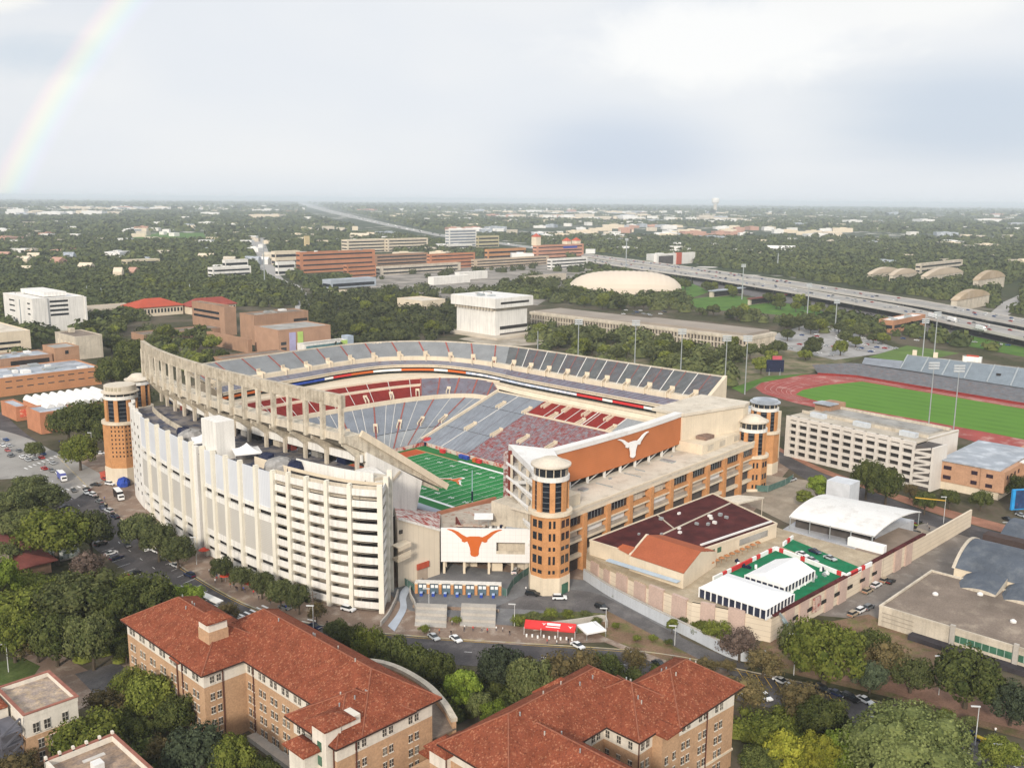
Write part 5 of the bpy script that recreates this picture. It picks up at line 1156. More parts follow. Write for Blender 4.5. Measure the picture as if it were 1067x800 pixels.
MB().box(-236, -219.9, -92, -76, 0, 9.4).build('brick_wall', DBRICK, B1b); MB().box(-236.1, -219.85, -92.1, -75.9, 9.4, 12.6).build('stucco_wall', STUC, B1b); hip(-236, -220.5, -92, -76, 12.7, 3.0, .6).build('roof', TILE, B1b); winrow(B1b, (-232, -92), (-220, -92), [2.5, 6.0], [3, 7.5], 1.1, 1.8, WOODW)
MB().box(-224, -221, -84, -79, 13.6, 15.4).build('skylight', WROOF, B1b)
B2_, D2 = pb('flat_roof_building', 'brown flat roofed building with a small white roof unit at the bottom edge', 'building', None, 0, 0, 0, STUC, mat('tan_stained_roof', (.30, .22, .16), .95, .3, .3, c2=(.22, .17, .14), f2=.52, fine=.2), 1.4, dims=(-222.5, -208.4, -141, -121.6, 13.0))
for k in range(6): MB().box(-222.6+k*2.75, -222.1+k*2.75, -122.0, -121.3, 11.5, 13.9).build('parapet_pier', STUC, B2_)
MB().box(-216.5, -214.5, -131.5, -129.3, 11.7, 13.6).build('roof_unit', WROOF, B2_); MB().box(-216.5, -212, -126.0, -125.0, 11.72, 11.9).build('roof_patch', mat('pale_patch', (.55, .52, .48), .9, .2, .5), B2_)
mb = MB(); x0, x1, y0, y1 = -222.7, -208.2, -141.2, -121.4
for q in ((x0, x1, y1-.6, y1), (x1-.6, x1, y0, y1-.6)): mb.box(*q, 13.0, 13.3)
mb.build('coping', mat('brick_coping', (.28, .12, .09), .9, .2, .5), B2_)
B3 = thing('house', 'low house with a dull red metal roof among the trees at the left edge', 'house', (-180, 38, 0))
hip(-196, -170, 14, 62, 4.6, 4.0, .8).build('roof', mat('dull_red_roof', (.17, .055, .045), .8, .25, .2, fine=.12), B3); MB().box(-195, -171, 15, 61, 0, 4.5).build('brick_wall', BROWNBRICK, B3); MB().box(-190, -183, 18, 27, 6, 8.4).build('roof_dormer', ROOFBROWN, B3)
B4 = thing('dome_shelter', 'small white and green patterned dome shelter beside the dull red roof', 'shelter', (*P(63, 578), 0)); gx, gy = P(63, 578)
mb = MB(); mb.lathe(gx, gy, [(6.4*cos(a), 4.6*sin(a)+.3) for a in np.linspace(0, 1.5, 8)], 20, cap=False); mb.build('dome', mat('patterned_dome', (.62, .66, .64), .6, .1, .5, c2=(.05, .10, .07), f2=.52), B4); MB().lathe(gx, gy, [(6.5, 0), (6.5, .5)], 20).build('base_ring', CONC, B4)
# ================================================================ practice building, podium and tents
PZ = 8.0; MZ = 13.0
PR = thing('practice_building', 'low practice building with dark maroon flat roofs and a terracotta gable at its near corner', 'building', (0, -130, 0))
mp = [(-42, -116.2), (34, -116.4), (19.5, -152.5), (-23.5, -148), (-31, -143), (-41.5, -131)]
MB().prism(mp, 0, MZ-.6).build('walls', CREAM, PR); 
MB().prism([(x*.99-.1, y*.997-.3) for x, y in mp], MZ-.6, MZ-.3).build('roof', MAROON, PR)
mb = MB()
for a, b_ in zip(mp, mp[1:]+mp[:1]): mb.beam((*a, MZ-.35), (*b_, MZ-.35), .5, .7)
mb.build('parapet', CREAM, PR)
mb = MB(); mb.beam((-33, -131, MZ-.1), (28, -128, MZ-.1), .5, .35); mb.beam((-12, -130, MZ-.1), (-4, -117, MZ-.1), .4, .3); mb.build('roof_joint', CREAM2, PR)
mb = MB(); mb.beam((-20, -146.2, MZ+.3), (19, -150.6, MZ+.3), .7, .5); mb.build('roof_duct', WROOF, PR)
for k in range(16): x, y = -28+RND.random()*40, -121-RND.random()*20; MB().box(x, x+.5+RND.random(), y, y+.5+RND.random(), MZ-.3, MZ+.2+.5*RND.random()).build('roof_vent', WROOF if k % 2 else STEEL, PR)
# terracotta gable
ea, eb = np.array(P(656, 578.6, 12.6)), np.array(P(712.3, 597.4, 12.6)); ra, rb2 = np.array(P(674, 557, 16.2)), np.array(P(730.6, 574.4, 16.2))
bk_a, bk_b = 2*ra-ea, 2*rb2-eb
TR_ = mat('terracotta_roof', (.36, .105, .05), .85, .1, .2, fine=.12)
mb = MB(); mb.add([(*ea, 12.6), (*eb, 12.6), (*rb2, 16.2), (*ra, 16.2), (*bk_b, 12.7), (*bk_a, 12.7)], [(0, 1, 2, 3), (3, 2, 4, 5)]); gr = mb.build('gable_roof', TR_, PR)
mb = MB(); mb.add([(*ea, 12.5), (*eb, 12.5), (*eb, 0), (*ea, 0), (*rb2, 16.1), (*bk_b, 12.6), (*bk_b, 0), (*ra, 16.1), (*bk_a, 12.6), (*bk_a, 0)], [(0, 3, 2, 1), (1, 2, 6, 5, 4), (0, 7, 8, 9, 3)]); mb.build('gable_walls', CREAM, PR)
mb = MB(); mb.beam((*ra, 16.3), (*ea, 12.75), .6, .4); mb.build('gable_coping', CREAM, gr)
sa, sb = np.array(P(642, 571, 12.8)), np.array(P(655, 577.5, 12.8)); sr = np.array(P(649, 566.5, 14.6)); sr2 = np.array(P(662, 570, 14.6)); mb = MB(); mb.add([(*sa, 12.8), (*sb, 12.8), (*sr2, 14.6), (*sr, 14.6)], [(0, 1, 2, 3)]); mb.build('small_roof', TR_, PR)
winrow(PR, (-23.5, -148.05), (19.5, -152.55), [9.7], [3.5, 7.0, 10.5], 2.0, 1.8, GLASSG); MB().prism([(-2, -150.45), (14, -152.1), (14, -151.6), (-2, -150)], 9.4, 11.6).build('louvre_band', ROOFGREY, PR)
mb = MB(); q0, q1 = np.array(P(633, 583, 10.0)), np.array(P(707, 606, 10.0)); mb.beam((*q0, 10.0), (*q1, 10.0), 2.2, .25); mb.build('glass_canopy', mat('pale_blue_canopy', (.42, .50, .58), .4, .1, .4), PR)
MB().prism([(34, -116), (47, -120), (52, -129), (38, -126)], 9.6, 10.2).build('side_canopy', CROOF, PR); MB().prism([(23, -142), (33, -118), (34, -118), (24, -142)], 0, 12.2).build('side_wall', mat('tan_wall', (.50, .41, .30), .9, .1, .2), PR)
for x, y in ((47, -121), (51.5, -128.5), (39, -125)): MB().tube((x, y, 0), (x, y, 9.6), .2).build('canopy_post', CREAM2, PR)
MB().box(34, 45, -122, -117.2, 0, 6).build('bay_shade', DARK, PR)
# podium
PD = thing('podium', 'cream and pink walled podium deck carrying the green courtyard and white marquees', 'podium', (-10, -165, 0))
pw = [(-41.5, -114.5), (-46.0, -128.5), (-49.3, -147), (-50.6, -163.5), (-43.6, -186.2), (60, -189.6), (106, -190.6)]
MB().prism([(-41.5, -114.5), (-46.0, -128.5), (-49.3, -147), (-50.6, -163.5), (-43.6, -186.2), (28, -188.6), (29, -150), (36, -114)], 0, PZ-.4).build('deck', mat('podium_deck', (.38, .31, .22), .9, .15, .2, c2=(.44, .37, .27), f2=.55, fine=.1), PD)
PINK = mat('pink_block', (.50, .375, .32), .9, .08, .3, fine=.1); CRB = mat_lines('cream_block_courses', (.66, .57, .45), (.50, .42, .33), [('Z', .62)], .09, .07, .2)
def panel_wall(T, a, b_, z1s, seq, zc, first=0.0):
    a, b_ = np.array(a, float), np.array(b_, float); L_ = np.linalg.norm(b_-a); d = (b_-a)/L_; n = np.array((d[1], -d[0])); t = first
    i = 0
    while t < L_-.2:
        kind, wd = seq[i % len(seq)]; t1_ = min(t+wd, L_); o = .5 if kind == 'P' else .0; zt = zc(t)+(.5 if kind == 'P' else -.3)
        q = lambda t_, o_: tuple(map(float, a+d*t_+n*o_)); MB().prism([q(t, -.6), q(t1_, -.6), q(t1_, o+.05), q(t, o+.05)], 0, zt).build('wall_panel', PINK if kind == 'P' else CRB, T); t = t1_; i += 1
panel_wall(PD, pw[0], pw[1], 0, [('C', 3.5), ('P', 4.5)], lambda t: 5.6); panel_wall(PD, pw[1], pw[2], 0, [('C', 3.4), ('P', 5.2)], lambda t: 6.6); panel_wall(PD, pw[2], pw[3], 0, [('P', 5.6), ('C', 3.6)], lambda t: 7.6); panel_wall(PD, pw[3], pw[4], 0, [('C', 2.8), ('P', 4.4), ('C', 4), ('P', 5), ('C', 9)], lambda t: 7.9)
panel_wall(PD, pw[4], pw[5], 0, [('C', 7), ('P', 5.2), ('C', 3.4), ('P', 5.2), ('C', 3.4)], lambda t: 7.6); panel_wall(PD, pw[5], pw[6], 0, [('C', 46)], lambda t: 7.4-t*.10)
for k in range(7): winrow(PD, pw[4], pw[5], [3.4], [12.8+8.6*k], 3.2, 1.2, DARK, .5)
mb = MB(); mb.prism([(-43, -187.0), (60, -190.3), (60, -188.9), (-43, -185.6)], 8.1, 8.5); mb.build('maroon_coping', MAROON, PD)
MB().box(-20.5, -16.2, -188.1, -187.4, 2.5, 7).build('mural_panel', mat('mural', (.52, .40, .34), .8, .2, .5, c2=(.30, .05, .05), f2=.56), PD)
st = mat('grey_green_steel', (.30, .35, .36), .5, .15, .4, metal=.2)
mb = MB(); mb.beam((-42, -189.0, 8), (-43, -193.5, 3.8), 1.4, .3); mb.beam((-43, -193.5, 3.8), (-44, -190.0, .2), 1.4, .3); mb.beam((-41.5, -187.5, 9), (-43, -193.8, 4.9), .12, .8); mb.build('fire_stair', st, PD)
for x, y in ((-42.5, -193.5), (-44, -193.8), (-41.4, -189)): MB().tube((x, y, 0), (x, y, 8.8), .1, n=6).build('stair_post', st, PD)
def on_deck(mb_name, px, m, z, parent): mb = MB(); pts = [P(*q, z) for q in px]; mb.add([(*p, z) for p in pts], [tuple(range(len(pts)))]); o = mb.build(mb_name, m, parent); return o
TG = mat('green_carpet', (.012, .16, .07), .9, .2, .25, c2=(.03, .13, .06), f2=.6, fine=.1)
MB().prism([P(742, 604, PZ), P(808, 571, PZ), P(878, 598, PZ), P(820, 632, PZ)], PZ-.4, PZ-.3).build('green_carpet', TG, PD); MB().prism([P(816, 569, PZ), P(826, 561, PZ), P(896, 590, PZ), P(886, 598, PZ)], PZ-.4, PZ-.28).build('green_carpet', TG, PD)
MB().prism([(29, -150), (30, -178), (75, -180), (70, -146)], 0, PZ-.35).build('pale_yard', mat('pale_yard', (.45, .46, .48), .8, .1, .1, c2=(.36, .37, .40), fine=.08), PD)
MB().prism([(28, -178), (28, -188.5), (62, -189.5), (62, -178)], 0, PZ-.36).build('deck', mat('brown_deck', (.24, .19, .15), .9, .2, .2), PD)
# barrier blocks
bl = 0; rows_b = [((743, 604), (808, 572), 15), ((808, 572), (882, 601), 16), ((882, 601), (908, 588), 7), ((816, 568), (826, 560.5), 3)]
for a, b_, n in rows_b:
    a, b_ = np.array(P(*a, PZ)), np.array(P(*b_, PZ))
    for k in range(n):
        c = a+(b_-a)*(k+.5)/n; d = b_-a; mb = MB(); mb.obox(c[0], c[1], PZ-.3, PZ+1.1, np.linalg.norm(d)/n*.96, .6, atan2(d[1], d[0])); m = RED if RND.random() < .42 else WPAINT
        tag(mb.build('barrier_block', m), ('red' if m is RED else 'white')+' barrier block in the red and white row edging the green courtyard', 'barrier', 'red barrier blocks' if m is RED else 'white barrier blocks')
    bl += 1
# marquees
def marquee(label, x0, x1, y0, y1, z, he, hr, axis, n, ang=0.0, sides='WS'):
    T = thing('marquee', label, 'tent', ((x0+x1)/2, (y0+y1)/2, z))
    mb = MB(); mx, my = (x0+x1)/2, (y0+y1)/2
    if axis == 'x': v = [(x0, y0, z+he), (x1, y0, z+he), (x1, my, z+hr), (x0, my, z+hr), (x1, y1, z+he), (x0, y1, z+he)]; f = [(0, 1, 2, 3), (3, 2, 4, 5), (0, 3, 5), (1, 4, 2)]
    else: v = [(x0, y1, z+he), (x0, y0, z+he), (mx, y0+3.2, z+hr), (mx, y1-3.2, z+hr), (x1, y0, z+he), (x1, y1, z+he)]; f = [(0, 1, 2, 3), (3, 2, 4, 5), (1, 4, 2), (0, 3, 5)]
    mb.add(v, f); mb.build('roof', TENT, T)
    MB().box(x0+.2, x1-.2, y0+.2, y1-.2, z, z+he-.05).build('wall_glass', mat('tent_window', (.03, .035, .06), .3, .3, .4), T)
    def post(x, y): MB().box(x-.18, x+.18, y-.18, y+.18, z, z+he).build('post', WPAINT, T)
    nx, ny = max(2, int((x1-x0)/2.0)), max(2, int((y1-y0)/2.0))
    for k in range(nx+1): post(x0+(x1-x0)*k/nx, y0+.15)
    for k in range(1, ny+1): post(x0+.15, y0+(y1-y0)*k/ny)
    MB().box(x0, x1, y0+.02, y0+.3, z, z+.7).build('valance', WPAINT, T); MB().box(x0-.05, x0+.25, y0, y1, z+he-.4, z+he).build('valance', WPAINT, T)
    return T
marquee('white marquee tent standing inside the green courtyard', -26.8, -7.5, -181.2, -167.2, PZ-.3, 3.0, 5.6, 'x', 7)
marquee('long white marquee tent on the podium corner above the cream wall', -46.2, -30.0, -186.0, -163.0, PZ-.2, 3.2, 5.6, 'y', 10)
for k in range(10):
    x, y = P(741+k*5.4, 590-k*2.3, PZ)
    mb = MB(); mb.lathe(x, y, [(.05, PZ-.3), (.05, PZ+1.5)], 6); mb.lathe(x, y, [(1.1, PZ+1.5), (.1, PZ+2.1)], 8); tag(mb.build('patio_umbrella', mat('rust_umbrella', (.36, .16, .07), .8, .2, .6)), 'small rust coloured umbrella in the row along the cream practice building wall', 'umbrella', 'umbrellas along the practice building')
for k in range(16):
    u, v = (770+RND.uniform(-4, 30), 585+RND.uniform(-4, 9)) if k < 8 else (822+RND.uniform(0, 40), 600+RND.uniform(-8, 8)); x, y = P(u, v, PZ); mb = MB(); mb.obox(x, y, PZ-.3, PZ+.45, 1.5, .8, RND.random()*3); mb.obox(x, y, PZ+.4, PZ+.9, .5, .7, RND.random()*3); tag(mb.build('lounge_seat', (NAVY, WPAINT, STEEL)[k % 3]), ('navy', 'white', 'grey')[k % 3]+' lounge seat on the green carpet of the podium courtyard', 'seat', ('navy', 'white', 'grey')[k % 3]+' courtyard lounge seats')
for k in range(7):
    x, y = P(806+k*6.5, 628-k*4.0, PZ); mb = MB(); mb.obox(x, y, PZ-.3, PZ+.5, .8, .8, .4); mb.obox(x, y+.35, PZ+.5, PZ+1.1, .8, .12, .4); tag(mb.build('white_chair', WPAINT), 'white lounge chair lined up outside the courtyard marquee', 'chair', 'white chairs outside the marquee')
# white vaulted roof
VR = thing('vaulted_shed', 'open shed under a broad curved white roof', 'shed', (55, -165, 0)); vz = 12.6
va, vb, vc, vd = [np.array(P(*q, vz)) for q in ((822, 538), (911, 558.5), (960, 533), (862, 515))]
R_, R2 = [], []
for k in range(17):
    t = k/16; z = vz+2.3*(1-(2*t-1)**2)**.9 if 0 < t < 1 else vz
    R_.append([(*(va+(vd-va)*t), z), (*(vb+(vc-vb)*t), z)]); R2.append([(*(vb+(vc-vb)*t), z-.4), (*(va+(vd-va)*t), z-.4)])
mb = MB(); mb.grid([[r[1], r[0]] for r in R_]); mb.grid([[r[1], r[0]] for r in R2]); mb.grid([[r[1] for r in R_], [(r[1][0], r[1][1], r[1][2]-.4) for r in R_]]); mb.build('roof', WROOF, VR, smooth=False)
for t in (0, .25, .5, .75, 1):
    for a, b_, e0_ in ((va, vb, 0), (vd, vc, 1)):
        p = a+(b_-a)*t*.96+(b_-a)*.02; MB().tube((*p, PZ-.4), (*p, vz+.1), .18).build('post', STEEL, VR)
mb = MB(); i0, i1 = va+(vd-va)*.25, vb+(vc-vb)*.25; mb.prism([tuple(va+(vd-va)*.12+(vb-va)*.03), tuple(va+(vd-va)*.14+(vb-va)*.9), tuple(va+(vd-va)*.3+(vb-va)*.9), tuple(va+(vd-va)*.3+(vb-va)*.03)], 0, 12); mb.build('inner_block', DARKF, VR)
MB().box(79, 88, -152, -142, 0, 14.5).build('roof_plant', mat('pale_grey_box', (.55, .57, .6), .7, .1, .3), VR)
wx_, wy_ = P(903, 571, PZ); MB().obox(wx_, wy_, PZ-.3, PZ+2.6, 2.4, 13, 0).build('white_kiosk', WPAINT, VR)
GW = thing('boundary_wall', 'long curving pale grey wall between the sunken drive and the podium', 'wall', (-54, -150, 0))
gwp = spline([(-46.0, -117.0), (-50.6, -131), (-54, -146), (-56.2, -158), (-58.2, -170), (-60.2, -184), (-56.5, -192)], 1)
MB().wall(gwp, 0, 3.6, .5).build('wall_face', mat('pale_grey_wall', (.50, .53, .57), .85, .06, .1, streak=.12, fine=.06), GW); MB().wall(offset(gwp, -.08), 3.6, 3.85, .7).build('coping', CONC, GW)
# ================================================================ swim centre
SC_, DS = pb('swim_centre_wing', 'long low pool wing with a brown gravel roof and green ribbon windows', 'building', None, 0, 0, 0, CREAM2, ROOFBROWN, .7, dims=(-9.5, 31, -300, -203.5, 6.6))
for k in range(5):
    y = -226-k*17; MB().box(-9.62, -9.2, y-15.5, y, 2.4, 4.4).build('ribbon_window', GLASSG, SC_); MB().box(-10.1, -9.3, y+.1, y+1.4, 0, 7.4).build('pilaster', CONC, SC_)
    for j in range(8): MB().box(-9.7, -9.6, y-15.5+j*2, y-15.3+j*2, 2.4, 4.4).build('mullion', mat('pale_mullion', (.3, .4, .34), .6, .1, .5), SC_)
MB().box(-13, -9.7, -300, -214, 0, 1.5).build('sunken_ledge', mat('dark_ledge', (.05, .045, .05), .9, .2, .3), SC_)
for x, y in ((12, -212), (22, -222), (8, -236)): MB().lathe(x, y, [(.9, 6), (.9, 6.5), (.4, 6.9)], 12).build('roof_dome', WROOF, SC_)
for j in range(3): MB().box(-9.6, -9.4, -214, -204.5, 1.8+j*1.3, 2.0+j*1.3).build('wall_groove', mat('groove', (.33, .29, .24), .9, .1, .3), SC_)
SB = thing('swim_centre_hall', 'pool hall with blue grey barrel roofs behind the brown gravel roof', 'building', (60, -250, 0))
MB().box(34.3, 100, -330, -209.5, 0, 8.2).build('walls', CREAM, SB)
def barrel(x0, x1, y0, y1, z, h, n=12):
    mb = MB(); A, B2 = [], []
    for k in range(n+1):
        t = k/n; x = x0+(x1-x0)*t; zz = z+h*math.sin(pi*t)**.8 if 0 < t < 1 else z; A.append((x, y1, zz)); B2.append((x, y0, zz))
    mb.grid([B2, A]); mb.add(A, [tuple(range(n+1))]); mb.add(B2, [tuple(range(n, -1, -1))]); return mb
barrel(34.0, 62, -330, -209.2, 8.2, 6.2).build('barrel_roof', BLUEROOF, SB); barrel(66, 96, -330, -212, 8.2, 6.2).build('barrel_roof', BLUEROOF, SB)
MB().box(61.6, 66.4, -330, -209, 8.2, 12.8).build('valley_wall', mat('dark_brown_fascia', (.07, .05, .045), .8, .2, .3), SB)
mb = MB(); q = barrel(33.6, 62.4, -209.9, -208.9, 8.1, 6.6); q.build('gable_arch', CREAM2, SB)
for k in range(4):
    y = -213.5-k*13; A, B2 = [], []
    for j in range(9): t = j/8; A.append((34.2, y-12.5*t, 6.2+3.6*math.sin(pi*min(1, t*1.15)/1.0*.62+.25))); B2.append((23.5, y-12.5*t, 4.6+2.6*math.sin(pi*t*.62+.25)))
    mb = MB(); mb.grid([A, B2]); mb.build('scallop_roof', BLUEROOF, SB)
    mb = MB(); mb.add(B2+[(23.5, y-12.5, 0), (23.5, y, 0)], [tuple(range(10, -1, -1))]); mb.add([A[-1], B2[-1], (23.5, y-12.5, 0), (34.2, y-12.5, 0)], [(0, 1, 2, 3)]); mb.add([A[0], B2[0], (23.5, y, 0), (34.2, y, 0)], [(3, 2, 1, 0)]); mb.build('scallop_wall', CREAM2, SB)
MB().box(20, 34.2, -214, -206.0, 0, 5.2).build('link_block', CREAM2, SB)
# ================================================================ parking garage and brick offices on the right
PG = thing('parking_garage', 'white five level parking garage beside the running track', 'parking garage', (160, -115, 0))
ga, gb_ = np.array((151.5, -84.0)), np.array((143.2, -151)); gdv = (gb_-ga)/np.linalg.norm(gb_-ga); gL = np.linalg.norm(gb_-ga); gnv = np.array((-gdv[1], gdv[0]))
gnv = gnv if gnv[0] > 0 else -gnv
def gq(t, o): return tuple(map(float, ga+gdv*t+gnv*o))
def gbx(t0, t1, o0, o1, z0, z1): return MB().prism([gq(t0, o0), gq(t1, o0), gq(t1, o1), gq(t0, o1)], z0, z1)
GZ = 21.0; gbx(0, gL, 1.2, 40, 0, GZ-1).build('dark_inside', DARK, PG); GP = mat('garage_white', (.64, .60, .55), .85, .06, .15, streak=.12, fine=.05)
nb = 11; bw = gL/nb
for k in range(nb+1): gbx(k*bw-.1 if k else 0, min(k*bw+(1.3 if k % nb else 2.4), gL+1.0), -.25, 1.3, 0, GZ).build('pier', GP, PG)
for j in range(7): z = [0, 3.6, 7.0, 10.4, 13.8, 17.2, 19.2][j]; gbx(0, gL, 0, 1.1, z, z+(1.45 if j < 6 else 1.8)).build('parapet_band', GP, PG)
gbx(0, gL+1, 1.0, 40, GZ-1.0, GZ-.4).build('roof_deck', mat('garage_top', (.46, .41, .34), .9, .15, .1, c2=(.38, .34, .28), f2=.55, fine=.1), PG)
gbx(gL*.1, gL*.95, 20, 34, GZ-.4, GZ+.4).build('upper_deck', ROOFGREY, PG); gbx(0, gL, 13, 13.6, GZ-.4, GZ+.9).build('deck_wall', CREAM2, PG); gbx(gL*.1, gL, 33.4, 34, GZ, GZ+1.6).build('deck_wall', CREAM2, PG)
for t in (8, 32, 56): gbx(t, t+8, 8, 11, GZ-.4, GZ+1.8).build('roof_plant', mat('light_plant', (.5, .53, .56), .6, .15, .4), PG)
gbx(0, 9, 24, 38, GZ-.4, GZ+3.4).build('press_box', BROWNBRICK, PG); gbx(0, 10, 22, 30, GZ+3.4, GZ+3.9).build('press_roof', ROOFBLUE, PG)
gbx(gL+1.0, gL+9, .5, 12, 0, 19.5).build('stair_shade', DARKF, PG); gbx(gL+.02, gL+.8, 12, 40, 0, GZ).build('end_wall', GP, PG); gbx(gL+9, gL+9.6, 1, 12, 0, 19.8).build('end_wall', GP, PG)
for j in range(5): z = 1.5+j*3.6; gbx(gL+1.0, gL+9, -.1, .5, z, z+1.3).build('stair_rail', GP, PG); mb = MB(); mb.beam((*gq(gL+1.5, -.05), z+1.6), (*gq(gL+8.5, -.05), z+3.5), .3, .9); mb.build('stair_flight', GP, PG)
gbx(gL+9, gL+10, -.2, 12, 0, 20).build('end_pier', GP, PG)
foot(140, 195, -165, -80)
BO = thing('brick_office', 'tan brick two storey office on a pale base, right of the parking garage', 'office building', (165, -180, 0))
MB().box(150.6, 200, -186.5, -159.6, 0, 3.6).build('base', CREAM, BO); MB().box(150.3, 200, -178.5, -161.0, 3.6, 12.9).build('brick_wall', mat('tan_brick', (.46, .27, .17), .9, .1, .3, fine=.12), BO); MB().box(149.8, 172, -188.6, -178.7, 3.6, 13.1).build('brick_wall', _M['tan_brick'], BO); MB().box(174, 214, -206, -178, 0, 12.4).build('brick_wall', _M['tan_brick'], BO)
MB().box(149.6, 200, -186.6, -160.6, 13.1, 13.6).build('roof', ROOFBLUE, BO); MB().box(173.6, 214.4, -206.4, -187, 12.4, 13.0).build('roof', WROOF, BO)
for z in (5.0, 9.4):
    for y, wd in ((-164.5, 3.4), (-176, 2.6)): win(BO, 150.2, y, z, wd, 1.7, pi/2, mat('wine_glass', (.04, .025, .035), .2, .3, .4))
    win(BO, 149.7, -182.5, z, 2.8, 1.6, pi/2, _M['wine_glass'])
    for x in (153, 158, 163, 168): win(BO, x, -188.7, z, 1.8, 1.7, 0, _M['wine_glass'])
    for x in (178, 186, 194): win(BO, x, -206.1, z, 2.2, 1.7, 0, _M['wine_glass'])
foot(148, 216, -210, -158)
SGN = thing('screen_sign', 'tall blue and dark street screen on a post at the right edge', 'sign', (*P(1059, 535), 0)); sx, sy = P(1059, 535)
MB().obox(sx, sy, 0, 2.0, 1.2, .8, radians(-40)).build('post', DSTEEL, SGN); MB().obox(sx, sy, 1.8, 10.6, 6.0, .9, radians(-35)).build('frame', mat('bright_blue', (.03, .28, .62), .4, .15, .4), SGN)
ca_, sa_ = cos(radians(-35)), sin(radians(-35)); MB().obox(sx+.6*ca_+sa_*.5*1, sy+.6*sa_-ca_*.5, 2.3, 10.2, 4.4, .12, radians(-35)).build('screen', mat('screen_dark', (.03, .06, .14), .3, .3, .5, c2=(.30, .08, .12), f2=.66), SGN)
# yellow traffic mast arm
# ================================================================ track stands
TS = thing('track_grandstand', 'silver roofless track grandstand with a dark lower tier behind the running track', 'grandstand', (*P(980, 395), 0))
def pxdeck(name, fpx, bpx, zf, zb, rows, m, T, n=30): 
    F = resample([P(*q, zf) for q in fpx], n=n); B = resample([P(*q, zb) for q in bpx], n=n); deck(F, B, zf, zb, rows).build(name, m, T); return F, B
F, B = pxdeck('lower_tier', [(852, 388.6), (892, 391.0), (961, 402.5), (1067, 420), (1180, 438)], [(846, 380), (890, 378), (938, 384), (1067, 405), (1180, 424)], 1.2, 5.0, 14, SEATD, TS)
mb = MB(); mb.wall(F, 0, 1.4, -.4); mb.build('front_wall', mat('dark_red_wall', (.24, .03, .025), .8, .2, .3), TS)
pxdeck('upper_tier', [(898, 379), (938, 384.5)], [(901, 372.5), (941, 376)], 5.4, 8.2, 8, SEATG, TS, 8)
F2, B2 = pxdeck('upper_tier', [(938, 384.5), (1067, 404.5), (1180, 423)], [(946, 370), (1067, 384), (1180, 400)], 5.4, 14, 18, mat('silver_bleacher', (.36, .42, .48), .45, .1, .1, metal=.2, fine=.06), TS)
mb = MB(); mb.wall(B2, 0, 14.4, .5); mb.build('back_wall', ROOFGREY, TS)
for k in range(0, 30, 3): p = F2[k]; q = B2[k]; mb = MB(); mb.beam((*p, 5.9), (*q, 14.5), .9, .3); mb.build('aisle', STEEL, TS)
for k in (4, 13, 22): p = tuple((np.array(F2[k])+np.array(B2[k]))/2); MB().obox(*p, 9.0, 10.6, 4, 3, 0.3).build('entry_mouth', DARK, TS)
for k in (1, 4, 8, 18, 23): p = B2[k]; MB().obox(p[0]+2, p[1]+1, 10, 18, 3, 3, .3).build('tower_pier', CREAM, TS)
p = B2[9]; MB().obox(p[0]+3, p[1]+1, 14, 18, 12, 5, radians(-80)).build('press_box', WHITE, TS); MB().obox(p[0]+3, p[1]+1, 18, 18.8, 8, 3, radians(-80)).build('press_roof', mat('red_trim', (.45, .08, .05)), TS)
SBd = thing('scoreboard', 'black scoreboard with a small red crest standing at the end of the running track', 'scoreboard', (*P(807, 391), 0)); sx, sy = P(807, 391)
for s in (-4, 4): MB().obox(sx+s*.72, sy-s*.7, 0, 5, .8, .8).build('post', STEEL, SBd)
MB().obox(sx, sy, 2.6, 11.6, 13, 1.0, radians(-44)).build('screen', NAVY, SBd); MB().obox(sx+1.5, sy-.5, 11.7, 14.4, 7, .9, radians(-44)).build('crest', mat('red_board', (.45, .09, .12), .7, .1, .4), SBd)
# ================================================================ buildings round the stadium
T, D = pb('office_block', 'tall white concrete block with four dark ribbon windows and a rooftop box', 'building', (37.5, 347), 90, 6, 311.5, WHITE, WROOF)
h = D[4]
for k in range(4): ribbon_w(T, D, 'S', h-4.6-k*4.2, h-2.6-k*4.2, .31, .67, m=GLASS)
for k in range(3): ribbon_w(T, D, 'W', h-6-k*5, h-4.6-k*5, .62, .80); ribbon_w(T, D, 'W', h-6-k*5, h-4.6-k*5, .12, .2)
x0, x1, y0, y1, h = D; MB().box(x0+(x1-x0)*.3, x0+(x1-x0)*.75, y0+12, y1-8, h, h+4).build('roof_box', WHITE, T); units(T, D, 8); MB().box(x1-.2, x1+1.6, y0-1.4, y0+8, 0, h-1).build('shaft', WHITE, T); MB().box(x0-1.6, x0+12, y0-1.4, y0+.2, 0, h+.4).build('shaft', WHITE, T)
T, D = pb('parking_garage', 'low cream building with dark ribbon windows at the left frame edge', 'building', (-40, 373), 33, -75, 350, CREAM, CROOF)
for z in (3, 7.5): ribbon_w(T, D, 'S', z, z+2.0, .08, .42); ribbon_w(T, D, 'S', z, z+2.0, .48, .85)
T, D = pb('windowless_block', 'pale grey block with a brown roof and a stained plain wall above the brick laboratory', 'building', (80, 375), 108, 59, 351, CREAM2, ROOFBROWN)
for k in range(5): ribbon_w(T, D, 'W', 3, D[4]-5, .1+k*.18, .16+k*.18, CREAM)
x0, x1, y0, y1, h = D; MB().box(x0+8, x0+12, y1-10, y1-6, h-.5, h+3).build('roof_box', RAWCON, T)
T, D = pb('brick_laboratory', 'long orange brick laboratory with a grey roof at the left edge', 'building', (-40, 419), 106, -62, 399, mat('orange_lab_brick', (.50, .24, .12), .85, .1, .1, fine=.1), ROOFBLUE)
for k in range(9):
    for z in (5, 9): ribbon_w(T, D, 'S', z, z+.7, .30+k*.075, .345+k*.075, DARKF)
units(T, D, 16, 3)
D0 = D
x0, x1, y0, y1, h = D
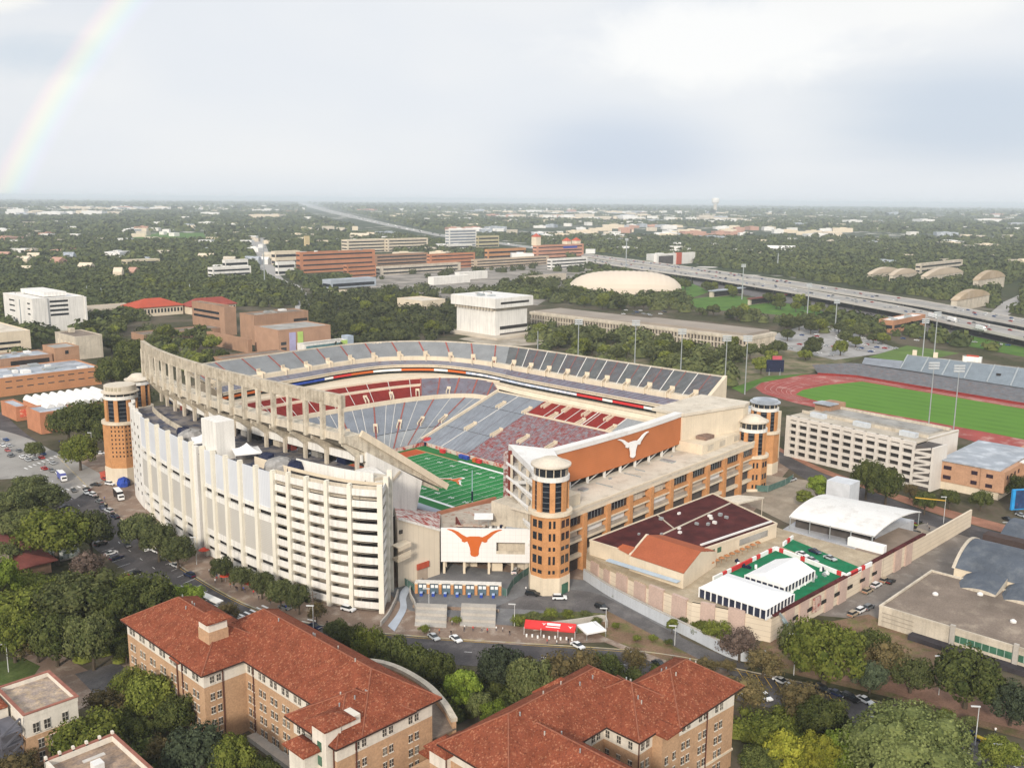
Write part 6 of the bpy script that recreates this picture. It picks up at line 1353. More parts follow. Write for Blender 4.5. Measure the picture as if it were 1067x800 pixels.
T, D = pb('brick_laboratory', 'brown brick laboratory wing with a dark recessed storey behind the long orange brick one', 'building', None, 0, 0, 0, BROWNBRICK, ROOFBLUE, dims=(x0, x1-14, y1+4, y1+30, h+5)); ribbon_w(T, D, 'S', h-.5, h+2.5, .62, .97, DARK); units(T, D, 14, 4)
T, D = pb('brick_stair_block', 'square brown brick stair block at the end of the laboratory wing', 'building', None, 0, 0, 0, mat('mid_brown_brick', (.38, .225, .14), .9, .1, .2, fine=.1), ROOFGREY, dims=(x1-13, x1+4, y1+2, y1+24, h+9)); ribbon_w(T, D, 'S', h+4, h+6.5, .42, .56, GLASS)
T, D = pb('brick_gallery', 'low salmon brick gallery block with a wet grey roof and red banner by the avenue', 'building', (17.6, 439), 31, 2, 424, REDBRICK, ROOFBLUE)
MB().box(D[0]+2, D[0]+5.5, D[2]-.25, D[2], 2, D[4]-2).build('banner', mat('red_yellow_banner', (.62, .12, .07), .7, .1, .6, c2=(.75, .6, .4), f2=.6), T)
gx0 = D[0]
T, D = pb('brick_gallery', 'salmon brick gallery corner block jutting toward the trees', 'building', (43.3, 452.6), 80, 29, 430, REDBRICK, ROOFBLUE)
x0, x1, y0, y1, h = D
VG = thing('vaulted_gallery', 'brick gallery roofed by a row of white barrel vaults', 'building', (x1, y1+10, 0))
vx0, vy0 = P(51, 425.5, h); va_ = np.array(P(47, 424, h)); vb_ = np.array(P(124, 412.5, h)); nv = 9
for k in range(nv):
    xa = va_[0]+(vb_[0]-va_[0])*k/nv; xb = va_[0]+(vb_[0]-va_[0])*(k+1)/nv; yb = va_[1]+(vb_[1]-va_[1])*.5+3
    barrel(xa, xb, yb-6, yb+30, h-1.0, 2.5, 8).build('vault', WROOF, VG); MB().box(xa, xb, yb-5.6, yb+29.6, 0, h-1.05).build('brick_wall', REDBRICK, VG)
foot(va_[0], vb_[0], va_[1]-10, vb_[1]+40)
# library with red hip roofs
for sw, se, nw, tp, lb in (((143, 331), 191, 128, 321, 'cream library wing with a bright red hip roof left of the brown brick complex'), ((200, 328), 246, 190, 319.5, 'cream library wing with a duller red hip roof, half behind the brown brick complex')):
    x0, x1, y0, y1, h = pfit(sw, se, nw, tp); y1 = min(y1, y0+70); T = thing('library', lb, 'library', (x0, y0, 0)); MB().box(x0, x1, y0, y1, 0, h).build('walls', CREAM, T)
    hip(x0, x1, y0, y1, h+.1, 7.5, 1.5, .6).build('roof', mat('red_tile' if sw[0] < 150 else 'dull_red_tile', (.40, .075, .04) if sw[0] < 150 else (.27, .06, .045), .85, .12, .1, fine=.1), T); foot(x0, x1, y0, y1)
    for k in range(14): x = x0+(x1-x0)*(k+.5)/14; win(T, x, y0-.1, h*.35, 2.0, h*.4, 0)
pb('low_hall', 'low tan roofed hall left of the red roofed library', 'building', (100, 331), 146, 84, 322, CREAM2, mat('tan_roof', (.40, .34, .27), .95, .15, .05)); pb('low_hall', 'flat brown roofed hall sunk among trees before the red roofed library', 'building', (150, 356), 233, 137, 349, BROWNBRICK, ROOFBROWN, lims=(200, 60))
# brown brick performing arts complex
BB = BROWNBRICK
T, D = pb('arts_building', 'brown brick wing with a dark ribbon of windows, left end of the arts complex', 'building', (231, 344), 240, 201, 318.5, BB, ROOFBROWN); 
for z in (D[4]*.40, D[4]*.62): ribbon_w(T, D, 'W', z, z+2.4, .06, .94)
x0, x1, y0, y1, h = D; T, D = pb('arts_building', 'square brown brick tower block of the arts complex', 'building', (235, 350), 247, 230, 320.5, mat('tower_brown_brick', (.37, .23, .155), .9, .1, .15, fine=.1), ROOFBROWN)
T, D = pb('arts_building', 'large blank brown brick fly tower, tallest of the arts complex', 'building', (266, 360), 322, 251, 328.5, BB, ROOFBROWN, lims=(200, 60)); ribbon_w(T, D, 'S', D[4]*.66, D[4]*.76, .72, .98, DARK); units(T, D, 6, 9)
T, D = pb('arts_building', 'brown brick hall with a grey roof and two dark windows, front of the arts complex', 'building', (291, 371), 345, 266, 344, mat('front_brown_brick', (.40, .245, .165), .9, .1, .15, fine=.1), ROOFGREY, lims=(200, 50)); 
for z in (4, 8.5): ribbon_w(T, D, 'S', z, z+2.6, .04, .14)
x0, x1, y0, y1, h = D; MB().box(x0+10, x0+16, y0-.4, y0, 1, h-3).build('lilac_banner', mat('lilac_banner', (.40, .38, .58), .7, .1, .3), T); MB().box(x0+18, x0+23, y0-.5, y0, 1, h-3).build('lime_banner', mat('lime_banner', (.42, .58, .16), .7, .1, .3), T)
T, D = pb('arts_building', 'low glass fronted foyer with a white roof edge at the right of the arts complex', 'building', (318, 372), 362, 310, 359, WHITE, ROOFGREY, lims=(120, 30)); ribbon_w(T, D, 'S', 2, D[4]-1.6, .03, .97, mat('teal_glass', (.10, .20, .22), .25, .2, .3)); MB().box(D[1]-6, D[1], D[2]-.5, D[2], 1, D[4]).build('lime_banner', _M['lime_banner'], T); MB().box(D[1], D[1]+6, D[2]-.8, D[2]+8, 0, D[4]+3).build('blue_grey_pylon', mat('blue_grey_panel', (.34, .40, .48), .6, .1, .3), T)
pb('arts_building', 'low brown brick annex of the arts complex, nearest the left trees', 'building', (259, 368), 263, 216, 354, BB, ROOFBROWN, lims=(40, 80)); pb('arts_building', 'lowest brown brick block of the arts complex, just above the stadium rim', 'building', (232, 384), 300, 222, 374, BB, ROOFBROWN, lims=(160, 40))
# presidential library block and long hall
x0, x1, y0, y1, h = pfit((516, 352), 549, 476, 311); T = thing('library_tower', 'windowless pale travertine block with an overhanging top slab, beyond the stadium', 'library', ((x0+x1)/2, (y0+y1)/2, 0))
MB().box(x0, x1, y0, y1, 0, h-12).build('shaft', WHITE, T); MB().box(x0+.5, x1-.5, y0+.5, y1-.5, h-12, h-9).build('shadow_gap', CREAM2, T); MB().box(x0-4, x1+4, y0-4, y1+4, h-9.0, h).build('top_slab', WHITE, T); MB().box(x0-3, x1+3, y0-3, y1+3, h, h+.3).build('roof', WROOF, T); MB().box(x0+3, x1-2, y0-4.2, y0-3.8, h-5.6, h-3.6).build('slot_window', DARK, T); MB().box(x0+6, x1-.1, y0-.3, y0+.2, 7, 10).build('slot_window', DARK, T); MB().box(x0+6, x1, y0-.3, y0, 2, 3.4).build('slot_window', DARKF, T)
for k in range(13): MB().box(x0-3.4, x0-.2, y0+2+k*(y1-y0-4)/12, y0+3+k*(y1-y0-4)/12, h-11.5, h-9).build('bracket', CREAM2, T)
units(T, (x0, x1, y0, y1, h+.8), 8, 5); foot(x0, x1, y0, y1)
MB().box(x0-10, x1+30, y0-12, y1+10, 0, 2.0).build('plinth', mat('travertine_plinth', (.52, .46, .38), .9, .1, .1), T)
x0, x1, y0, y1, h = pfit((779, 366), 807, 553, 350.5); T = thing('long_hall', 'very long grey concrete hall with rows of fins and dark windows', 'building', ((x0+x1)/2, (y0+y1)/2, 0))
MB().box(x0+1.5, x1-1.5, y0+1.5, y1-1.5, 0, h-2).build('dark_core', DARKF, T); MB().box(x0-1, x1+1, y0-1, y1+1, h-3.2, h-.6).build('roof_slab', CREAM2, T); MB().box(x0+3, x1-3, y0+3, y1-3, h-.6, h+.2).build('roof', mat('taupe_roof', (.30, .26, .22), .95, .12, .03), T); MB().box(x0+4, x1-4, y0+4, y0+(y1-y0)*.5, h+.2, h+1.6).build('roof', mat('taupe_roof'  , (.3, .26, .22)), T)
n = 72
for z in (0, 5.4): MB().box(x0-.4, x1+.4, y0-.4, y1+.4, z+3.6 if z else 4.2, z+5.0 if z else 5.2).build('floor_band', CREAM2, T)
for k in range(n): y = y0+(y1-y0)*(k+.5)/n; MB().box(x0-.6, x0+1.2, y-.45, y+.45, 0, h-3.2).build('fin', CREAM2, T)
for k in range(14): x = x0+(x1-x0)*(k+.5)/14; MB().box(x-.8, x+.8, y0-.6, y0+2, 0, h-3.2).build('fin', CREAM2, T)
foot(x0, x1, y0, y1)
T, D = pb('small_hall', 'small plain beige hall with a pale roof among trees', 'building', (440, 325.5), 464, 414, 313.5, CREAM, CROOF)
# inflated sports dome
px_, py_ = P(651, 304); dd = depth(px_, py_); T = thing('sports_dome', 'long beige ribbed fabric sports dome by the highway', 'dome', (px_, py_, 0)); mb = MB(); LX, LY, LZ = 60*dd/1000, 30*dd/1000, 21.5*dd/1000
ca_, sa_ = cos(-YAW), sin(-YAW); G_ = []
for i in range(41):
    u = -1+2*i/40; row = []; rr = (1-abs(u)**3.0)**.5 if abs(u) < 1 else 0
    for j in range(15):
        a = pi*j/14; X_, Y_, Z_ = u*LX, -cos(a)*LY*rr, math.sin(a)**.9*LZ*rr*(1+.018*(i % 2)) if 0 < j < 14 else 0
        row.append((px_+X_*ca_-Y_*sa_, py_+X_*sa_+Y_*ca_, max(0, Z_)))
    G_.append(row)
mb.grid(G_); mb.build('membrane', mat('beige_membrane', (.60, .52, .43), .7, .05, .02), T); mb = MB(); mb.obox(px_, py_, 0, 2.5, LX*1.75, LY*1.3, -YAW); mb.build('base', REDBRICK, T); foot(px_-LX, px_+LX, py_-LX, py_+LX, 0)
# business district beyond
def far_b(name, label, sw, se, nw, top, wall, roof, rows=3, bands=True, lims=None, wm=None, fr=(.42, .12)):
    T, D = pb(name, label, 'building', sw, se, nw, top, wall, roof, 1.0, lims=lims)
    x0, x1, y0, y1, h = D; fl = (h-1.5)/rows
    if bands:
        for k in range(rows): ribbon_w(T, D, 'S', .8+k*fl+fl*fr[1], .8+k*fl+fl*(fr[0]+fr[1]), .04, .96, wm); ribbon_w(T, D, 'W', .8+k*fl+fl*fr[1], .8+k*fl+fl*(fr[0]+fr[1]), .05, .95, wm)
    return T, D
far_b('office_block', 'white three storey office with a setback top floor, alone among the left woods', (222, 293), 262, 217, 279, WHITE, WROOF, 3)
T, D = far_b('office_block', 'upper setback storeys of the white office among the left woods', (235, 284), 259, 232, 271, WHITE, WROOF, 2, lims=(60, 30))
OB = mat('far_orange_brick', (.45, .20, .11), .9, .12, .05)
T, D = far_b('office_block', 'big orange brick office with stepped right end beyond the far street', (313, 285), 391, 309, 263, OB, ROOFGREY, 4, fr=(.3, .3), lims=(200, 70)); units(T, D, 5, 2)
far_b('office_block', 'lower orange brick block in front of the big orange brick office', (362, 290), 392, 358, 276, OB, ROOFGREY, 3, fr=(.3, .3), lims=(90, 40))
far_b('low_block', 'wide cream block with white roofs left of the big orange brick office', (287, 276), 313, 283, 262, CREAM, WROOF, 2, lims=(120, 90))
far_b('low_block', 'grey white block with a dark glass front on the far street', (290, 287), 308, 287, 273, WHITE, ROOFGREY, 2, lims=(60, 40))
far_b('apartment_block', 'pale cream apartment block with notched white roof behind the orange brick office', (362, 264), 402, 356, 250, CREAM, WROOF, 4, lims=(150, 60)); far_b('apartment_block', 'right half of the pale cream apartments behind the orange brick office', (404, 262.5), 446, 400, 249, CREAM, WROOF, 4, lims=(170, 60))
far_b('church_tower', 'small square yellow tower above the cream block', (318, 260), 325, 317, 246, mat('yellow_stone', (.58, .46, .26), .9, .1, .1), WROOF, 1, False, lims=(14, 14))
far_b('terrace_block', 'long two storey row with a pinkish red roof in front of the brick offices', (396, 287), 480, 391, 278, CREAM2, mat('pink_red_roof', (.42, .19, .14), .9, .1, .03), 2, lims=(300, 30))
far_b('office_block', 'grey and orange brick office with long window bands, behind the pinkish roof', (391, 277), 446, 388, 265.5, BROWNBRICK, WROOF, 3, lims=(220, 60)); far_b('office_block', 'orange brick office with stepped bays right of the pinkish roof', (448, 281), 495, 445, 265, OB, ROOFGREY, 4, fr=(.3, .3), lims=(200, 60))
far_b('office_tower', 'white gridded office tower with blue grey windows', (468, 258), 497, 464, 239.5, WHITE, WROOF, 6, lims=(100, 60), wm=mat('blue_grey_glass', (.16, .19, .24), .3, .2, .1), fr=(.5, .2))
far_b('low_block', 'pale low block with blue shade at the foot of the white gridded tower', (467, 263), 492, 464, 255, WHITE, ROOFBLUE, 2, lims=(120, 40)); far_b('parking_garage', 'tan parking deck with a yellow stair head right of the white gridded tower', (498, 258), 520, 496, 246, mat('khaki', (.48, .42, .26), .9, .1, .1), CROOF, 3, lims=(100, 40))
far_b('clinic', 'orange block with tan parking decks, left of the hospital', (508, 270), 548, 505, 260, mat('far_orange', (.52, .26, .12), .9, .1, .05), CROOF, 2, lims=(200, 60)); far_b('parking_garage', 'long tan parking deck with arched screens before the orange clinic', (494, 280), 572, 491, 270.5, mat('tan_deck', (.48, .38, .28), .9, .1, .05), CROOF, 3, lims=(300, 50))
T, D = far_b('hospital', 'hospital in orange brick with a blue sign and red roof turrets', (559, 272), 608, 555, 256, mat('hospital_brick', (.50, .25, .17), .9, .1, .05), CROOF, 4, fr=(.3, .35), lims=(200, 70)); x0, x1, y0, y1, h = D
MB().box(x0+(x1-x0)*.55, x0+(x1-x0)*.85, y0-.6, y0-.1, h-8, h-3.5).build('blue_sign', BLUE, T)
for t in (.08, .72, .93): x = x0+(x1-x0)*t; q = MB().box(x-7, x+7, y0+6, y0+20, h-.2, h+(18 if t < .1 else 7)).build('turret', CREAM, T); hip(x-7, x+7, y0+6, y0+20, h+(18 if t < .1 else 7), 7, .6).build('turret_roof', mat('far_red_roof', (.46, .10, .06), .9), q)
far_b('parking_garage', 'white banded parking deck in front of the hospital', (574, 281), 612, 570, 270, WHITE, CROOF, 3, lims=(170, 50))
T, D = far_b('depot', 'white depot with a tall red entrance panel beyond the highway', (684, 277), 724, 681, 265, WHITE, WROOF, 1, False, lims=(150, 60)); MB().box(D[0]+(D[1]-D[0])*.5, D[0]+(D[1]-D[0])*.62, D[2]-2, D[2]+3, 0, D[4]+1).build('red_panel', mat('far_red_roof', (.46, .1, .06)), T); ribbon_w(T, D, 'S', 1, D[4]-4, .05, .42, DARKF)
far_b('office_block', 'tan four storey office with window bands at the upper right', (958, 289), 1010, 953, 275, CREAM2, CROOF, 3, lims=(200, 60)); far_b('office_block', 'upper storey of the tan office at the upper right', (971, 277), 997, 969, 271, CREAM2, CROOF, 1, lims=(90, 30))
T, D = far_b('restaurant', 'low brick building with white roof plant beside the highway', (930, 347), 968, 915, 334, mat('roadside_brick', (.42, .22, .13), .9, .1, .1), WROOF, 1, lims=(80, 50), fr=(.3, .3)); units(T, D, 7, 8)
def shed(label, sw, se, nw, top, m, rise=.5):
    x0, x1, y0, y1, h = pfit(sw, se, nw, top); y1 = min(y1, y0+110); T = thing('shed_hall', label, 'shed', ((x0+x1)/2, (y0+y1)/2, 0)); MB().box(x0, x1, y0, y1, 0, h*.62).build('walls', CREAM2, T)
    barrel(x0-1, x1+1, y0-1, y1+1, h*.62, h*rise*.75, 10).build('roof', m, T); foot(x0, x1, y0, y1)
TAN = mat('tan_metal_roof', (.40, .31, .21), .85, .1, .04, c2=(.47, .38, .28), f2=.55); TAN2 = mat('pale_tan_roof', (.52, .43, .33), .85, .1, .04)
shed('tan roofed shed, leftmost of the sheds beyond the highway', (907, 294), 938, 903, 281, TAN2, .6); shed('pale tan roofed shed right of the leftmost shed beyond the highway', (930, 295), 955, 926, 282, TAN2, .6); shed('domed tan shed in front of the tan office at the upper right', (964, 297), 1003, 959, 283, TAN2, .7); shed('brown shed with a long sloping roof at the upper right', (1018, 304), 1046, 1013, 285, TAN, .6); shed('nearest brown shed by the highway at the right', (996, 325), 1030, 990, 306, TAN, .6)
for sw, se, nw, tp, lb in (((743, 310), 775, 739, 303, 'long dugout with a grey roof behind the sports lawn'), ((782, 318), 818, 779, 311, 'dark red roofed dugout at the right end of the sports lawn')):
    x0, x1, y0, y1, h = pfit(sw, se, nw, tp); y1 = min(y1, y0+14); T = thing('dugout', lb, 'building', (x0, y0, 0)); MB().box(x0, x1, y0+1, y1, 0, h-1).build('walls', CREAM2, T); MB().box(x0-2, x1+2, y0-2, y1+1, h-1, h).build('roof', ROOFBLUE if sw[0] < 760 else mat('dull_red_roof', (.17, .055, .045)), T); MB().box(x0+4, x1-4, y0+.8, y0+1, .5, h-2).build('opening', DARK, T)
far_b('school', 'long yellowish school block in the left woods', (132, 279), 167, 127, 271, mat('yellowish_wall', (.55, .48, .34), .9, .1, .1), WROOF, 2, lims=(150, 50)); far_b('low_block', 'white low block near the far street junction', (340, 310), 362, 336, 304, CREAM, WROOF, 1, False, lims=(50, 20)); far_b('low_block', 'white low roof left of the far street junction', (254, 312), 268, 250, 307, WHITE, WROOF, 1, False, lims=(30, 20))
far_b('low_block', 'blue grey roofed station with a curved canopy below the orange brick office', (345, 301), 392, 336, 292, mat('blue_grey_wall', (.36, .40, .45), .8, .1, .1), ROOFBLUE, 1, lims=(120, 60)); far_b('low_block', 'white warehouse with roof clutter in the district centre', (452, 297), 490, 446, 289, WHITE, WROOF, 1, False, lims=(110, 60)); far_b('low_block', 'white warehouse beside the dark trees of the district centre', (478, 292), 508, 474, 284, WHITE, WROOF, 1, False, lims=(110, 60)); far_b('low_block', 'row of red roofed sheds between hospital and dome', (548, 295), 590, 545, 288, CREAM2, mat('shed_red', (.30, .16, .13), .9), 1, False, lims=(120, 60))
# water tower on the horizon
wx, wy_ = P(745, 222); dd = depth(wx, wy_); s = dd/1000; T = thing('water_tower', 'pale mushroom shaped water tower on the horizon', 'water tower', (wx, wy_, 0)); MB().lathe(wx, wy_, [(2.4*s, 0), (1.8*s, 3*s), (1.8*s, 9*s)], 16).build('stem', CREAM2, T); MB().lathe(wx, wy_, [(1.8*s, 8.5*s), (3.8*s, 11*s), (4.0*s, 13.5*s), (3.4*s, 15*s), (.1, 15.6*s)], 20, cap=False).build('tank', WHITE, T)
# ================================================================ highway
def highway(label, A, B, z, seed):
    T = thing('elevated_highway', label, 'highway', (*P(*A[2], z), 0)); A = resample([P(*q, z) for q in A], n=80); B = resample([P(*q, z) for q in B], n=80)
    mb = MB(); mb.grid([[(*p, z) for p in B], [(*p, z) for p in A]]); mb.grid([[(*p, z-1.6) for p in A], [(*p, z-1.6) for p in B]]); mb.build('deck', mat('highway_deck', (.33, .315, .295), .9, .15, .03, c2=(.26, .25, .24), f2=.55), T)
    for q, s in ((A, 1), (B, -1)): mb = MB(); mb.wall(q, z-1.7, z+1.1, .5*s); mb.build('barrier', mat('highway_barrier', (.58, .55, .50), .9, .08, .05), T)
    for k in range(2, 80, 3):
        c = tuple((np.array(A[k])+np.array(B[k]))/2); MB().tube((*c, 0), (*c, z-1.6), 1.2, n=8).build('pier', CREAM2, T)
    return [tuple((np.array(a)+np.array(b))/2) for a, b in zip(A, B)], A, B
HW = []
HW.append(highway('upper carriageway of the raised highway, the farther of the two', [(606, 264.2), (700, 276), (820, 292.6), (960, 313.5), (1067, 333), (1160, 351)], [(606, 266.6), (700, 279), (820, 296.6), (960, 318.5), (1067, 339), (1160, 358)], 8.0, 1))
HW.append(highway('lower carriageway of the raised highway, nearer the stadium', [(606, 268.6), (668, 277), (732, 285.2), (820, 299), (931, 318), (1067, 346), (1160, 366)], [(606, 271), (668, 280.3), (732, 289), (820, 303.4), (931, 323.5), (1067, 353), (1160, 374)], 8.0, 2))
psheet('frontage_road', [(600, 272), (668, 282), (732, 291), (820, 306), (931, 327), (1067, 358), (1067, 372), (960, 346), (900, 330), (800, 312), (700, 292), (600, 278)], ASPH, .04)
psheet('under_highway', [(606, 268), (700, 281), (820, 299), (960, 321), (1067, 341), (1067, 350), (931, 322), (820, 303), (700, 285), (606, 272)], ASPHD, .05)
psheet('far_highway', [(311, 211), (322, 213), (345, 219), (405, 233), (455, 243.5), (525, 253), (612, 264.5), (612, 267), (525, 255.5), (455, 246.2), (404, 236), (343, 222), (316, 214.5)], mat('far_highway_deck', (.36, .35, .33), .9, .2, .02, c2=(.22, .22, .19), f2=.54), .6)
psheet('right_street', [(1045, 315), (1067, 305), (1067, 318), (1040, 335), (1020, 336)], mat('pale_road', (.34, .325, .31)), .06)
# ================================================================ stadium and street lights
def light_mast(label, u, v, vtop, style='bank', group=None):
    x, y = P(u, v); h = solve(lambda h: PJ(x, y, h)[1], vtop, 0, 120); s = max(.25, .0006*depth(x, y)); T = thing('light_mast', label, 'light mast', (x, y, 0), group)
    MB().tube((x, y, 0), (x, y, h), s*1.2, s*.7, 8).build('pole', STEEL, T); mb = MB()
    a = -YAW; ca_, sa_ = cos(a), sin(a)
    if style == 'bank':
        for j in range(3):
            z = h-j*1.5; mb.beam((x-3*ca_, y-3*sa_, z), (x+3*ca_, y+3*sa_, z), .25)
        mb.build('lamp_frame', STEEL, T)
        for j in range(3): mb = MB(); mb.obox(x, y, h-j*1.5+.12, h-j*1.5+.95, 6, .5, a); mb.build('lamp_bank', mat('lamp_glass', (.45, .48, .5), .3, .1, .5), T)
    return T
for u, v, t, lb in ((560, 382, 345, 'slim light mast in the park behind the stadium, leftmost of the row'), (602, 386, 334, 'light mast in the park, second from the left behind the upper deck'), (661, 388, 335, 'floodlight mast behind the upper deck, nearest the long hall end'), (709, 392, 344, 'floodlight mast behind the upper deck, below the long hall corner'), (755, 404, 351, 'left of the two floodlight masts between long hall and scoreboard'), (776, 411, 351, 'right of the two floodlight masts left of the scoreboard'), (967, 449, 379, 'left floodlight mast on the garage side of the running track'), (993, 453, 382, 'right floodlight mast on the garage side of the running track'), (973, 372, 326, 'left floodlight mast behind the track grandstand'), (961, 374, 333, 'slim floodlight mast behind the track grandstand'), (870, 345, 313, 'floodlight mast between sports lawn and long hall'), (652, 285, 249, 'tall mast with a round head by the dome'), (810, 281, 264, 'bare mast in the woods beyond the highway'), (773, 312, 276, 'mast behind the sports lawn'), (841, 330, 296, 'mast at the right end of the sports lawn'), (37, 347, 303, None), (119-97, 343, 303, None)):
    if lb: light_mast(lb, u, v, t, 'bank' if (v-t) > 30 and u > 590 else 'plain')
for u, v, t, lb in ((91, 310, 298, 'bare pole in the left woods, left of the red library roof'), (106, 312, 300, 'second bare pole in the left woods beside the red library roof'), (198, 308, 296, 'pole above the red library roof'), (276, 300, 250, 'tall pale mast at the far street'), (121-98, 345, 312, 'pale mast before the tall white block')): light_mast(lb, u, v, t, 'plain')
def street_lamp(label, u, v, h, arm=1.6, ang=0.0):
    x, y = P(u, v); T = thing('street_lamp', label, 'street lamp', (x, y, 0)); MB().tube((x, y, 0), (x, y, h), .14, .08, 6).build('pole', mat('pale_pole', (.55, .56, .56), .5, .1, .5), T)
    MB().obox(x+cos(ang)*arm/2, y+sin(ang)*arm/2, h-.1, h+.15, arm+.6, .35, ang).build('lamp_head', mat('pale_pole', (.55, .56, .56)), T); return T
for u, v, h, lb in ((327, 668, 11, 'street lamp at the crosswalk before the ramp corner'), (827, 703, 12, 'street lamp by the corner garden, left of the parked black cars'), (978, 724, 11, 'street lamp in the garden below the green windowed wing'), (1016, 776, 10, 'street lamp beside the yellow barrier at the lower right'), (703, 672, 6, 'lamp post on the drive beside the grey wall'), (447, 635, 7, 'lamp post before the turnstiles on the plaza'), (536, 652, 7, 'lamp post beside the grass bank'), (631, 660, 8, 'lamp post next to the white peaked tent'), (205, 588, 10, 'lamp post at the slot of the grandstand, by the kerb'), (97, 480, 14, 'lamp post by the far left corner tower'), (802, 462, 9, 'lamp post before the parking garage'), (905, 505, 9, 'lamp post on the side street, left of the round tree'), (983, 545, 11, 'traffic mast pole beside the shrub island'), (9, 700, 8, 'lamp post at the lower left lawn'), (1048, 565, 8, 'lamp post near the blue screen'), (153, 735, 6, 'lamp post in the hall garden'), (1040, 800, 6, 'lamp post at the lower right corner')): street_lamp(lb, u, v, h, ang=radians(130))
x, y = P(983, 545); mb = MB(); mb.beam((x, y, 9.5), (x-8, y+9, 10.5), .3); tag(mb.build('traffic_mast_arm', mat('yellow_signal', (.6, .36, .05), .6, .1, .5)), 'yellow traffic signal arm over the side street', 'traffic signal')
UP = thing('utility_pole', 'wooden utility pole with crossarms before the ramp trees', 'utility pole', (*P(327, 655), 0)); x, y = P(327, 655); MB().tube((x, y, 0), (x, y, 12), .2, .14, 6).build('pole', mat('pole_wood', (.13, .10, .08), .9, .2, .5), UP); mb = MB(); mb.beam((x-1.6, y, 10.8), (x+1.6, y, 10.8), .18); mb.beam((x-1.2, y, 9.6), (x+1.2, y, 9.6), .18); mb.build('crossarm', mat('pole_wood', (.13, .1, .08)), UP)
# ================================================================ peaked tents, shelters, street clutter
def peak_tent(label, x, y, z, s, h, m=TENT, name='peaked_tent', ang=.4):
    T = thing(name, label, 'tent', (x, y, z)); n = 8; rows = []
    for k in range(7):
        t = k/6; r = s*(1-t)**1.0; zz = z+h+(h*.75)*(t**2.0)
        ring = []
        for i in range(4): 
            for j in range(4):
                a0_, a1_ = ang+pi/2*i, ang+pi/2*(i+1); f = j/4; ring.append((x+r*((1-f)*cos(a0_)+f*cos(a1_)), y+r*((1-f)*sin(a0_)+f*sin(a1_)), zz))
        rows.append(ring+[ring[0]])
    mb = MB(); mb.grid(rows); mb.build('canopy', m, T, smooth=False)
    mb = MB(); mb.grid([[(a, b, c-.5) for a, b, c in rows[0]], rows[0]]); mb.build('valance', m, T)
    for i in range(4): a = ang+pi/2*i; MB().tube((x+s*.97*cos(a), y+s*.97*sin(a), z), (x+s*.97*cos(a), y+s*.97*sin(a), z+h), .08, n=6).build('tent_post', STEEL, T)
    return T
tx, ty = P(198, 463, 39); tx += 6; peak_tent('left white peaked tent on the grandstand terrace', tx, ty, 36.4, 6.4, 3.6); tx, ty = P(238, 474, 39); tx += 6; ty -= 2; peak_tent('right white peaked tent on the grandstand terrace', tx, ty, 36.4, 6.4, 3.6)
tx, ty = P(616, 661, 0); peak_tent('white peaked tent beside the red event tent', tx, ty, 0, 4.6, 2.4)
for u, v, lb in ((183, 455, 'grey tarpaulin heap left of the left terrace tent'), (176, 452, 'dark blue covered stack on the terrace'), (275, 486, 'long grey tarpaulin heap right of the right terrace tent'), (292, 489, 'dark covered stack on the terrace'), (262, 480, 'navy covered bar next to the right terrace tent')):
    x, y = P(u, v, 39.5); x += 6.5; y += 1; q = 'grey' in lb; mb = MB(); mb.lathe(x, y, [(5.2 if q else 3.0, 36.4), (5.0 if q else 2.9, 39.2), (3.4 if q else 2.2, 40.6), (.05, 41.0)], 9, .3, cap=False)
    mb.v = [(a+RND.uniform(-.4, .4), b+RND.uniform(-.4, .4), c+(RND.uniform(-.25, .25) if c > 37 else 0)) for a, b, c in mb.v]; tag(mb.build('tarpaulin_heap' if q else 'covered_stack', mat('grey_tarp', (.27, .26, .25), .7, .25, .3, c2=(.38, .37, .36), f2=.55) if q else NAVY), lb, 'tarpaulin')
# red event tent with white lettering
RT = thing('event_tent', 'long red event tent with white lettering on the street by the grass bank', 'tent', (*P(573, 661), 0)); ra_, rb_ = np.array(P(546, 661, 0)), np.array(P(599, 666, 0)); d = (rb_-ra_)/np.linalg.norm(rb_-ra_); L_ = np.linalg.norm(rb_-ra_); nn = np.array((-d[1], d[0])); 
q = lambda t, o, z: (*map(float, ra_+d*t+nn*o), z)
mb = MB(); mb.add([q(0, 0, 2.5), q(L_, 0, 2.5), q(L_, 2.2, 3.9), q(0, 2.2, 3.9), q(L_, 4.4, 2.5), q(0, 4.4, 2.5), q(0, 0, 2.0), q(L_, 0, 2.0)], [(0, 1, 2, 3), (3, 2, 4, 5), (0, 3, 5), (1, 4, 2), (6, 7, 1, 0)]); mb.build('canopy', RED, RT)
for t in (0, L_/3, 2*L_/3, L_):
    for o in (0, 4.4): MB().tube(q(t, o, 0), q(t, o, 2.5), .07, n=6).build('tent_post', WPAINT, RT)
mb = MB(); ey = np.array(q(0, 2.2, 3.9))-np.array(q(0, 0, 2.5)); ey /= np.linalg.norm(ey); ex = np.array((*d, 0)); up = np.cross(ex, ey); 
def bar_(t0, t1, o0, o1): mb.add([np.array(q(t, o, 2.5+o*.6364))+up*.04 for t, o in ((L_*t0, o0), (L_*t1, o0), (L_*t1, o1), (L_*t0, o1))], [(0, 1, 2, 3)])
bar_(.44, .70, 1.1, 1.75); bar_(.42, .70, .5, .72); emblem(mb, .7, np.array(q(L_*.38, 1.45, 2.5+1.45*.6364))+up*.03, ex, ey, up, .02); mb.build('lettering', WPAINT, RT); mb = MB(); emblem(mb, .75, np.array(q(L_*.9, 1.15, 3.25))+up*.02, ex, ey, up, .02); mb.build('emblem', WPAINT, RT)
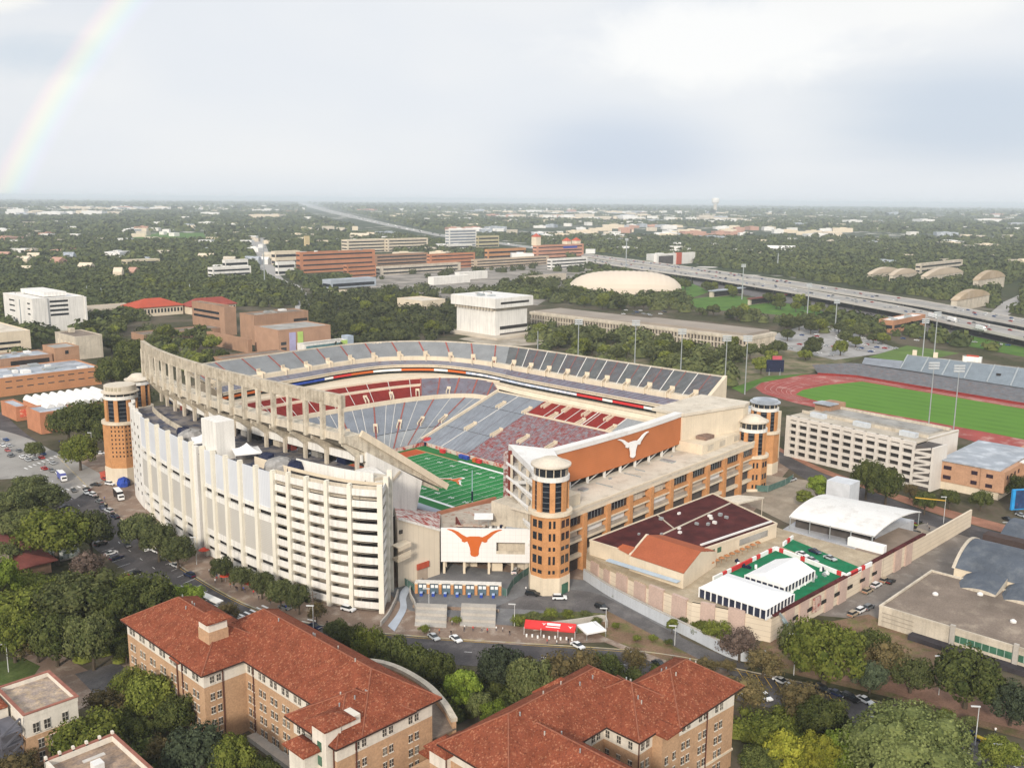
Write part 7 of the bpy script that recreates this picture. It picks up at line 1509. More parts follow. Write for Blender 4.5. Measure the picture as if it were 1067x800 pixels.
for k in range(9): x, y, _z = q(1+k*L_/9, -.6-RND.random(), 0); mb = MB(); mb.lathe(x, y, [(.28, 0), (.28, .9), (.05, .95)], 8); tag(mb.build('crowd_post', WPAINT), 'white post standing under the front edge of the red event tent', 'post', 'posts at the red tent')
# bus shelter roof, umbrellas, bins
BS = thing('bus_shelter', 'flat white bus shelter roof beside the hall roof', 'shelter', (*P(221, 622), 0)); mb = MB(); x0_, x1_ = np.array(P(208, 617.5, 3.4)), np.array(P(229, 627, 3.4)); mb.beam((*x0_, 3.4), (*x1_, 3.4), 2.6, .3); mb.build('roof', WROOF, BS)
for t in (.1, .9): p = x0_+(x1_-x0_)*t; MB().tube((*p, 0), (*p, 3.3), .12).build('post', STEEL, BS)
for u, v, lb in ((235, 606, 'red market umbrella under the ramp trees, left one'), (261, 614, 'red market umbrella under the ramp trees, right one'), (213, 579, 'red canopy at the foot of the grandstand slot')):
    x, y = P(u, v); T = thing('market_umbrella', lb, 'umbrella', (x, y, 0)); MB().tube((x, y, 0), (x, y, 2.8), .07, n=6).build('pole', STEEL, T); mb = MB(); mb.lathe(x, y, [(2.0, 2.3), (1.3, 2.8), (.05, 3.3)], 8, cap=False); mb.build('canopy', mat('coral_red', (.60, .075, .04), .6, .1, .5), T)
# ================================================================ vehicles
def car_proto(kind):
    L_, W_, H_ = {'sedan': (4.7, 1.82, 1.45), 'suv': (4.8, 1.92, 1.75), 'pickup': (5.7, 1.98, 1.85)}[kind]; T = thing(kind+'_car' if kind != 'pickup' else 'pickup_truck', '', 'car', (0, 0, 0))
    side = {'sedan': [(-2.35, .35), (2.32, .35), (2.36, .62), (2.25, .78), (1.2, .90), (-1.55, .92), (-2.30, .86), (-2.38, .6)], 'suv': [(-2.4, .4), (2.36, .4), (2.42, .75), (2.3, .95), (1.25, 1.06), (-2.36, 1.08), (-2.42, .7)], 'pickup': [(-2.85, .5), (2.8, .5), (2.86, .85), (2.7, 1.08), (1.5, 1.15), (-.7, 1.15), (-.7, 1.12), (-2.85, 1.12)]}[kind]
    roof = {'sedan': [(1.15, .90), (.35, 1.40), (-.95, 1.45), (-1.75, .93)], 'suv': [(1.2, 1.06), (.5, 1.66), (-2.0, 1.74), (-2.34, 1.08)], 'pickup': [(1.4, 1.15), (.75, 1.80), (-.5, 1.84), (-.68, 1.15)]}[kind]
    def ext(poly, w0, w1, zmin=None):
        mb = MB(); n = len(poly); zs = [z for _, z in poly]; a, b = min(zs), max(zs)
        wf = lambda z: w0+(w1-w0)*((z-a)/(b-a)); A = [(x, wf(z)/2, z) for x, z in poly]; B = [(x, -wf(z)/2, z) for x, z in poly]
        return mb.add(A+B, [tuple(range(n-1, -1, -1)), tuple(range(n, 2*n))]+[(i, (i+1) % n, n+(i+1) % n, n+i) for i in range(n)])
    body = ext(side, W_, W_*.94).build('body', WPAINT, T)
    g = [(x, z) for x, z in roof]; ext(g, W_*.90, W_*.72).build('window_glass', mat('car_glass', (.02, .025, .03), .1, .2, .5, spec=.6), T)
    zr = max(z for _, z in roof); xs = [x for x, z in roof if z > zr-.12]; MB().box(min(xs)+.05, max(xs)-.05, -W_*.355, W_*.355, zr-.05, zr+.035).build('roof_panel', WPAINT, T)
    for sx_ in (-1, 1):
        for sy_ in (-1, 1): x = sx_*L_*.31; mb = MB(); mb.tube((x, sy_*(W_/2-.22), .34), (x, sy_*(W_/2+.02), .34), .34, n=12); mb.build('wheel', RUBBER, T)
    if kind == 'pickup': MB().box(-2.7, -.8, -.75, .75, 1.0, 1.16).build('cargo_bed', DARK, T)
    MB().box(L_*.485, L_*.5, -W_*.42, W_*.42, .58, .74).build('headlight', mat('lamp_clear', (.6, .6, .58), .2, .1, .5), T); MB().box(-L_*.505, -L_*.49, -W_*.42, W_*.42, .66, .82).build('tail_light', mat('lamp_red', (.4, .02, .02), .3, .1, .5), T)
    return keep(T)
PAINT = {c: mat('paint_'+c, v, .3, .04, .5, spec=.5) for c, v in {'white': (.76, .77, .78), 'black': (.012, .012, .014), 'silver': (.42, .44, .46), 'grey': (.14, .15, .16), 'red': (.38, .03, .025), 'blue': (.04, .09, .25), 'navy': (.012, .02, .06), 'tan': (.38, .31, .22)}.items()}
PROTO = {k: car_proto(k) for k in ('sedan', 'suv', 'pickup')}
USED = set()
def car(kind, colour, u, v, ang, label, z=0.0, group=None, xy=None):
    x, y = xy or P(u, v); c = clone(PROTO[kind], (x, y, z), ang, label=label)
    if group: c['group'] = group
    for ch in LASTK[c.name]:
        if ch.name.startswith(('body', 'roof_panel')): recolour(ch, PAINT[colour])
    return c
LASTK = {}
def clone(root, loc, rz=0.0, scale=None, label=None, group=None):
    r = root.copy(); COL.objects.link(r); r.location = loc; r.rotation_euler = (0, 0, rz); ks = []
    if scale: r.scale = scale if isinstance(scale, tuple) else (scale,)*3
    if label: r['label'] = label
    if group: r['group'] = group
    for ch in KIDS.get(root.name, ()):
        c = ch.copy(); COL.objects.link(c); c.parent = r; ks.append(c)
        for g in KIDS.get(ch.name, ()): d = g.copy(); COL.objects.link(d); d.parent = c
    LASTK[r.name] = ks; return r
def hd(u0, v0, u1, v1): a, b = P(u0, v0), P(u1, v1); return atan2(b[1]-a[1], b[0]-a[0])
CARS = [
 ('sedan','silver',452,665,hd(445,660,462,672),'silver car parked on the street, left of the two below the plaza steps'),('sedan','white',475,667,hd(468,662,484,673),'white car parked on the street, right of the two below the plaza steps'),
 ('sedan','white',602,674,hd(590,668,612,680),'white car leaving the street end of the red event tent'),('sedan','white',664,684,hd(655,678,672,690),'white car on the street beneath the planted bank'),('sedan','black',687,693,hd(678,688,696,698),'black car just right of the white car beneath the planted bank'),
 ('suv','black',555,620,hd(545,619,566,622),'black and white police suv parked at the foot of the front brick tower'),('suv','white',583,624,hd(573,624,594,624),'white suv beside the door of the front brick tower'),('suv','black',627,634,hd(617,630,637,638),'police suv with a white roof on the sunken drive'),
 ('suv','white',537,596,hd(533,602,541,590),'white van parked under the longhorn wall'),
 ('sedan','white',814,711,hd(806,707,823,715),'white car first in the striped bays by the corner garden'),('suv','black',857,720,hd(848,716,866,724),'black suv, left end of the dark row by the corner garden'),('sedan','navy',871,724,hd(862,720,880,728),'dark blue car between the two black suvs'),('suv','black',886,729,hd(877,725,895,733),'black suv before the white car at the row end'),('sedan','white',901,731,hd(893,727,909,735),'white car at the right end of the dark parked row'),
 ('sedan','white',868,745,hd(861,741,875,749),'white car on the street, half under the dark tree'),('sedan','white',797,727,hd(790,722,804,733),'white car among the trees right of the lower hall'),('sedan','white',770,721,hd(763,715,777,727),'white car nearest the gable corner of the lower hall'),
 ('sedan','navy',1013,768,hd(1003,763,1024,773),'dark blue car beside the yellow barrier at the lower right'),
 ('sedan','white',152,573,hd(146,565,158,580),'white car leaving the crosswalk below the grandstand trees'),('sedan','black',133,569,hd(128,562,138,576),'black car first behind the white car on the grandstand street'),('sedan','grey',146,558,hd(140,551,152,565),'grey car in the shade of the grandstand trees'),
 ('sedan','navy',328,654,hd(318,650,338,658),'blue car crossing before the ramp corner'),('suv','silver',254,648,hd(246,650,262,645),'silver car on the street behind the hall roof ridge'),('suv','white',363,636,hd(355,634,371,638),'white suv parked against the ramp corner pier'),('sedan','grey',297,634,hd(288,631,306,637),'grey car under the ramp trees'),
 ('sedan','white',110,551,hd(105,544,115,558),'white car driving in the left street lane'),('sedan','black',112,545,hd(107,538,117,552),'black car beside the white one in the left street'),('sedan','black',92,552,hd(87,545,97,559),'black car parked under the left trees'),('suv','black',131,548,hd(126,541,136,555),'black suv parked at the grandstand kerb'),('sedan','navy',107,530,hd(101,523,113,537),'dark blue car at the kerb by the motorbikes'),
 ('sedan','grey',54,491,hd(48,485,60,497),'grey car behind the crosswalk of the avenue'),('suv','white',61,494,hd(55,488,67,500),'white van just ahead of the blue lorry'),('sedan','black',77,512,hd(71,505,83,519),'black car behind the blue lorry'),('sedan','white',90,514,hd(84,508,96,520),'white car turning at the kerb corner'),
 ('sedan','white',3,465,hd(-4,461,10,470),'white car at the left end of the avenue'),('sedan','red',8,470,hd(2,466,14,474),'red car in the avenue queue'),('sedan','black',12,475,hd(5,471,19,479),'black car last in the avenue queue'),
 ('sedan','black',100,506,hd(94,506,106,506),'black car parked by the tower forecourt'),('suv','white',115,505,hd(109,504,121,506),'white van beside the red stand at the corner tower'),('sedan','white',105,473,hd(98,473,112,473),'white car behind the lawn tree by the far left tower'),('sedan','red',110,500,hd(104,498,116,502),'red car beside the corner tower base'),
 ('sedan','white',918,564,hd(911,569,926,560),'white police car by the boundary wall, in the parking lot'),('sedan','grey',927,563,hd(921,566,933,560),'grey car half behind the white one in the parking lot'),('suv','black',920,576,hd(914,578,926,574),'police suv alone near the lot shrubs'),('suv','black',942,565,hd(936,567,948,563),'police suv with a white roof in the middle of the lot'),('suv','black',950,551,hd(945,553,956,549),'police suv near the boundary wall end'),('sedan','black',954,556,hd(949,558,960,554),'black car right of the police suv at the wall end'),('sedan','black',956,545,hd(951,547,962,543),'black motorcycle escort car at the wall end'),
 ('sedan','black',1050,542,hd(1042,539,1058,545),'black car on the side street under the blue screen'),('sedan','silver',1064,538,hd(1056,535,1072,541),'silver car at the right edge of the side street'),('sedan','white',915,567+28,hd(906,600,924,592),'white car at the podium end wall'),
 ('suv','tan',922,606,hd(914,611,930,602),'tan utility cart, right one by the podium wall'),('suv','white',913,611,hd(905,616,921,607),'white utility cart by the podium wall'),('suv','tan',904,617,hd(896,622,912,613),'tan utility cart, left one by the podium wall'),('sedan','black',928,607,hd(922,611,934,603),'black car between the utility carts'),
 ('suv','tan',889,641,hd(881,646,897,637),'small tan cart, left of the three carts above the dark tree'),('suv','white',897,637,hd(889,642,905,633),'small white cart, middle of the three carts above the dark tree'),('suv','grey',905,634,hd(897,639,913,630),'small grey cart, right of the three carts above the dark tree'),
 ('pickup','silver',825,501,hd(819,503,831,499),'silver pickup at the green fence by the brick towers')]
for c in CARS: car(*c)
kc = ['black', 'white', 'grey', 'silver', 'navy', 'black', 'red']
for k in range(12):
    t = 100.0-k*11.2+RND.uniform(-2, 2); i = min(range(len(RE2)), key=lambda j: abs(RE2[j][1]-t)); e_ = RE2[i]; cl_ = kc[k % 7]
    car(('sedan', 'suv')[k % 2], cl_, 0, 0, pi/2+.08, f'{cl_} car in the line parked along the kerb below the white grandstand', .06, f'{cl_} cars parked along the grandstand kerb', xy=(e_[0]-1.8, e_[1]))
for k in range(10):
    t = 96.0-k*11+RND.uniform(-3, 3); i = min(range(len(RE2)), key=lambda j: abs(RE2[j][1]-t)); e_ = RE2[i]; cl_ = kc[(k*3+1) % 7]
    car(('suv', 'sedan')[k % 2], cl_, 0, 0, radians(10), f'{cl_} car in the angled bays on the wood side of the street', .06, f'{cl_} cars in the angled street bays', xy=(e_[0]-15.2, e_[1]))
for k in range(7):
    x, y = P(101+k*4.2, 519+k*4.4); mb = MB(); mb.beam((x-.9, y, .55), (x+.9, y, .6), .35, .5); mb.tube((x-.75, y-.06, .32), (x-.75, y+.06, .32), .32, n=10); mb.tube((x+.75, y-.06, .32), (x+.75, y+.06, .32), .32, n=10); mb.beam((x+.55, y-.35, 1.0), (x+.55, y+.35, 1.0), .08); mb.beam((x+.72, y, .4), (x+.55, y, 1.0), .08); tag(mb.build('motorbike', BLACKP), 'black motorbike parked in the row at the grandstand corner', 'motorbike', 'motorbikes at the grandstand corner')
on = [('sedan','silver',846,584,'silver show car on the green carpet'),('sedan','white',836,578,'white show car on the green carpet'),('sedan','navy',849,575,'dark blue show car at the rear of the green carpet'),('sedan','silver',865,582,'pale blue show car at the carpet edge')]
for k, c, u, v, lb in on: car(k, c, u, v, hd(840, 580, 860, 588), lb, PZ-.25, xy=P(u, v, PZ))
for k, c, u, v, lb in (('sedan','white',928,552,'white car parked under the vaulted roof'),('sedan','silver',944,549,'silver car parked under the vaulted roof, right one'),('suv','white',918,566,'white pickup at the vaulted roof corner')): car(k, c, u, v, .4, lb, .1, xy=P(u, v+2, .1))
PROTO_HIDE = list(PROTO.values())
# lorries and buses
def lorry(label, x, y, ang, colour, L_=8.0, H_=3.6, z=0.0, name='lorry', group=None):
    T = thing(name, label, 'truck', (x, y, z), group, ang)
    def lb_(nm, x0, x1, w, z0, z1, m): o = MB().box(x0, x1, -w/2, w/2, z0, z1).build(nm, m, None); o.parent = T; return o
    lb_('cargo_box', -L_/2, L_/2-2.2, 2.5, .9, H_, colour); lb_('box_roof', -L_/2+.05, L_/2-2.25, 2.4, H_, H_+.06, WPAINT); lb_('cab', L_/2-2.0, L_/2, 2.3, .6, 2.6, WPAINT); lb_('windscreen', L_/2-.5, L_/2+.03, 2.0, 1.6, 2.4, GLASS)
    for x in (-L_/2+1.4, L_/2-1.2):
        for s in (-1, 1): o = MB().tube((x, s*1.0, .5), (x, s*1.25, .5), .5, n=10).build('wheel', RUBBER, None); o.parent = T
    return T
x, y = P(65, 500); lorry('blue sided lorry with a white roof on the street by the crosswalk', x, y, hd(58, 493, 72, 507), mat('lorry_blue', (.10, .12, .35), .5, .1, .3), 9, 3.7)
x, y = P(124, 519); lorry('black coach with a white roof parked at the grandstand corner', x, y, hd(119, 513, 130, 525), BLACKP, 10, 3.6, name='coach')
x, y = P(129, 506); mb = MB(); mb.lathe(x, y, [(2.6, 0), (2.9, 1.6), (2.0, 3.4), (.05, 4.2)], 10, cap=False); mb.v = [(a+RND.uniform(-.3, .3), b+RND.uniform(-.3, .3), c) for a, b, c in mb.v]; tag(mb.build('inflatable_arch', BLUE), 'bright blue inflatable beside the far left corner tower', 'inflatable')
x, y = P(111, 497); T = thing('red_stand', 'red booth at the foot of the far left corner tower', 'booth', (x, y, 0)); MB().obox(x, y, 0, 2.4, 4.4, 3.0, .4).build('counter', mat('booth_brick_red', (.42, .09, .06), .7, .1, .5), T); MB().obox(x, y, 2.4, 2.7, 4.9, 3.5, .4).build('roof', mat('booth_brick_red', (.42, .09, .06)), T)
x, y = P(1028, 775); mb = MB(); a_ = hd(1015, 769, 1042, 781); mb.obox(x, y, 0, 1.1, 9, 1.2, a_); tag(mb.build('yellow_barrier', mat('barrier_yellow', (.60, .42, .05), .7, .15, .6, c2=(.2, .15, .04), f2=.62)), 'yellow road barrier at the lower right street', 'barrier')
# highway traffic: small cars and a few trailers
SMALL = {}
def small_car(cl_, xy, z, ang, label, group):
    if cl_ not in SMALL: q = MB(); q.box(-2.3, 2.3, -.9, .9, .35, .95); q.box(-1.2, .6, -.7, .7, 1.38, 1.45); q.cur = 1; q.box(-1.5, .9, -.78, .78, .95, 1.38); q.box(-1.7, -1.1, -.93, .93, 0, .6); q.box(1.1, 1.7, -.93, .93, 0, .6); o = q.build('small_car', [PAINT[cl_], GLASS]); SMALL[cl_] = o.data
    else: o = bpy.data.objects.new('small_car', SMALL[cl_]); COL.objects.link(o)
    o.location = (*xy, z); o.rotation_euler = (0, 0, ang); return tag(o, label, 'car', group)
hc = ['white', 'silver', 'black', 'grey', 'red', 'white', 'blue', 'silver']
for hi, (c, A, B) in enumerate(HW):
    for k in range(3, 78):
        for t in (.2, .5, .8):
            if RND.random() < .52: continue
            f = RND.random(); M_ = [A[k][i]*(1-f)+A[k+1][i]*f for i in (0, 1)]; N_ = [B[k][i]*(1-f)+B[k+1][i]*f for i in (0, 1)]; p = (M_[0]*(1-t)+N_[0]*t, M_[1]*(1-t)+N_[1]*t); d = (A[k+1][0]-A[k-1][0], A[k+1][1]-A[k-1][1]); cl_ = hc[RND.randrange(8)]; w_ = "upper" if hi == 0 else "lower"
            small_car(cl_, p, 8.0, atan2(d[1], d[0]), f'small {cl_} car on the {w_} highway carriageway', f'{cl_} cars on the {w_} carriageway')
for u, v, lb in ((972, 331, 'white trailer lorry on the highway, left of the three'), (992, 335, 'white trailer lorry on the highway, middle of the three'), (1022, 344, 'white trailer lorry on the highway, right of the three')): x, y = P(u, v, 8.05); lorry(lb, x, y, hd(960, 326, 1000, 335), WPAINT, 15, 4.2, 8.05)
lots = [([(395, 297), (440, 304), (436, 312), (392, 303)], 26, 'district lot beside the pinkish roof'), ([(835, 346), (905, 353), (935, 363), (870, 372), (815, 362)], 34, 'pale lot beyond the scoreboard'), ([(905, 336), (925, 346), (960, 352), (1050, 358), (1040, 366), (930, 352)], 14, 'frontage road below the highway'), ([(640, 323), (700, 322), (704, 330), (650, 328)], 12, 'lot behind the long hall'), ([(275, 283), (285, 300), (322, 318), (330, 330), (318, 330)], 14, 'far street left of the orange office'), ([(118, 366), (126, 365), (131, 392), (122, 396)], 9, 'strip lot beside the pale grey block'), ([(525, 290), (560, 300), (600, 318), (560, 312)], 10, 'plaza left of the sports dome'), ([(-5, 452), (20, 458), (60, 478), (50, 490), (-5, 470)], 12, 'avenue at the left frame edge')]
def inpoly(u, v, poly):
    c = False; n = len(poly)
    for i in range(n):
        (x0, y0), (x1, y1) = poly[i], poly[i-1]
        if (y0 > v) != (y1 > v) and u < (x1-x0)*(v-y0)/(y1-y0)+x0: c = not c
    return c
for poly, n, lb in lots:
    us = [p[0] for p in poly]; vs_ = [p[1] for p in poly]; k = 0; tries = 0; spots = []
    while k < n and tries < 3000:
        tries += 1; u, v = RND.uniform(min(us), max(us)), RND.uniform(min(vs_), max(vs_))
        if not inpoly(u, v, poly): continue
        x, y = P(u, v); x, y = round(x/3.2)*3.2, round(y/7)*7
        if any(abs(x-a)+abs(y-b) < 3 for a, b in spots): continue
        spots.append((x, y)); cl_ = hc[RND.randrange(8)]; small_car(cl_, (x, y), .06, pi/2, f'small {cl_} car in the {lb}', f'{cl_} cars in the {lb}'); k += 1
for r in PROTO_HIDE:
    for o in list(r.children): bpy.data.objects.remove(o)
    bpy.data.objects.remove(r)
dt_ = MB(); pl_ = [(318, 213.6), (345, 220.6), (405, 234.6), (455, 245), (525, 254.4), (612, 265.8)]; rs_ = resample([P(*q, .6) for q in pl_], n=420)
for k in range(1, 419):
    if RND.random() < .4: continue
    dt_.cur = RND.randrange(3); x, y = rs_[k]; o_ = RND.choice((-14, -8, 6, 12)); s_ = 1 if k < 300 else 1.6; a_ = atan2(rs_[k+1][1]-y, rs_[k+1][0]-x); dt_.obox(x-sin(a_)*o_, y+cos(a_)*o_, .6, 2.3*s_, 5.5*s_, 2.2*s_, a_)
tag(dt_.build('distant_traffic', [WPAINT, BLACKP, STEEL]), 'distant stream of traffic on the far straight highway', 'traffic', None, 'stuff')
# ================================================================ people
def body_mesh(name, step):
    me = bpy.data.meshes.new(name); o = bpy.data.objects.new(name, me); COL.objects.link(o); s = step
    V = [(0, 0, .95), (0, 0, 1.15), (0, 0, 1.42), (0, 0, 1.52), (0, 0, 1.66), (.19, 0, 1.40), (.25, .03, 1.13), (.24, .12, .90), (-.19, 0, 1.40), (-.25, -.02, 1.13), (-.24, .06, .90), (.10, 0, .90), (.11, s, .50), (.11, s*.6, .08), (.11, s*.6+.14, .04), (-.10, 0, .90), (-.11, -s*.5, .50), (-.11, -s*1.2, .08), (-.11, -s*1.2+.14, .04), (0, .02, 1.73)]
    E = [(0, 1), (1, 2), (2, 3), (3, 4), (4, 19), (2, 5), (5, 6), (6, 7), (2, 8), (8, 9), (9, 10), (0, 11), (11, 12), (12, 13), (13, 14), (0, 15), (15, 16), (16, 17), (17, 18)]
    RR = [.15, .14, .15, .065, .095, .07, .05, .04, .07, .05, .04, .10, .065, .045, .04, .10, .065, .045, .04, .08]
    me.from_pydata(V, E, []); m = o.modifiers.new('skin', 'SKIN'); o.modifiers.new('sub', 'SUBSURF').levels = 1
    for i, v in enumerate(me.skin_vertices[0].data): v.radius = (RR[i], RR[i]*.8); v.use_root = (i == 0)
    dg = bpy.context.evaluated_depsgraph_get(); dg.update(); r = bpy.data.meshes.new_from_object(o.evaluated_get(dg)); bpy.data.objects.remove(o); return r
SKIN = mat('skin', (.42, .25, .17), .6, .1, 2); HAIR = mat('hair', (.03, .02, .015), .7, .1, 2); JEAN = mat('dark_trousers', (.04, .05, .08), .8, .1, 2)
BM = [body_mesh('person_walking', .16), body_mesh('person_standing', .03)]
for me in BM:
    for q in (WPAINT, JEAN, SKIN, HAIR): me.materials.append(q)
    for p in me.polygons: z = p.center.z; x = abs(p.center.x); p.material_index = 3 if z > 1.70 else 2 if z > 1.50 or (x > .2 and z < 1.05 and z > .8) else 0 if z > .93 else 1
SH = {'white': WPAINT, 'red': RED, 'orange': ORANGE, 'black': BLACKP, 'blue': BLUE, 'grey': ROOFGREY}
PPL = [(471, 651, 'white', 'on the street kerb below the concrete steps, left of a pair'), (484, 656, 'white', 'on the street kerb below the concrete steps, right of a pair'), (531, 662, 'black', 'beside the lamp post at the grass bank'), (560, 612, 'blue', 'at the brick tower corner beside the police suv'), (548, 616, 'white', 'walking by the green fence at the brick tower'), (570, 671, 'red', 'in front of the red event tent'), (580, 672, 'white', 'at the middle of the red event tent'), (592, 670, 'black', 'at the right end of the red event tent'), (290, 640, 'white', 'at the kerb before the ramp trees'), (246, 615, 'black', 'standing under the red umbrellas'), (240, 612, 'orange', 'beside the left red umbrella'), (268, 620, 'black', 'walking right of the red umbrellas'), (218, 597, 'grey', 'on the pavement below the grandstand slot'), (186, 573, 'orange', 'in an orange top at the grandstand kerb'), (109, 521, 'blue', 'walking by the motorbikes at the grandstand corner'), (112, 528, 'black', 'at the kerb beside the dark blue car'), (47, 486, 'black', 'crossing the avenue'), (66, 465, 'red', 'on the gallery forecourt, left of a group'), (62, 462, 'blue', 'on the gallery forecourt, middle of a group'), (74, 462, 'white', 'on the gallery forecourt, right of a group'), (55, 452, 'black', 'at the gallery corner'), (968, 553, 'black', 'standing in the lot near the police cars'), (966, 549, 'grey', 'standing beside another in the lot near the police cars'), (1050, 553, 'white', 'on the red pavement by the blue screen'), (1037, 764, 'white', 'beside the yellow barrier at the lower right'), (360, 654, 'black', 'walking past the ramp corner')]
for k in range(26):
    u, v = ((RND.uniform(212, 345), 0) if k < 16 else (RND.uniform(440, 530), RND.uniform(657, 662)));  v = v or 597+(u-212)*.385+RND.uniform(0, 6)
    PPL.append((u, v, RND.choice(list(SH)), 'on the pavement under the ramp trees' if k < 16 else 'on the pavement below the concrete steps'))
for k, (u, v, c, lb) in enumerate(PPL):
    x, y = P(u, v); o = bpy.data.objects.new('person', BM[k % 2]); COL.objects.link(o); o.location = (x, y, .08); o.rotation_euler = (0, 0, RND.uniform(0, 6.28)); recolour(o, SH[c]); tag(o, ' '.join(f'person in a {c} top {lb}'.split()[:16]), 'person', f'{c} topped people {lb}' if k >= len(PPL)-26 else None)
# ================================================================ trees
def crown_mesh(name, seed, nl, per, ls, tall=1.0, ragged=0.0, loose=1.0):
    r = np.random.default_rng(seed); cz = .92*tall
    d = r.normal(size=(nl*4, 3)); d /= np.linalg.norm(d, axis=1)[:, None]; d = d[d[:, 2] > -.45][:nl]
    rad = (.58+.16*r.random(len(d)))*(1+ragged*(r.random(len(d))-.5)); C_ = d*rad[:, None]*np.array((1, 1, .62*tall)); C_[:, 2] += cz
    C_ = np.vstack([C_, r.normal(size=(max(3, nl//5), 3))*np.array((.28, .28, .14*tall))+np.array((0, 0, cz+.02))])
    R_ = .17+.16*r.random(len(C_)); V, Fq = [], []; nv = 0
    pts, nor = [], []
    for c, q in zip(C_, R_):
        n = r.normal(size=(per, 3)); n /= np.linalg.norm(n, axis=1)[:, None]; p = c+n*q*(.86+.26*r.random((per, 1))*loose)*np.array((1, 1, .85))
        dd = np.linalg.norm((p[:, None, :]-C_[None])/np.array((1, 1, .85)), axis=2)/R_[None]; k = (dd.min(axis=1) > .80)
        pts.append(p[k]); nor.append(n[k])
    p = np.vstack(pts); n = np.vstack(nor)+r.normal(size=(sum(map(len, pts)), 3))*.42; n /= np.linalg.norm(n, axis=1)[:, None]
    t = np.cross(n, r.normal(size=n.shape)); t /= np.linalg.norm(t, axis=1)[:, None]; b = np.cross(n, t); s = ls*(.55+.8*r.random((len(p), 1))); k2 = .6+.5*r.random((len(p), 1))
    q = np.stack([p-t*s, p+b*s*k2*.8, p+t*s, p-b*s*k2*.8], 1).reshape(-1, 3); f = np.arange(len(q)).reshape(-1, 4)
    cv, cf = [], []; base = len(q)
    for c, qr in zip(C_, R_):
        rr = qr*.58; o = base+sum(len(x) for x in cv); ring = []
        for j in range(1, 4):
            for i in range(7): a = 2*pi*i/7+j*.4; ph = pi*j/4; ring.append((c[0]+rr*sin(ph)*cos(a), c[1]+rr*sin(ph)*sin(a), c[2]+rr*.85*cos(ph)))
        vs_ = np.array([(c[0], c[1], c[2]+rr*.85)]+ring+[(c[0], c[1], c[2]-rr*.85)]); cv.append(vs_)
        for i in range(7):
            i2 = (i+1) % 7; cf.append((o, o+1+i, o+1+i2)); cf.append((o+22, o+15+i2, o+15+i))
            for j in range(2): cf.append((o+1+j*7+i, o+8+j*7+i, o+8+j*7+i2, o+1+j*7+i2))
    me = bpy.data.meshes.new(name); me.from_pydata(np.vstack([q]+cv).tolist(), [], f.tolist()+cf); me.update(); return me
def trunk_mesh(name, seed, tall=1.0):
    r = random.Random(seed); mb = MB(); mb.tube((0, 0, 0), (.02, .01, .55*tall), .075, .05, 7)
    for k in range(5):
        a = 2*pi*k/5+r.random(); mb.tube((.02, .01, (.38+.12*r.random())*tall), (.5*cos(a), .5*sin(a), (.8+.2*r.random())*tall), .035, .014, 5)
    me = bpy.data.meshes.new(name); me.from_pydata(mb.v, [], mb.f); me.update(); return me
BARK = mat('bark', (.085, .068, .05), .95, .25, 3)
LEAF = {'oak': mat_leaf('leaf_live_oak', (0.031, 0.041, 0.018), (0.109, 0.120, 0.044)), 'dark': mat_leaf('leaf_dark', (0.028, 0.039, 0.012), (0.100, 0.112, 0.033)), 'green': mat_leaf('leaf_green', (0.051, 0.071, 0.013), (0.179, 0.195, 0.040)), 'olive': mat_leaf('leaf_olive', (0.046, 0.061, 0.019), (0.142, 0.152, 0.058)), 'bright': mat_leaf('leaf_bright', (0.080, 0.123, 0.017), (0.217, 0.275, 0.043)), 'yellow': mat_leaf('leaf_yellow_green', (0.145, 0.167, 0.020), (0.319, 0.304, 0.043)), 'brown': mat_leaf('leaf_brownish', (0.058, 0.051, 0.023), (0.152, 0.116, 0.052)), 'purple': mat_leaf('leaf_purple_brown', (.050, .036, .030), (.125, .090, .072)), 'bigolive': mat_leaf('leaf_big_olive', (0.058, 0.075, 0.023), (0.181, 0.203, 0.072)), 'blue': mat_leaf('leaf_blue_green', (.026, .036, .021), (.080, .098, .054))}
def tree_proto(nm, seed, nl, per, ls, tall=1.0, ragged=.2, loose=1.0):
    T = thing('tree', '', 'tree'); c = bpy.data.objects.new('crown', crown_mesh('crown', seed, nl, per, ls, tall, ragged, loose)); c.data.materials.append(LEAF['oak']); COL.objects.link(c); c.parent = T
    t = bpy.data.objects.new('trunk', trunk_mesh('trunk', seed, tall)); t.data.materials.append(BARK); COL.objects.link(t); t.parent = T; return keep(T)
TP = {'near': [tree_proto('n', 20+k, 46, 200, .042, 1.0, .45) for k in range(4)], 'tall': [tree_proto('t', 40+k, 52, 190, .044, 1.5, .6) for k in range(2)], 'big': [tree_proto('b', 60, 130, 330, .024, .95, .25)], 'mid': [tree_proto('m', 80+k, 30, 80, .085, 1.0, .5) for k in range(5)], 'cone': [tree_proto('c', 90, 34, 200, .05, 2.0, .3)], 'thin': [tree_proto('h', 95+k, 26, 110, .05, 1.15, .6, 2.2) for k in range(2)]}
TN = [0]
def tree(kind, leaf, x, y, R_, hs, label, group=None, name='tree'):
    TN[0] += 1; pr = TP[kind][TN[0] % len(TP[kind])]; c = clone(pr, (x, y, -.1), RND.uniform(0, 6.28), (R_, R_, R_*hs), label, group)
    for ch in LASTK[c.name]:
        if ch.name.startswith('crown'): recolour(ch, LEAF[leaf])
    return c
def ptree(u, vb, w, h, leaf, label, kind='near', group=None):
    """tree whose foot is at photo point u, vb, w wide and h high there"""
    x, y = P(u, vb); dm = depth(x, y); R_ = w*dm/1000/2/1.0; H_ = h*dm/1000/cos(PITCH); top = {'near': 1.62, 'tall': 2.4, 'big': 1.55, 'mid': 1.62, 'cone': 3.1, 'thin': 1.9}[kind]; R_ *= .92; H_ *= .88
    return tree(kind, leaf, x, y, R_, H_/(R_*top), label, group)
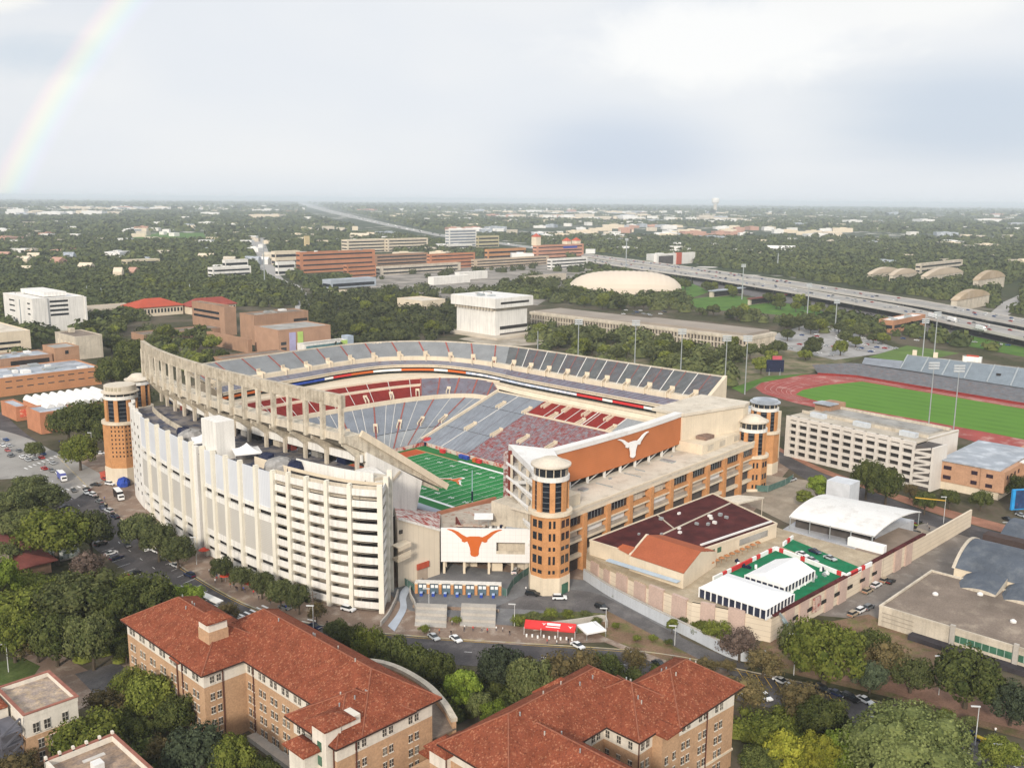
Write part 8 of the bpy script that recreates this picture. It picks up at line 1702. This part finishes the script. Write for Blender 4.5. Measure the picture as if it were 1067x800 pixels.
LT = [
 # grandstand kerb
 (146,572,46,46,'oak','dark live oak at the far end of the grandstand kerb row'),(166,585,46,48,'oak','dark live oak, second in the grandstand kerb row from the corner tower'),(186,592,40,42,'oak','dark live oak closest to the slot in the grandstand kerb row'),
 (231,606,30,32,'oak','first small live oak of the ramp row, beside the red umbrellas'),(252,615,30,32,'oak','second live oak of the ramp row'),(273,624,32,34,'oak','third live oak of the ramp row'),(293,634,34,38,'oak','fourth live oak of the ramp row'),(312,640,32,38,'oak','fifth live oak of the ramp row, behind the utility pole'),(330,648,24,26,'brown','brownish last tree of the ramp row'),
 # between the halls and the street
 (365,686,44,44,'dark','dark green tree at the left end of the clump facing the ramp corner'),(386,700,46,56,'green','green tree in front of the ramp corner'),(408,708,48,56,'dark','dark tree in the clump before the winding path'),(432,716,50,56,'dark','dark round tree below the winding path'),(456,722,46,52,'dark','dark tree at the right end of the clump beside the curved wall'),(350,668,30,28,'olive','small olive tree at the street end of the ramp'),
 (482,742,40,58,'bright','light green tree right of the curved brick terrace'),(500,752,34,40,'olive','olive tree beside the light green one at the curved terrace'),(522,722,62,56,'blue','grey green tree below the grass bank'),(552,738,56,66,'olive','dull olive tree above the hall roof ridge'),(545,712,34,36,'brown','brownish tree just under the red event tent'),(578,730,62,60,'brown','brownish dark tree behind the hall roof ridge'),(606,724,48,58,'brown','brownish tree below the white peaked tent'),(628,716,46,42,'dark','dark tree beneath the planted bank'),(514,762,38,40,'bright','small pale green tree against the hall roof'),(596,728,26,34,'yellow','yellow green bush tree in front of the brownish ones'),(622,728,30,30,'green','green tree at the hall roof valley'),(660,700,34,30,'brown','thin brown tree under the planted bank'),(735,706,34,26,'brown','brown tree at the top of the gable hall'),(705,702,26,20,'brown','small brown tree beside the black car'),
 # west wood
 (18,545,50,46,'oak','dark live oak by the avenue at the left frame edge'),(44,535,60,36,'oak','dark live oak just below the avenue crosswalk'),(30,520,44,30,'oak','small dark live oak at the avenue corner'),(60,588,84,70,'green','large green tree above the dome shelter'),(96,580,56,58,'oak','dark tree left of the street traffic'),(28,566,60,44,'olive','olive tree over the dull red roof'),(92,605,44,36,'purple','dark purplish tree at the kerb bend'),
 (30,665,90,66,'green','spreading green tree at the left wood edge, below the dull red roof'),(82,662,104,80,'olive','very wide olive green tree filling the left wood'),(124,668,60,70,'dark','dark tree in the middle of the left wood'),(154,655,80,64,'dark','wide dark tree left of the bright pair behind the hall'),(175,642,44,40,'bright','bright green tree behind the hall roof, left one'),(196,640,40,36,'bright','bright green tree behind the hall roof, beside the bus shelter'),(238,650,26,28,'brown','brown tree right of the bus shelter'),(98,698,58,72,'olive','pointed olive tree in front of the lane'),(60,694,66,64,'dark','dark tree above the lane bend'),(16,690,60,66,'green','green tree beside the lawn at the left frame edge'),(40,690,44,40,'brown','brownish tree between lawn and lane'),(2,632,56,60,'bright','yellowish green tree on the left frame edge'),(110,640,54,46,'green','green tree behind the wide olive one'),(132,690,34,30,'dark','dark tree at the hall corner by the driveway'),(5,598,40,40,'olive','olive tree covering the corner of the dull red roof'),
 # hall garden
 (138,735,48,46,'green','green tree at the near corner of the L shaped hall'),(160,756,60,70,'green','tall green tree against the L shaped hall front'),(184,772,52,60,'dark','dark tree against the L shaped hall front'),(112,748,52,38,'brown','brownish tree above the flat stained roof'),(96,800,84,66,'green','wide green tree between the two flat roofs'),(206,818,78,80,'blue','grey green tree in the hall court'),(244,822,60,70,'green','green tree in the hall court corner'),(272,825,46,46,'dark','dark tree at the bottom of the hall court'),(18,818,60,40,'brown','grey brown shrub tree below the fire stairs'),(172,800,40,44,'brown','brown tree between path and court'),(146,775,40,36,'dark','dark tree by the garden path'),
 # lower right
 (858,716,90,84,'green','big dark green tree at the podium corner'),(834,700,56,62,'olive','olive tree in front of the podium fire stair'),(906,694,50,48,'dark','dark round tree left of the pool wing'),(922,712,60,52,'brown','brownish tree below the green windows'),(948,722,54,46,'olive','olive brown tree beside the round dark one'),(906,722,44,40,'blue','grey green tree on the garden lawn'),(1005,738,84,74,'dark','wide dark tree in front of the pool wing'),(1052,756,60,54,'blue','grey green tree at the right frame edge'),(770,690,46,44,'purple','purplish brown tree at the podium wall'),(746,672,36,30,'green','green shrub tree against the podium wall'),(730,664,26,22,'green','small green shrub at the pink wall'),(700,660,16,20,'green','small conical shrub on the grey wall'),(795,706,46,36,'brown','brown tree right of the gable hall'),(775,744,60,46,'brown','brown tree in front of the gable hall end'),(832,752,60,50,'brown','dark brown tree beside the street car'),(856,772,66,56,'dark','dark tree behind the yellow ones'),(806,790,60,50,'green','green tree against the gable hall'),(820,815,60,62,'yellow','yellow green tree, left of the two at the bottom'),(846,820,50,70,'yellow','yellow green tree, right of the two at the bottom'),(790,818,50,50,'dark','dark tree at the bottom between hall and yellow trees'),(880,812,60,66,'bright','light olive tree next to the huge round one'),(1040,800,50,40,'green','green tree at the lower right corner'),
 # right
 (851,527,30,40,'bright','bright green conical tree in the tan lot'),(838,530,24,24,'green','green bush at the foot of the conical tree'),(902,520,40,50,'dark','dark tree in front of the garage, left one'),(922,528,42,50,'dark','dark tree in front of the garage, right one'),(963,536,28,30,'dark','small round clipped tree on the shrub island'),(989,530,24,24,'dark','small dark tree before the brick office, left one'),(1021,532,26,26,'dark','small dark tree before the brick office, right one'),(1060,524,30,36,'dark','dark tree at the right end of the brick office'),(948,520,18,20,'brown','small brown tree at the garage stair'),(915,585,20,14,'olive','low shrub tree by the parking lot'),
 # art gallery corner
 (72,462,46,46,'dark','dark tree in front of the vaulted gallery, left one'),(96,464,56,56,'dark','dark tree in front of the vaulted gallery, right one'),(84,490,44,44,'green','green tree on the forecourt of the far left tower'),(112,470,36,40,'dark','dark tree right behind the far left tower'),(37,478,22,22,'olive','small olive tree at the avenue gallery steps'),(140,392,46,46,'dark','dark tree between the pale grey block and the stadium rim'),(118,410,40,46,'dark','dark tree at the brick stair block')]
for (u, v, w_, h_, lf, lb) in LT: ptree(u, v, w_, h_, lf, lb, 'thin' if lf in ('brown', 'purple') else 'tall' if h_ > w_*1.25 and u != 851 else 'cone' if 'conical' in lb else 'near')
ptree(946, 828, 156, 104, 'bigolive', 'huge round olive green tree at the bottom right', 'big')
# clipped shrubs on the bank
for k, (u, v, w_, lf) in enumerate(((541, 652, 20, 'green'), (556, 648, 20, 'olive'), (574, 645, 20, 'green'), (592, 645, 18, 'green'), (610, 645, 16, 'olive'), (622, 652, 16, 'olive'), (475, 650, 14, 'green'), (641, 655, 12, 'green'), (664, 668, 12, 'green'), (680, 668, 13, 'green'), (697, 672, 12, 'dark'), (442, 660, 16, 'green'), (758, 700, 22, 'brown'), (905, 790, 26, 'brown'), (640, 622, 9, 'green'), (655, 629, 9, 'green'), (985, 752, 24, 'green'), (1010, 757, 20, 'olive'), (960, 745, 22, 'olive'), (712, 650, 14, 'olive'), (928, 592, 16, 'olive'))):
    ptree(u, v, w_, w_*.7, lf, 'low garden shrub in the planted strips south of the stadium', 'thin', 'low garden shrubs')
# trees one can still tell apart farther off
def blocked(x, y, g=2.0): return any(a-g < x < b+g and c-g < y < d+g for a, b, c, d in FOOT)
REG = [([(92,330),(150,325),(150,350),(150,420),(128,412),(120,372),(92,352)],26,'dark','dark trees massed left of the stadium rim'),([(146,352),(222,352),(222,372),(260,384),(215,392),(160,372)],16,'dark','dark trees below the brown brick arts complex'),([(300,350),(330,318),(400,316),(470,332),(470,356),(368,362)],34,'oak','dark live oaks between arts complex and pale library block'),([(545,350),(560,345),(640,352),(740,372),(752,398),(690,385),(600,372)],36,'oak','dark live oaks behind the east upper deck'),([(760,366),(830,350),(880,372),(790,392),(762,392)],12,'oak','park trees near the scoreboard'),([(520,296),(545,290),(592,304),(640,312),(700,310),(720,322),(640,326),(560,316)],26,'dark','dark trees around the sports dome'),([(722,322),(800,334),(905,352),(860,352),(800,346),(730,330)],16,'oak','car park trees beyond the long hall'),([(700,297),(790,311),(900,331),(880,336),(790,318),(715,303)],20,'dark','dark trees on the near side of the raised highway'),([(400,300),(445,314),(420,326),(395,316)],8,'dark','dark trees round the small beige hall'),([(880,345),(925,352),(945,366),(930,372),(880,362)],9,'oak','dark trees by the roadside brick building'),([(150,296),(300,304),(300,316),(150,308)],18,'green','green trees behind the red roofed library')]
for poly, n, lf, lb in REG:
    us = [p[0] for p in poly]; vs_ = [p[1] for p in poly]; k = tries = 0; got = []
    while k < n and tries < 4000:
        tries += 1; u, v = RND.uniform(min(us), max(us)), RND.uniform(min(vs_), max(vs_))
        if not inpoly(u, v, poly): continue
        x, y = P(u, v)
        if blocked(x, y, 3) or any(hypot(x-a, y-b) < 7.5 for a, b in got): continue
        got.append((x, y)); R_ = RND.uniform(6.0, 9.5); tree('mid', lf if RND.random() < .75 else 'green', x, y, R_, RND.uniform(.85, 1.15), 'one of the '+lb, lb); k += 1
for l_ in TP.values():
    for r in l_:
        for o in list(r.children): bpy.data.objects.remove(o)
        bpy.data.objects.remove(r)
# ================================================================ the far woods, one mass
def mass(name, label, rng, n, d0, d1, size, quads, qs, m, clear=True, hfac=.9, az=(-33, 33), keepf=None):
    X, Y = [], []
    a = YAW+np.radians(rng.uniform(az[0], az[1], n)); d = np.sqrt(rng.uniform(d0*d0, d1*d1, n)); X = CAM[0]+np.sin(a)*d; Y = CAM[1]+np.cos(a)*d
    ok = np.ones(n, bool)
    if clear:
        for x0, x1, y0, y1 in FOOT: ok &= ~((X > x0-3) & (X < x1+3) & (Y > y0-3) & (Y < y1+3))
        for pl in CLEAR:
            inside = np.zeros(n, bool); m_ = len(pl)
            for i in range(m_):
                (xa, ya), (xb, yb) = pl[i], pl[i-1]; c = ((ya > Y) != (yb > Y)) & (X < (xb-xa)*(Y-ya)/((yb-ya) or 1e-9)+xa); inside ^= c
            ok &= ~inside
    if keepf is not None: ok &= keepf(X, Y, rng)
    X, Y = X[ok], Y[ok]; n = len(X); S = size*(.65+.7*rng.random(n)); vs_, fs_ = [], []
    # leaf clumps over a domed crown
    dirs = rng.normal(size=(n, quads, 3)); dirs[..., 2] = np.abs(dirs[..., 2])*.9+.02; dirs /= np.linalg.norm(dirs, axis=2)[..., None]
    rad = S[:, None, None]*(.78+.34*rng.random((n, quads, 1))); c = np.stack([X, Y, S*hfac*.45], 1)[:, None, :]; p = c+dirs*rad*np.array((1, 1, hfac))
    nn = dirs+rng.normal(size=dirs.shape)*.35; nn /= np.linalg.norm(nn, axis=2)[..., None]; t = np.cross(nn, rng.normal(size=nn.shape)); t /= np.linalg.norm(t, axis=2)[..., None]; b = np.cross(nn, t); s = S[:, None, None]*qs*(.6+.8*rng.random((n, quads, 1)))
    q = np.stack([p-t*s, p+b*s*.8, p+t*s, p-b*s*.8], 2).reshape(-1, 3); f = np.arange(len(q), dtype=np.int32)
    # inner dome of each crown
    k = 6; ring = np.array([(cos(2*pi*i/k)*.86, sin(2*pi*i/k)*.86, .05) for i in range(k)]+[(cos(2*pi*(i+.5)/k)*.62, sin(2*pi*(i+.5)/k)*.62, .52) for i in range(k)]+[(0, 0, .80)])
    dv = np.stack([X, Y, np.zeros(n)], 1)[:, None, :]+ring[None]*S[:, None, None]*np.array((1, 1, hfac*1.45)); dv = dv.reshape(-1, 3)
    tri = [(i, (i+1) % k, k+i) for i in range(k)]+[((i+1) % k, k+(i+1) % k, k+i) for i in range(k)]+[(k+i, k+(i+1) % k, 2*k) for i in range(k)]; tri = np.array(tri, np.int32)
    tf = (tri[None]+(np.arange(n, dtype=np.int32)*(2*k+1))[:, None, None]+len(q)).reshape(-1)
    me = bpy.data.meshes.new(name); V = np.vstack([q, dv]).astype(np.float32); nq = len(q)//4; ntr = len(tf)//3
    me.vertices.add(len(V)); me.vertices.foreach_set('co', V.ravel()); me.loops.add(nq*4+ntr*3); me.loops.foreach_set('vertex_index', np.concatenate([f, tf]).astype(np.int32)); me.polygons.add(nq+ntr)
    me.polygons.foreach_set('loop_start', np.concatenate([np.arange(nq)*4, nq*4+np.arange(ntr)*3]).astype(np.int32)); me.polygons.foreach_set('loop_total', np.concatenate([np.full(nq, 4), np.full(ntr, 3)]).astype(np.int32)); me.update(calc_edges=True)
    me.materials.append(m); o = bpy.data.objects.new(name, me); COL.objects.link(o); return tag(o, label, 'woods', None, 'stuff')
def far_leaf(name):
    m = bpy.data.materials.new(name); m.use_nodes = True; nt = m.node_tree; L = nt.links.new; b = nt.nodes['Principled BSDF']; b.inputs['Roughness'].default_value = .9; b.inputs['Specular IOR Level'].default_value = .1
    tc = nd(nt, 'ShaderNodeTexCoord'); g = nd(nt, 'ShaderNodeNewGeometry')
    n1 = nd(nt, 'ShaderNodeTexNoise'); n1.inputs['Scale'].default_value = .045; n1.inputs['Detail'].default_value = 3; L(tc.outputs['Object'], n1.inputs['Vector'])
    n2 = nd(nt, 'ShaderNodeTexNoise'); n2.inputs['Scale'].default_value = .006; n2.inputs['Detail'].default_value = 4; L(tc.outputs['Object'], n2.inputs['Vector'])
    r = nd(nt, 'ShaderNodeValToRGB'); cr = r.color_ramp; cr.elements[0].position = .30; cr.elements[0].color = (.034, .045, .018, 1); cr.elements[1].position = .78; cr.elements[1].color = (.105, .112, .034, 1)
    for p, c in ((.45, (.055, .070, .026)), (.60, (.088, .104, .034)), (.69, (.125, .138, .040))): e = cr.elements.new(p); e.color = (*c, 1)
    a = nd(nt, 'ShaderNodeMath', operation='MULTIPLY_ADD'); a.inputs[1].default_value = .16; L(g.outputs['Random Per Island'], a.inputs[0]); 
    b2 = nd(nt, 'ShaderNodeMath', operation='MULTIPLY_ADD'); b2.inputs[1].default_value = .55; L(n1.outputs['Fac'], b2.inputs[0]); b3 = nd(nt, 'ShaderNodeMath', operation='MULTIPLY'); b3.inputs[1].default_value = .35; L(n2.outputs['Fac'], b3.inputs[0]); L(b3.outputs[0], b2.inputs[2]); L(b2.outputs[0], a.inputs[2])
    L(a.outputs[0], r.inputs[0]); L(r.outputs[0], b.inputs['Base Color']); return m
FL = far_leaf('far_leaves')
def pc(px): return [P(*q) for q in px]
CLEAR = [pc([(600, 260), (700, 272), (820, 288), (960, 309), (1067, 328), (1160, 345), (1160, 390), (1067, 372), (960, 348), (800, 314), (700, 294), (600, 276)]), pc([(308, 209), (345, 217), (455, 241), (612, 262), (612, 273), (450, 252), (400, 243), (340, 231), (318, 222)]),
 pc([(258, 248), (278, 248), (292, 284), (316, 298), (350, 332), (305, 336), (296, 300), (268, 286)]), pc([(318, 303), (400, 282), (500, 278), (600, 284), (660, 272), (592, 296), (590, 306), (470, 304), (440, 316), (396, 312)]), pc([(285, 276), (320, 262), (400, 262), (500, 268), (612, 272), (612, 282), (500, 284), (400, 290), (320, 292)]),
 pc([(700, 296), (760, 304), (866, 328), (858, 336), (720, 324)]), pc([(135, 241), (216, 241), (217, 252), (135, 253)]), pc([(800, 346), (905, 350), (945, 366), (870, 376), (810, 364)]), pc([(1040, 300), (1067, 290), (1067, 322), (1030, 338)]), pc([(450, 262), (470, 262), (560, 268), (560, 256), (460, 256)])]
SITE = [(-20, 620), (-20, 300), (60, 300)]
CLEAR.append(pc([(-400, 900), (-400, 372), (33, 372), (60, 345), (95, 352), (150, 325), (230, 320), (300, 318), (470, 300), (560, 312), (720, 318), (900, 345), (1067, 372), (1500, 480), (1500, 900)]))
rg = np.random.default_rng(77)
def inside(px):
    pl = pc(px)
    def f(X, Y, r):
        q = np.zeros(len(X), bool); m_ = len(pl)
        for i in range(m_):
            (xa, ya), (xb, yb) = pl[i], pl[i-1]; q ^= ((ya > Y) != (yb > Y)) & (X < (xb-xa)*(Y-ya)/((yb-ya) or 1e-9)+xa)
        for x0, x1, y0, y1 in FOOT: q &= ~((X > x0) & (X < x1) & (Y > y0) & (Y < y1))
        return q
    return f
UNDER = (([(-20, 600), (60, 610), (110, 600), (150, 612), (215, 640), (225, 655), (130, 692), (95, 700), (60, 678), (25, 672), (-20, 690)], 'left wood'), ([(340, 664), (365, 678), (470, 705), (560, 712), (640, 698), (690, 700), (620, 730), (540, 765), (480, 770), (440, 735)], 'strip between street and halls'), ([(770, 742), (850, 748), (905, 770), (1000, 800), (1067, 815), (1067, 840), (760, 840), (765, 770)], 'bottom right wood'), ([(100, 745), (165, 735), (200, 760), (262, 812), (275, 840), (150, 840), (120, 780)], 'hall court'))
for px, nm_ in UNDER: mass('undergrowth', 'leafy undergrowth filling the '+nm_, rg, 9000, 170, 480, 2.6, 150, .10, LEAF['dark' if 'hall' in nm_ else 'green'], False, 1.0, (-34, 34), inside(px))
for k, (px, n) in enumerate((([(300, 352), (330, 312), (400, 306), (475, 318), (472, 356), (400, 358), (340, 372)], 1500), ([(548, 362), (560, 338), (640, 348), (745, 368), (770, 372), (758, 404), (690, 388), (600, 376)], 900), ([(90, 345), (110, 325), (150, 322), (150, 420), (130, 416), (118, 372)], 500), ([(520, 300), (560, 288), (600, 303), (720, 312), (715, 326), (640, 322), (560, 314)], 900), ([(700, 322), (800, 334), (905, 350), (900, 354), (800, 342)], 500), ([(150, 300), (300, 300), (330, 316), (300, 322), (150, 310)], 900), ([(150, 350), (225, 352), (232, 380), (200, 392), (165, 372)], 260), ([(148, 331), (206, 336), (206, 349), (146, 346)], 120), ([(392, 300), (440, 302), (500, 304), (560, 294), (592, 296), (556, 310), (470, 314), (440, 310), (398, 318)], 420), ([(395, 287), (470, 281), (560, 277), (560, 283), (470, 290), (400, 297)], 130))):
    mass('grove', 'dark grove of live oaks ' + ('behind the north rim', 'behind the east rim', 'left of the stadium', 'around the dome', 'in the car park', 'behind the red roofs', 'below the arts complex', 'before the library', 'in the district', 'on the district car parks')[k], rg, n*7, 420, 1900, 7.0, 60, .18, LEAF['oak'], False, .95, (-33, 33), inside(px))
mass('woods', 'dense green woods between campus and the built up distance', rg, 15000, 690, 1900, 7.4, 34, .25, FL)
gap = lambda X, Y, r: ((np.sin(X*.0021+1.3)*np.cos(Y*.0017)+np.sin(X*.0007-Y*.0009)) < 1.05)
mass('woods', 'distant band of woods thinning into roofs', rg, 17000, 1900, 3400, 9.5, 14, .36, FL)
belt = lambda X, Y, r: ((np.sin((X-Y)*.0011+.5)+np.sin((X+Y)*.0016)+.6*np.sin(X*.0041)) < .75)
mass('woods', 'last hazy belts of woods below the horizon', rg, 22000, 3400, 9000, 17, 6, .5, FL, hfac=.62, keepf=belt)
mass('woods', 'thin tree lines on the horizon', rg, 9000, 9000, 22000, 45, 3, .6, FL, hfac=.40, keepf=belt)
# roofs too many and too far to count
def onhw(x, y): u, v = PJ(x, y, 0); return inpoly(u, v, [(306, 207), (345, 215), (455, 239), (612, 259), (612, 275), (450, 254), (400, 245), (340, 233), (316, 224)])
rr_ = np.random.default_rng(9); mb = MB()
for k in range(1500):
    a = YAW+radians(rr_.uniform(-31, 31)); d = rr_.uniform(2300, 13000); x, y = CAM[0]+sin(a)*d, CAM[1]+cos(a)*d
    if sin(x*.0013+y*.0004)+sin(y*.0011-x*.0006) < .15 and rr_.random() < .8: continue
    if onhw(x, y): continue
    mb.cur = int(rr_.integers(0, 4)); s = d/1000; mb.obox(x, y, 0, (6+5*rr_.random())*(1+.12*s), (10+16*rr_.random())*(.7+.3*s), (8+10*rr_.random())*(.7+.3*s), -YAW+rr_.uniform(-.5, .5))
tag(mb.build('distant_roofs', [WROOF, CREAM, CREAM2, WHITE]), 'countless tiny pale roofs scattered through the far woods', 'roofs', None, 'stuff')
# far roofs among the woods
kinds = [('white', WROOF), ('cream', CREAM), ('pale grey', ROOFBLUE), ('tan', CREAM2), ('pinkish', mat('far_pink', (.44, .26, .2), .9))]
def far_roofs(n, d0, d1, s0, s1, h0, h1, where, az, seed, kp=None):
    r = random.Random(seed); k = 0
    while k < n:
        a = YAW+radians(r.uniform(*az)); d = sqrt(r.uniform(d0*d0, d1*d1)); x, y = CAM[0]+sin(a)*d, CAM[1]+cos(a)*d
        if kp and not kp(x, y): continue
        if blocked(x, y, 8) or onhw(x, y): continue
        nm_, m = kinds[int(r.random()**1.6*5)]; w_, l_, h = r.uniform(s0, s1), r.uniform(s0, s1)*1.4, r.uniform(h0, h1); an = -YAW+r.uniform(-.35, .35)
        mb = MB(); mb.obox(0, 0, 0, h, l_, w_, an)
        if w_ < 22:
            c, s_ = cos(an), sin(an); f = lambda X_, Y_, Z_: (X_*c-Y_*s_, X_*s_+Y_*c, Z_); mb.add([f(-l_/2, -w_/2, h), f(l_/2, -w_/2, h), f(l_/2, 0, h+w_*.3), f(-l_/2, 0, h+w_*.3), f(l_/2, w_/2, h), f(-l_/2, w_/2, h)], [(0, 1, 2, 3), (3, 2, 4, 5), (0, 3, 5), (1, 4, 2)])
        else: mb.obox(r.uniform(-.2, .2)*l_, 0, h, h+2.5, l_*.3, w_*.4, an)
        o = mb.build('distant_building', m); o.location = (x, y, 0); tag(o, f'{nm_} distant building {where}', 'building', f'{nm_} buildings {where}'); foot(x-l_/2, x+l_/2, y-w_/2, y+w_/2, 0); k += 1
far_roofs(26, 1250, 2300, 9, 22, 7, 14, 'showing between the nearer woods', (-31, -12), 1, lambda x, y: PJ(x, y, 0)[1] < 292)
far_roofs(80, 3200, 5200, 25, 70, 9, 18, 'in the far roof belt', (-30, 30), 2, lambda x, y: not belt(np.array(x), np.array(y), None) or RND.random() < .25)
far_roofs(150, 5200, 11000, 50, 130, 12, 30, 'in the hazy belt under the horizon', (-30, 30), 3, lambda x, y: not belt(np.array(x), np.array(y), None) or RND.random() < .2)
far_roofs(36, 2000, 3300, 18, 50, 8, 16, 'deep in the middle woods', (-30, 28), 4)
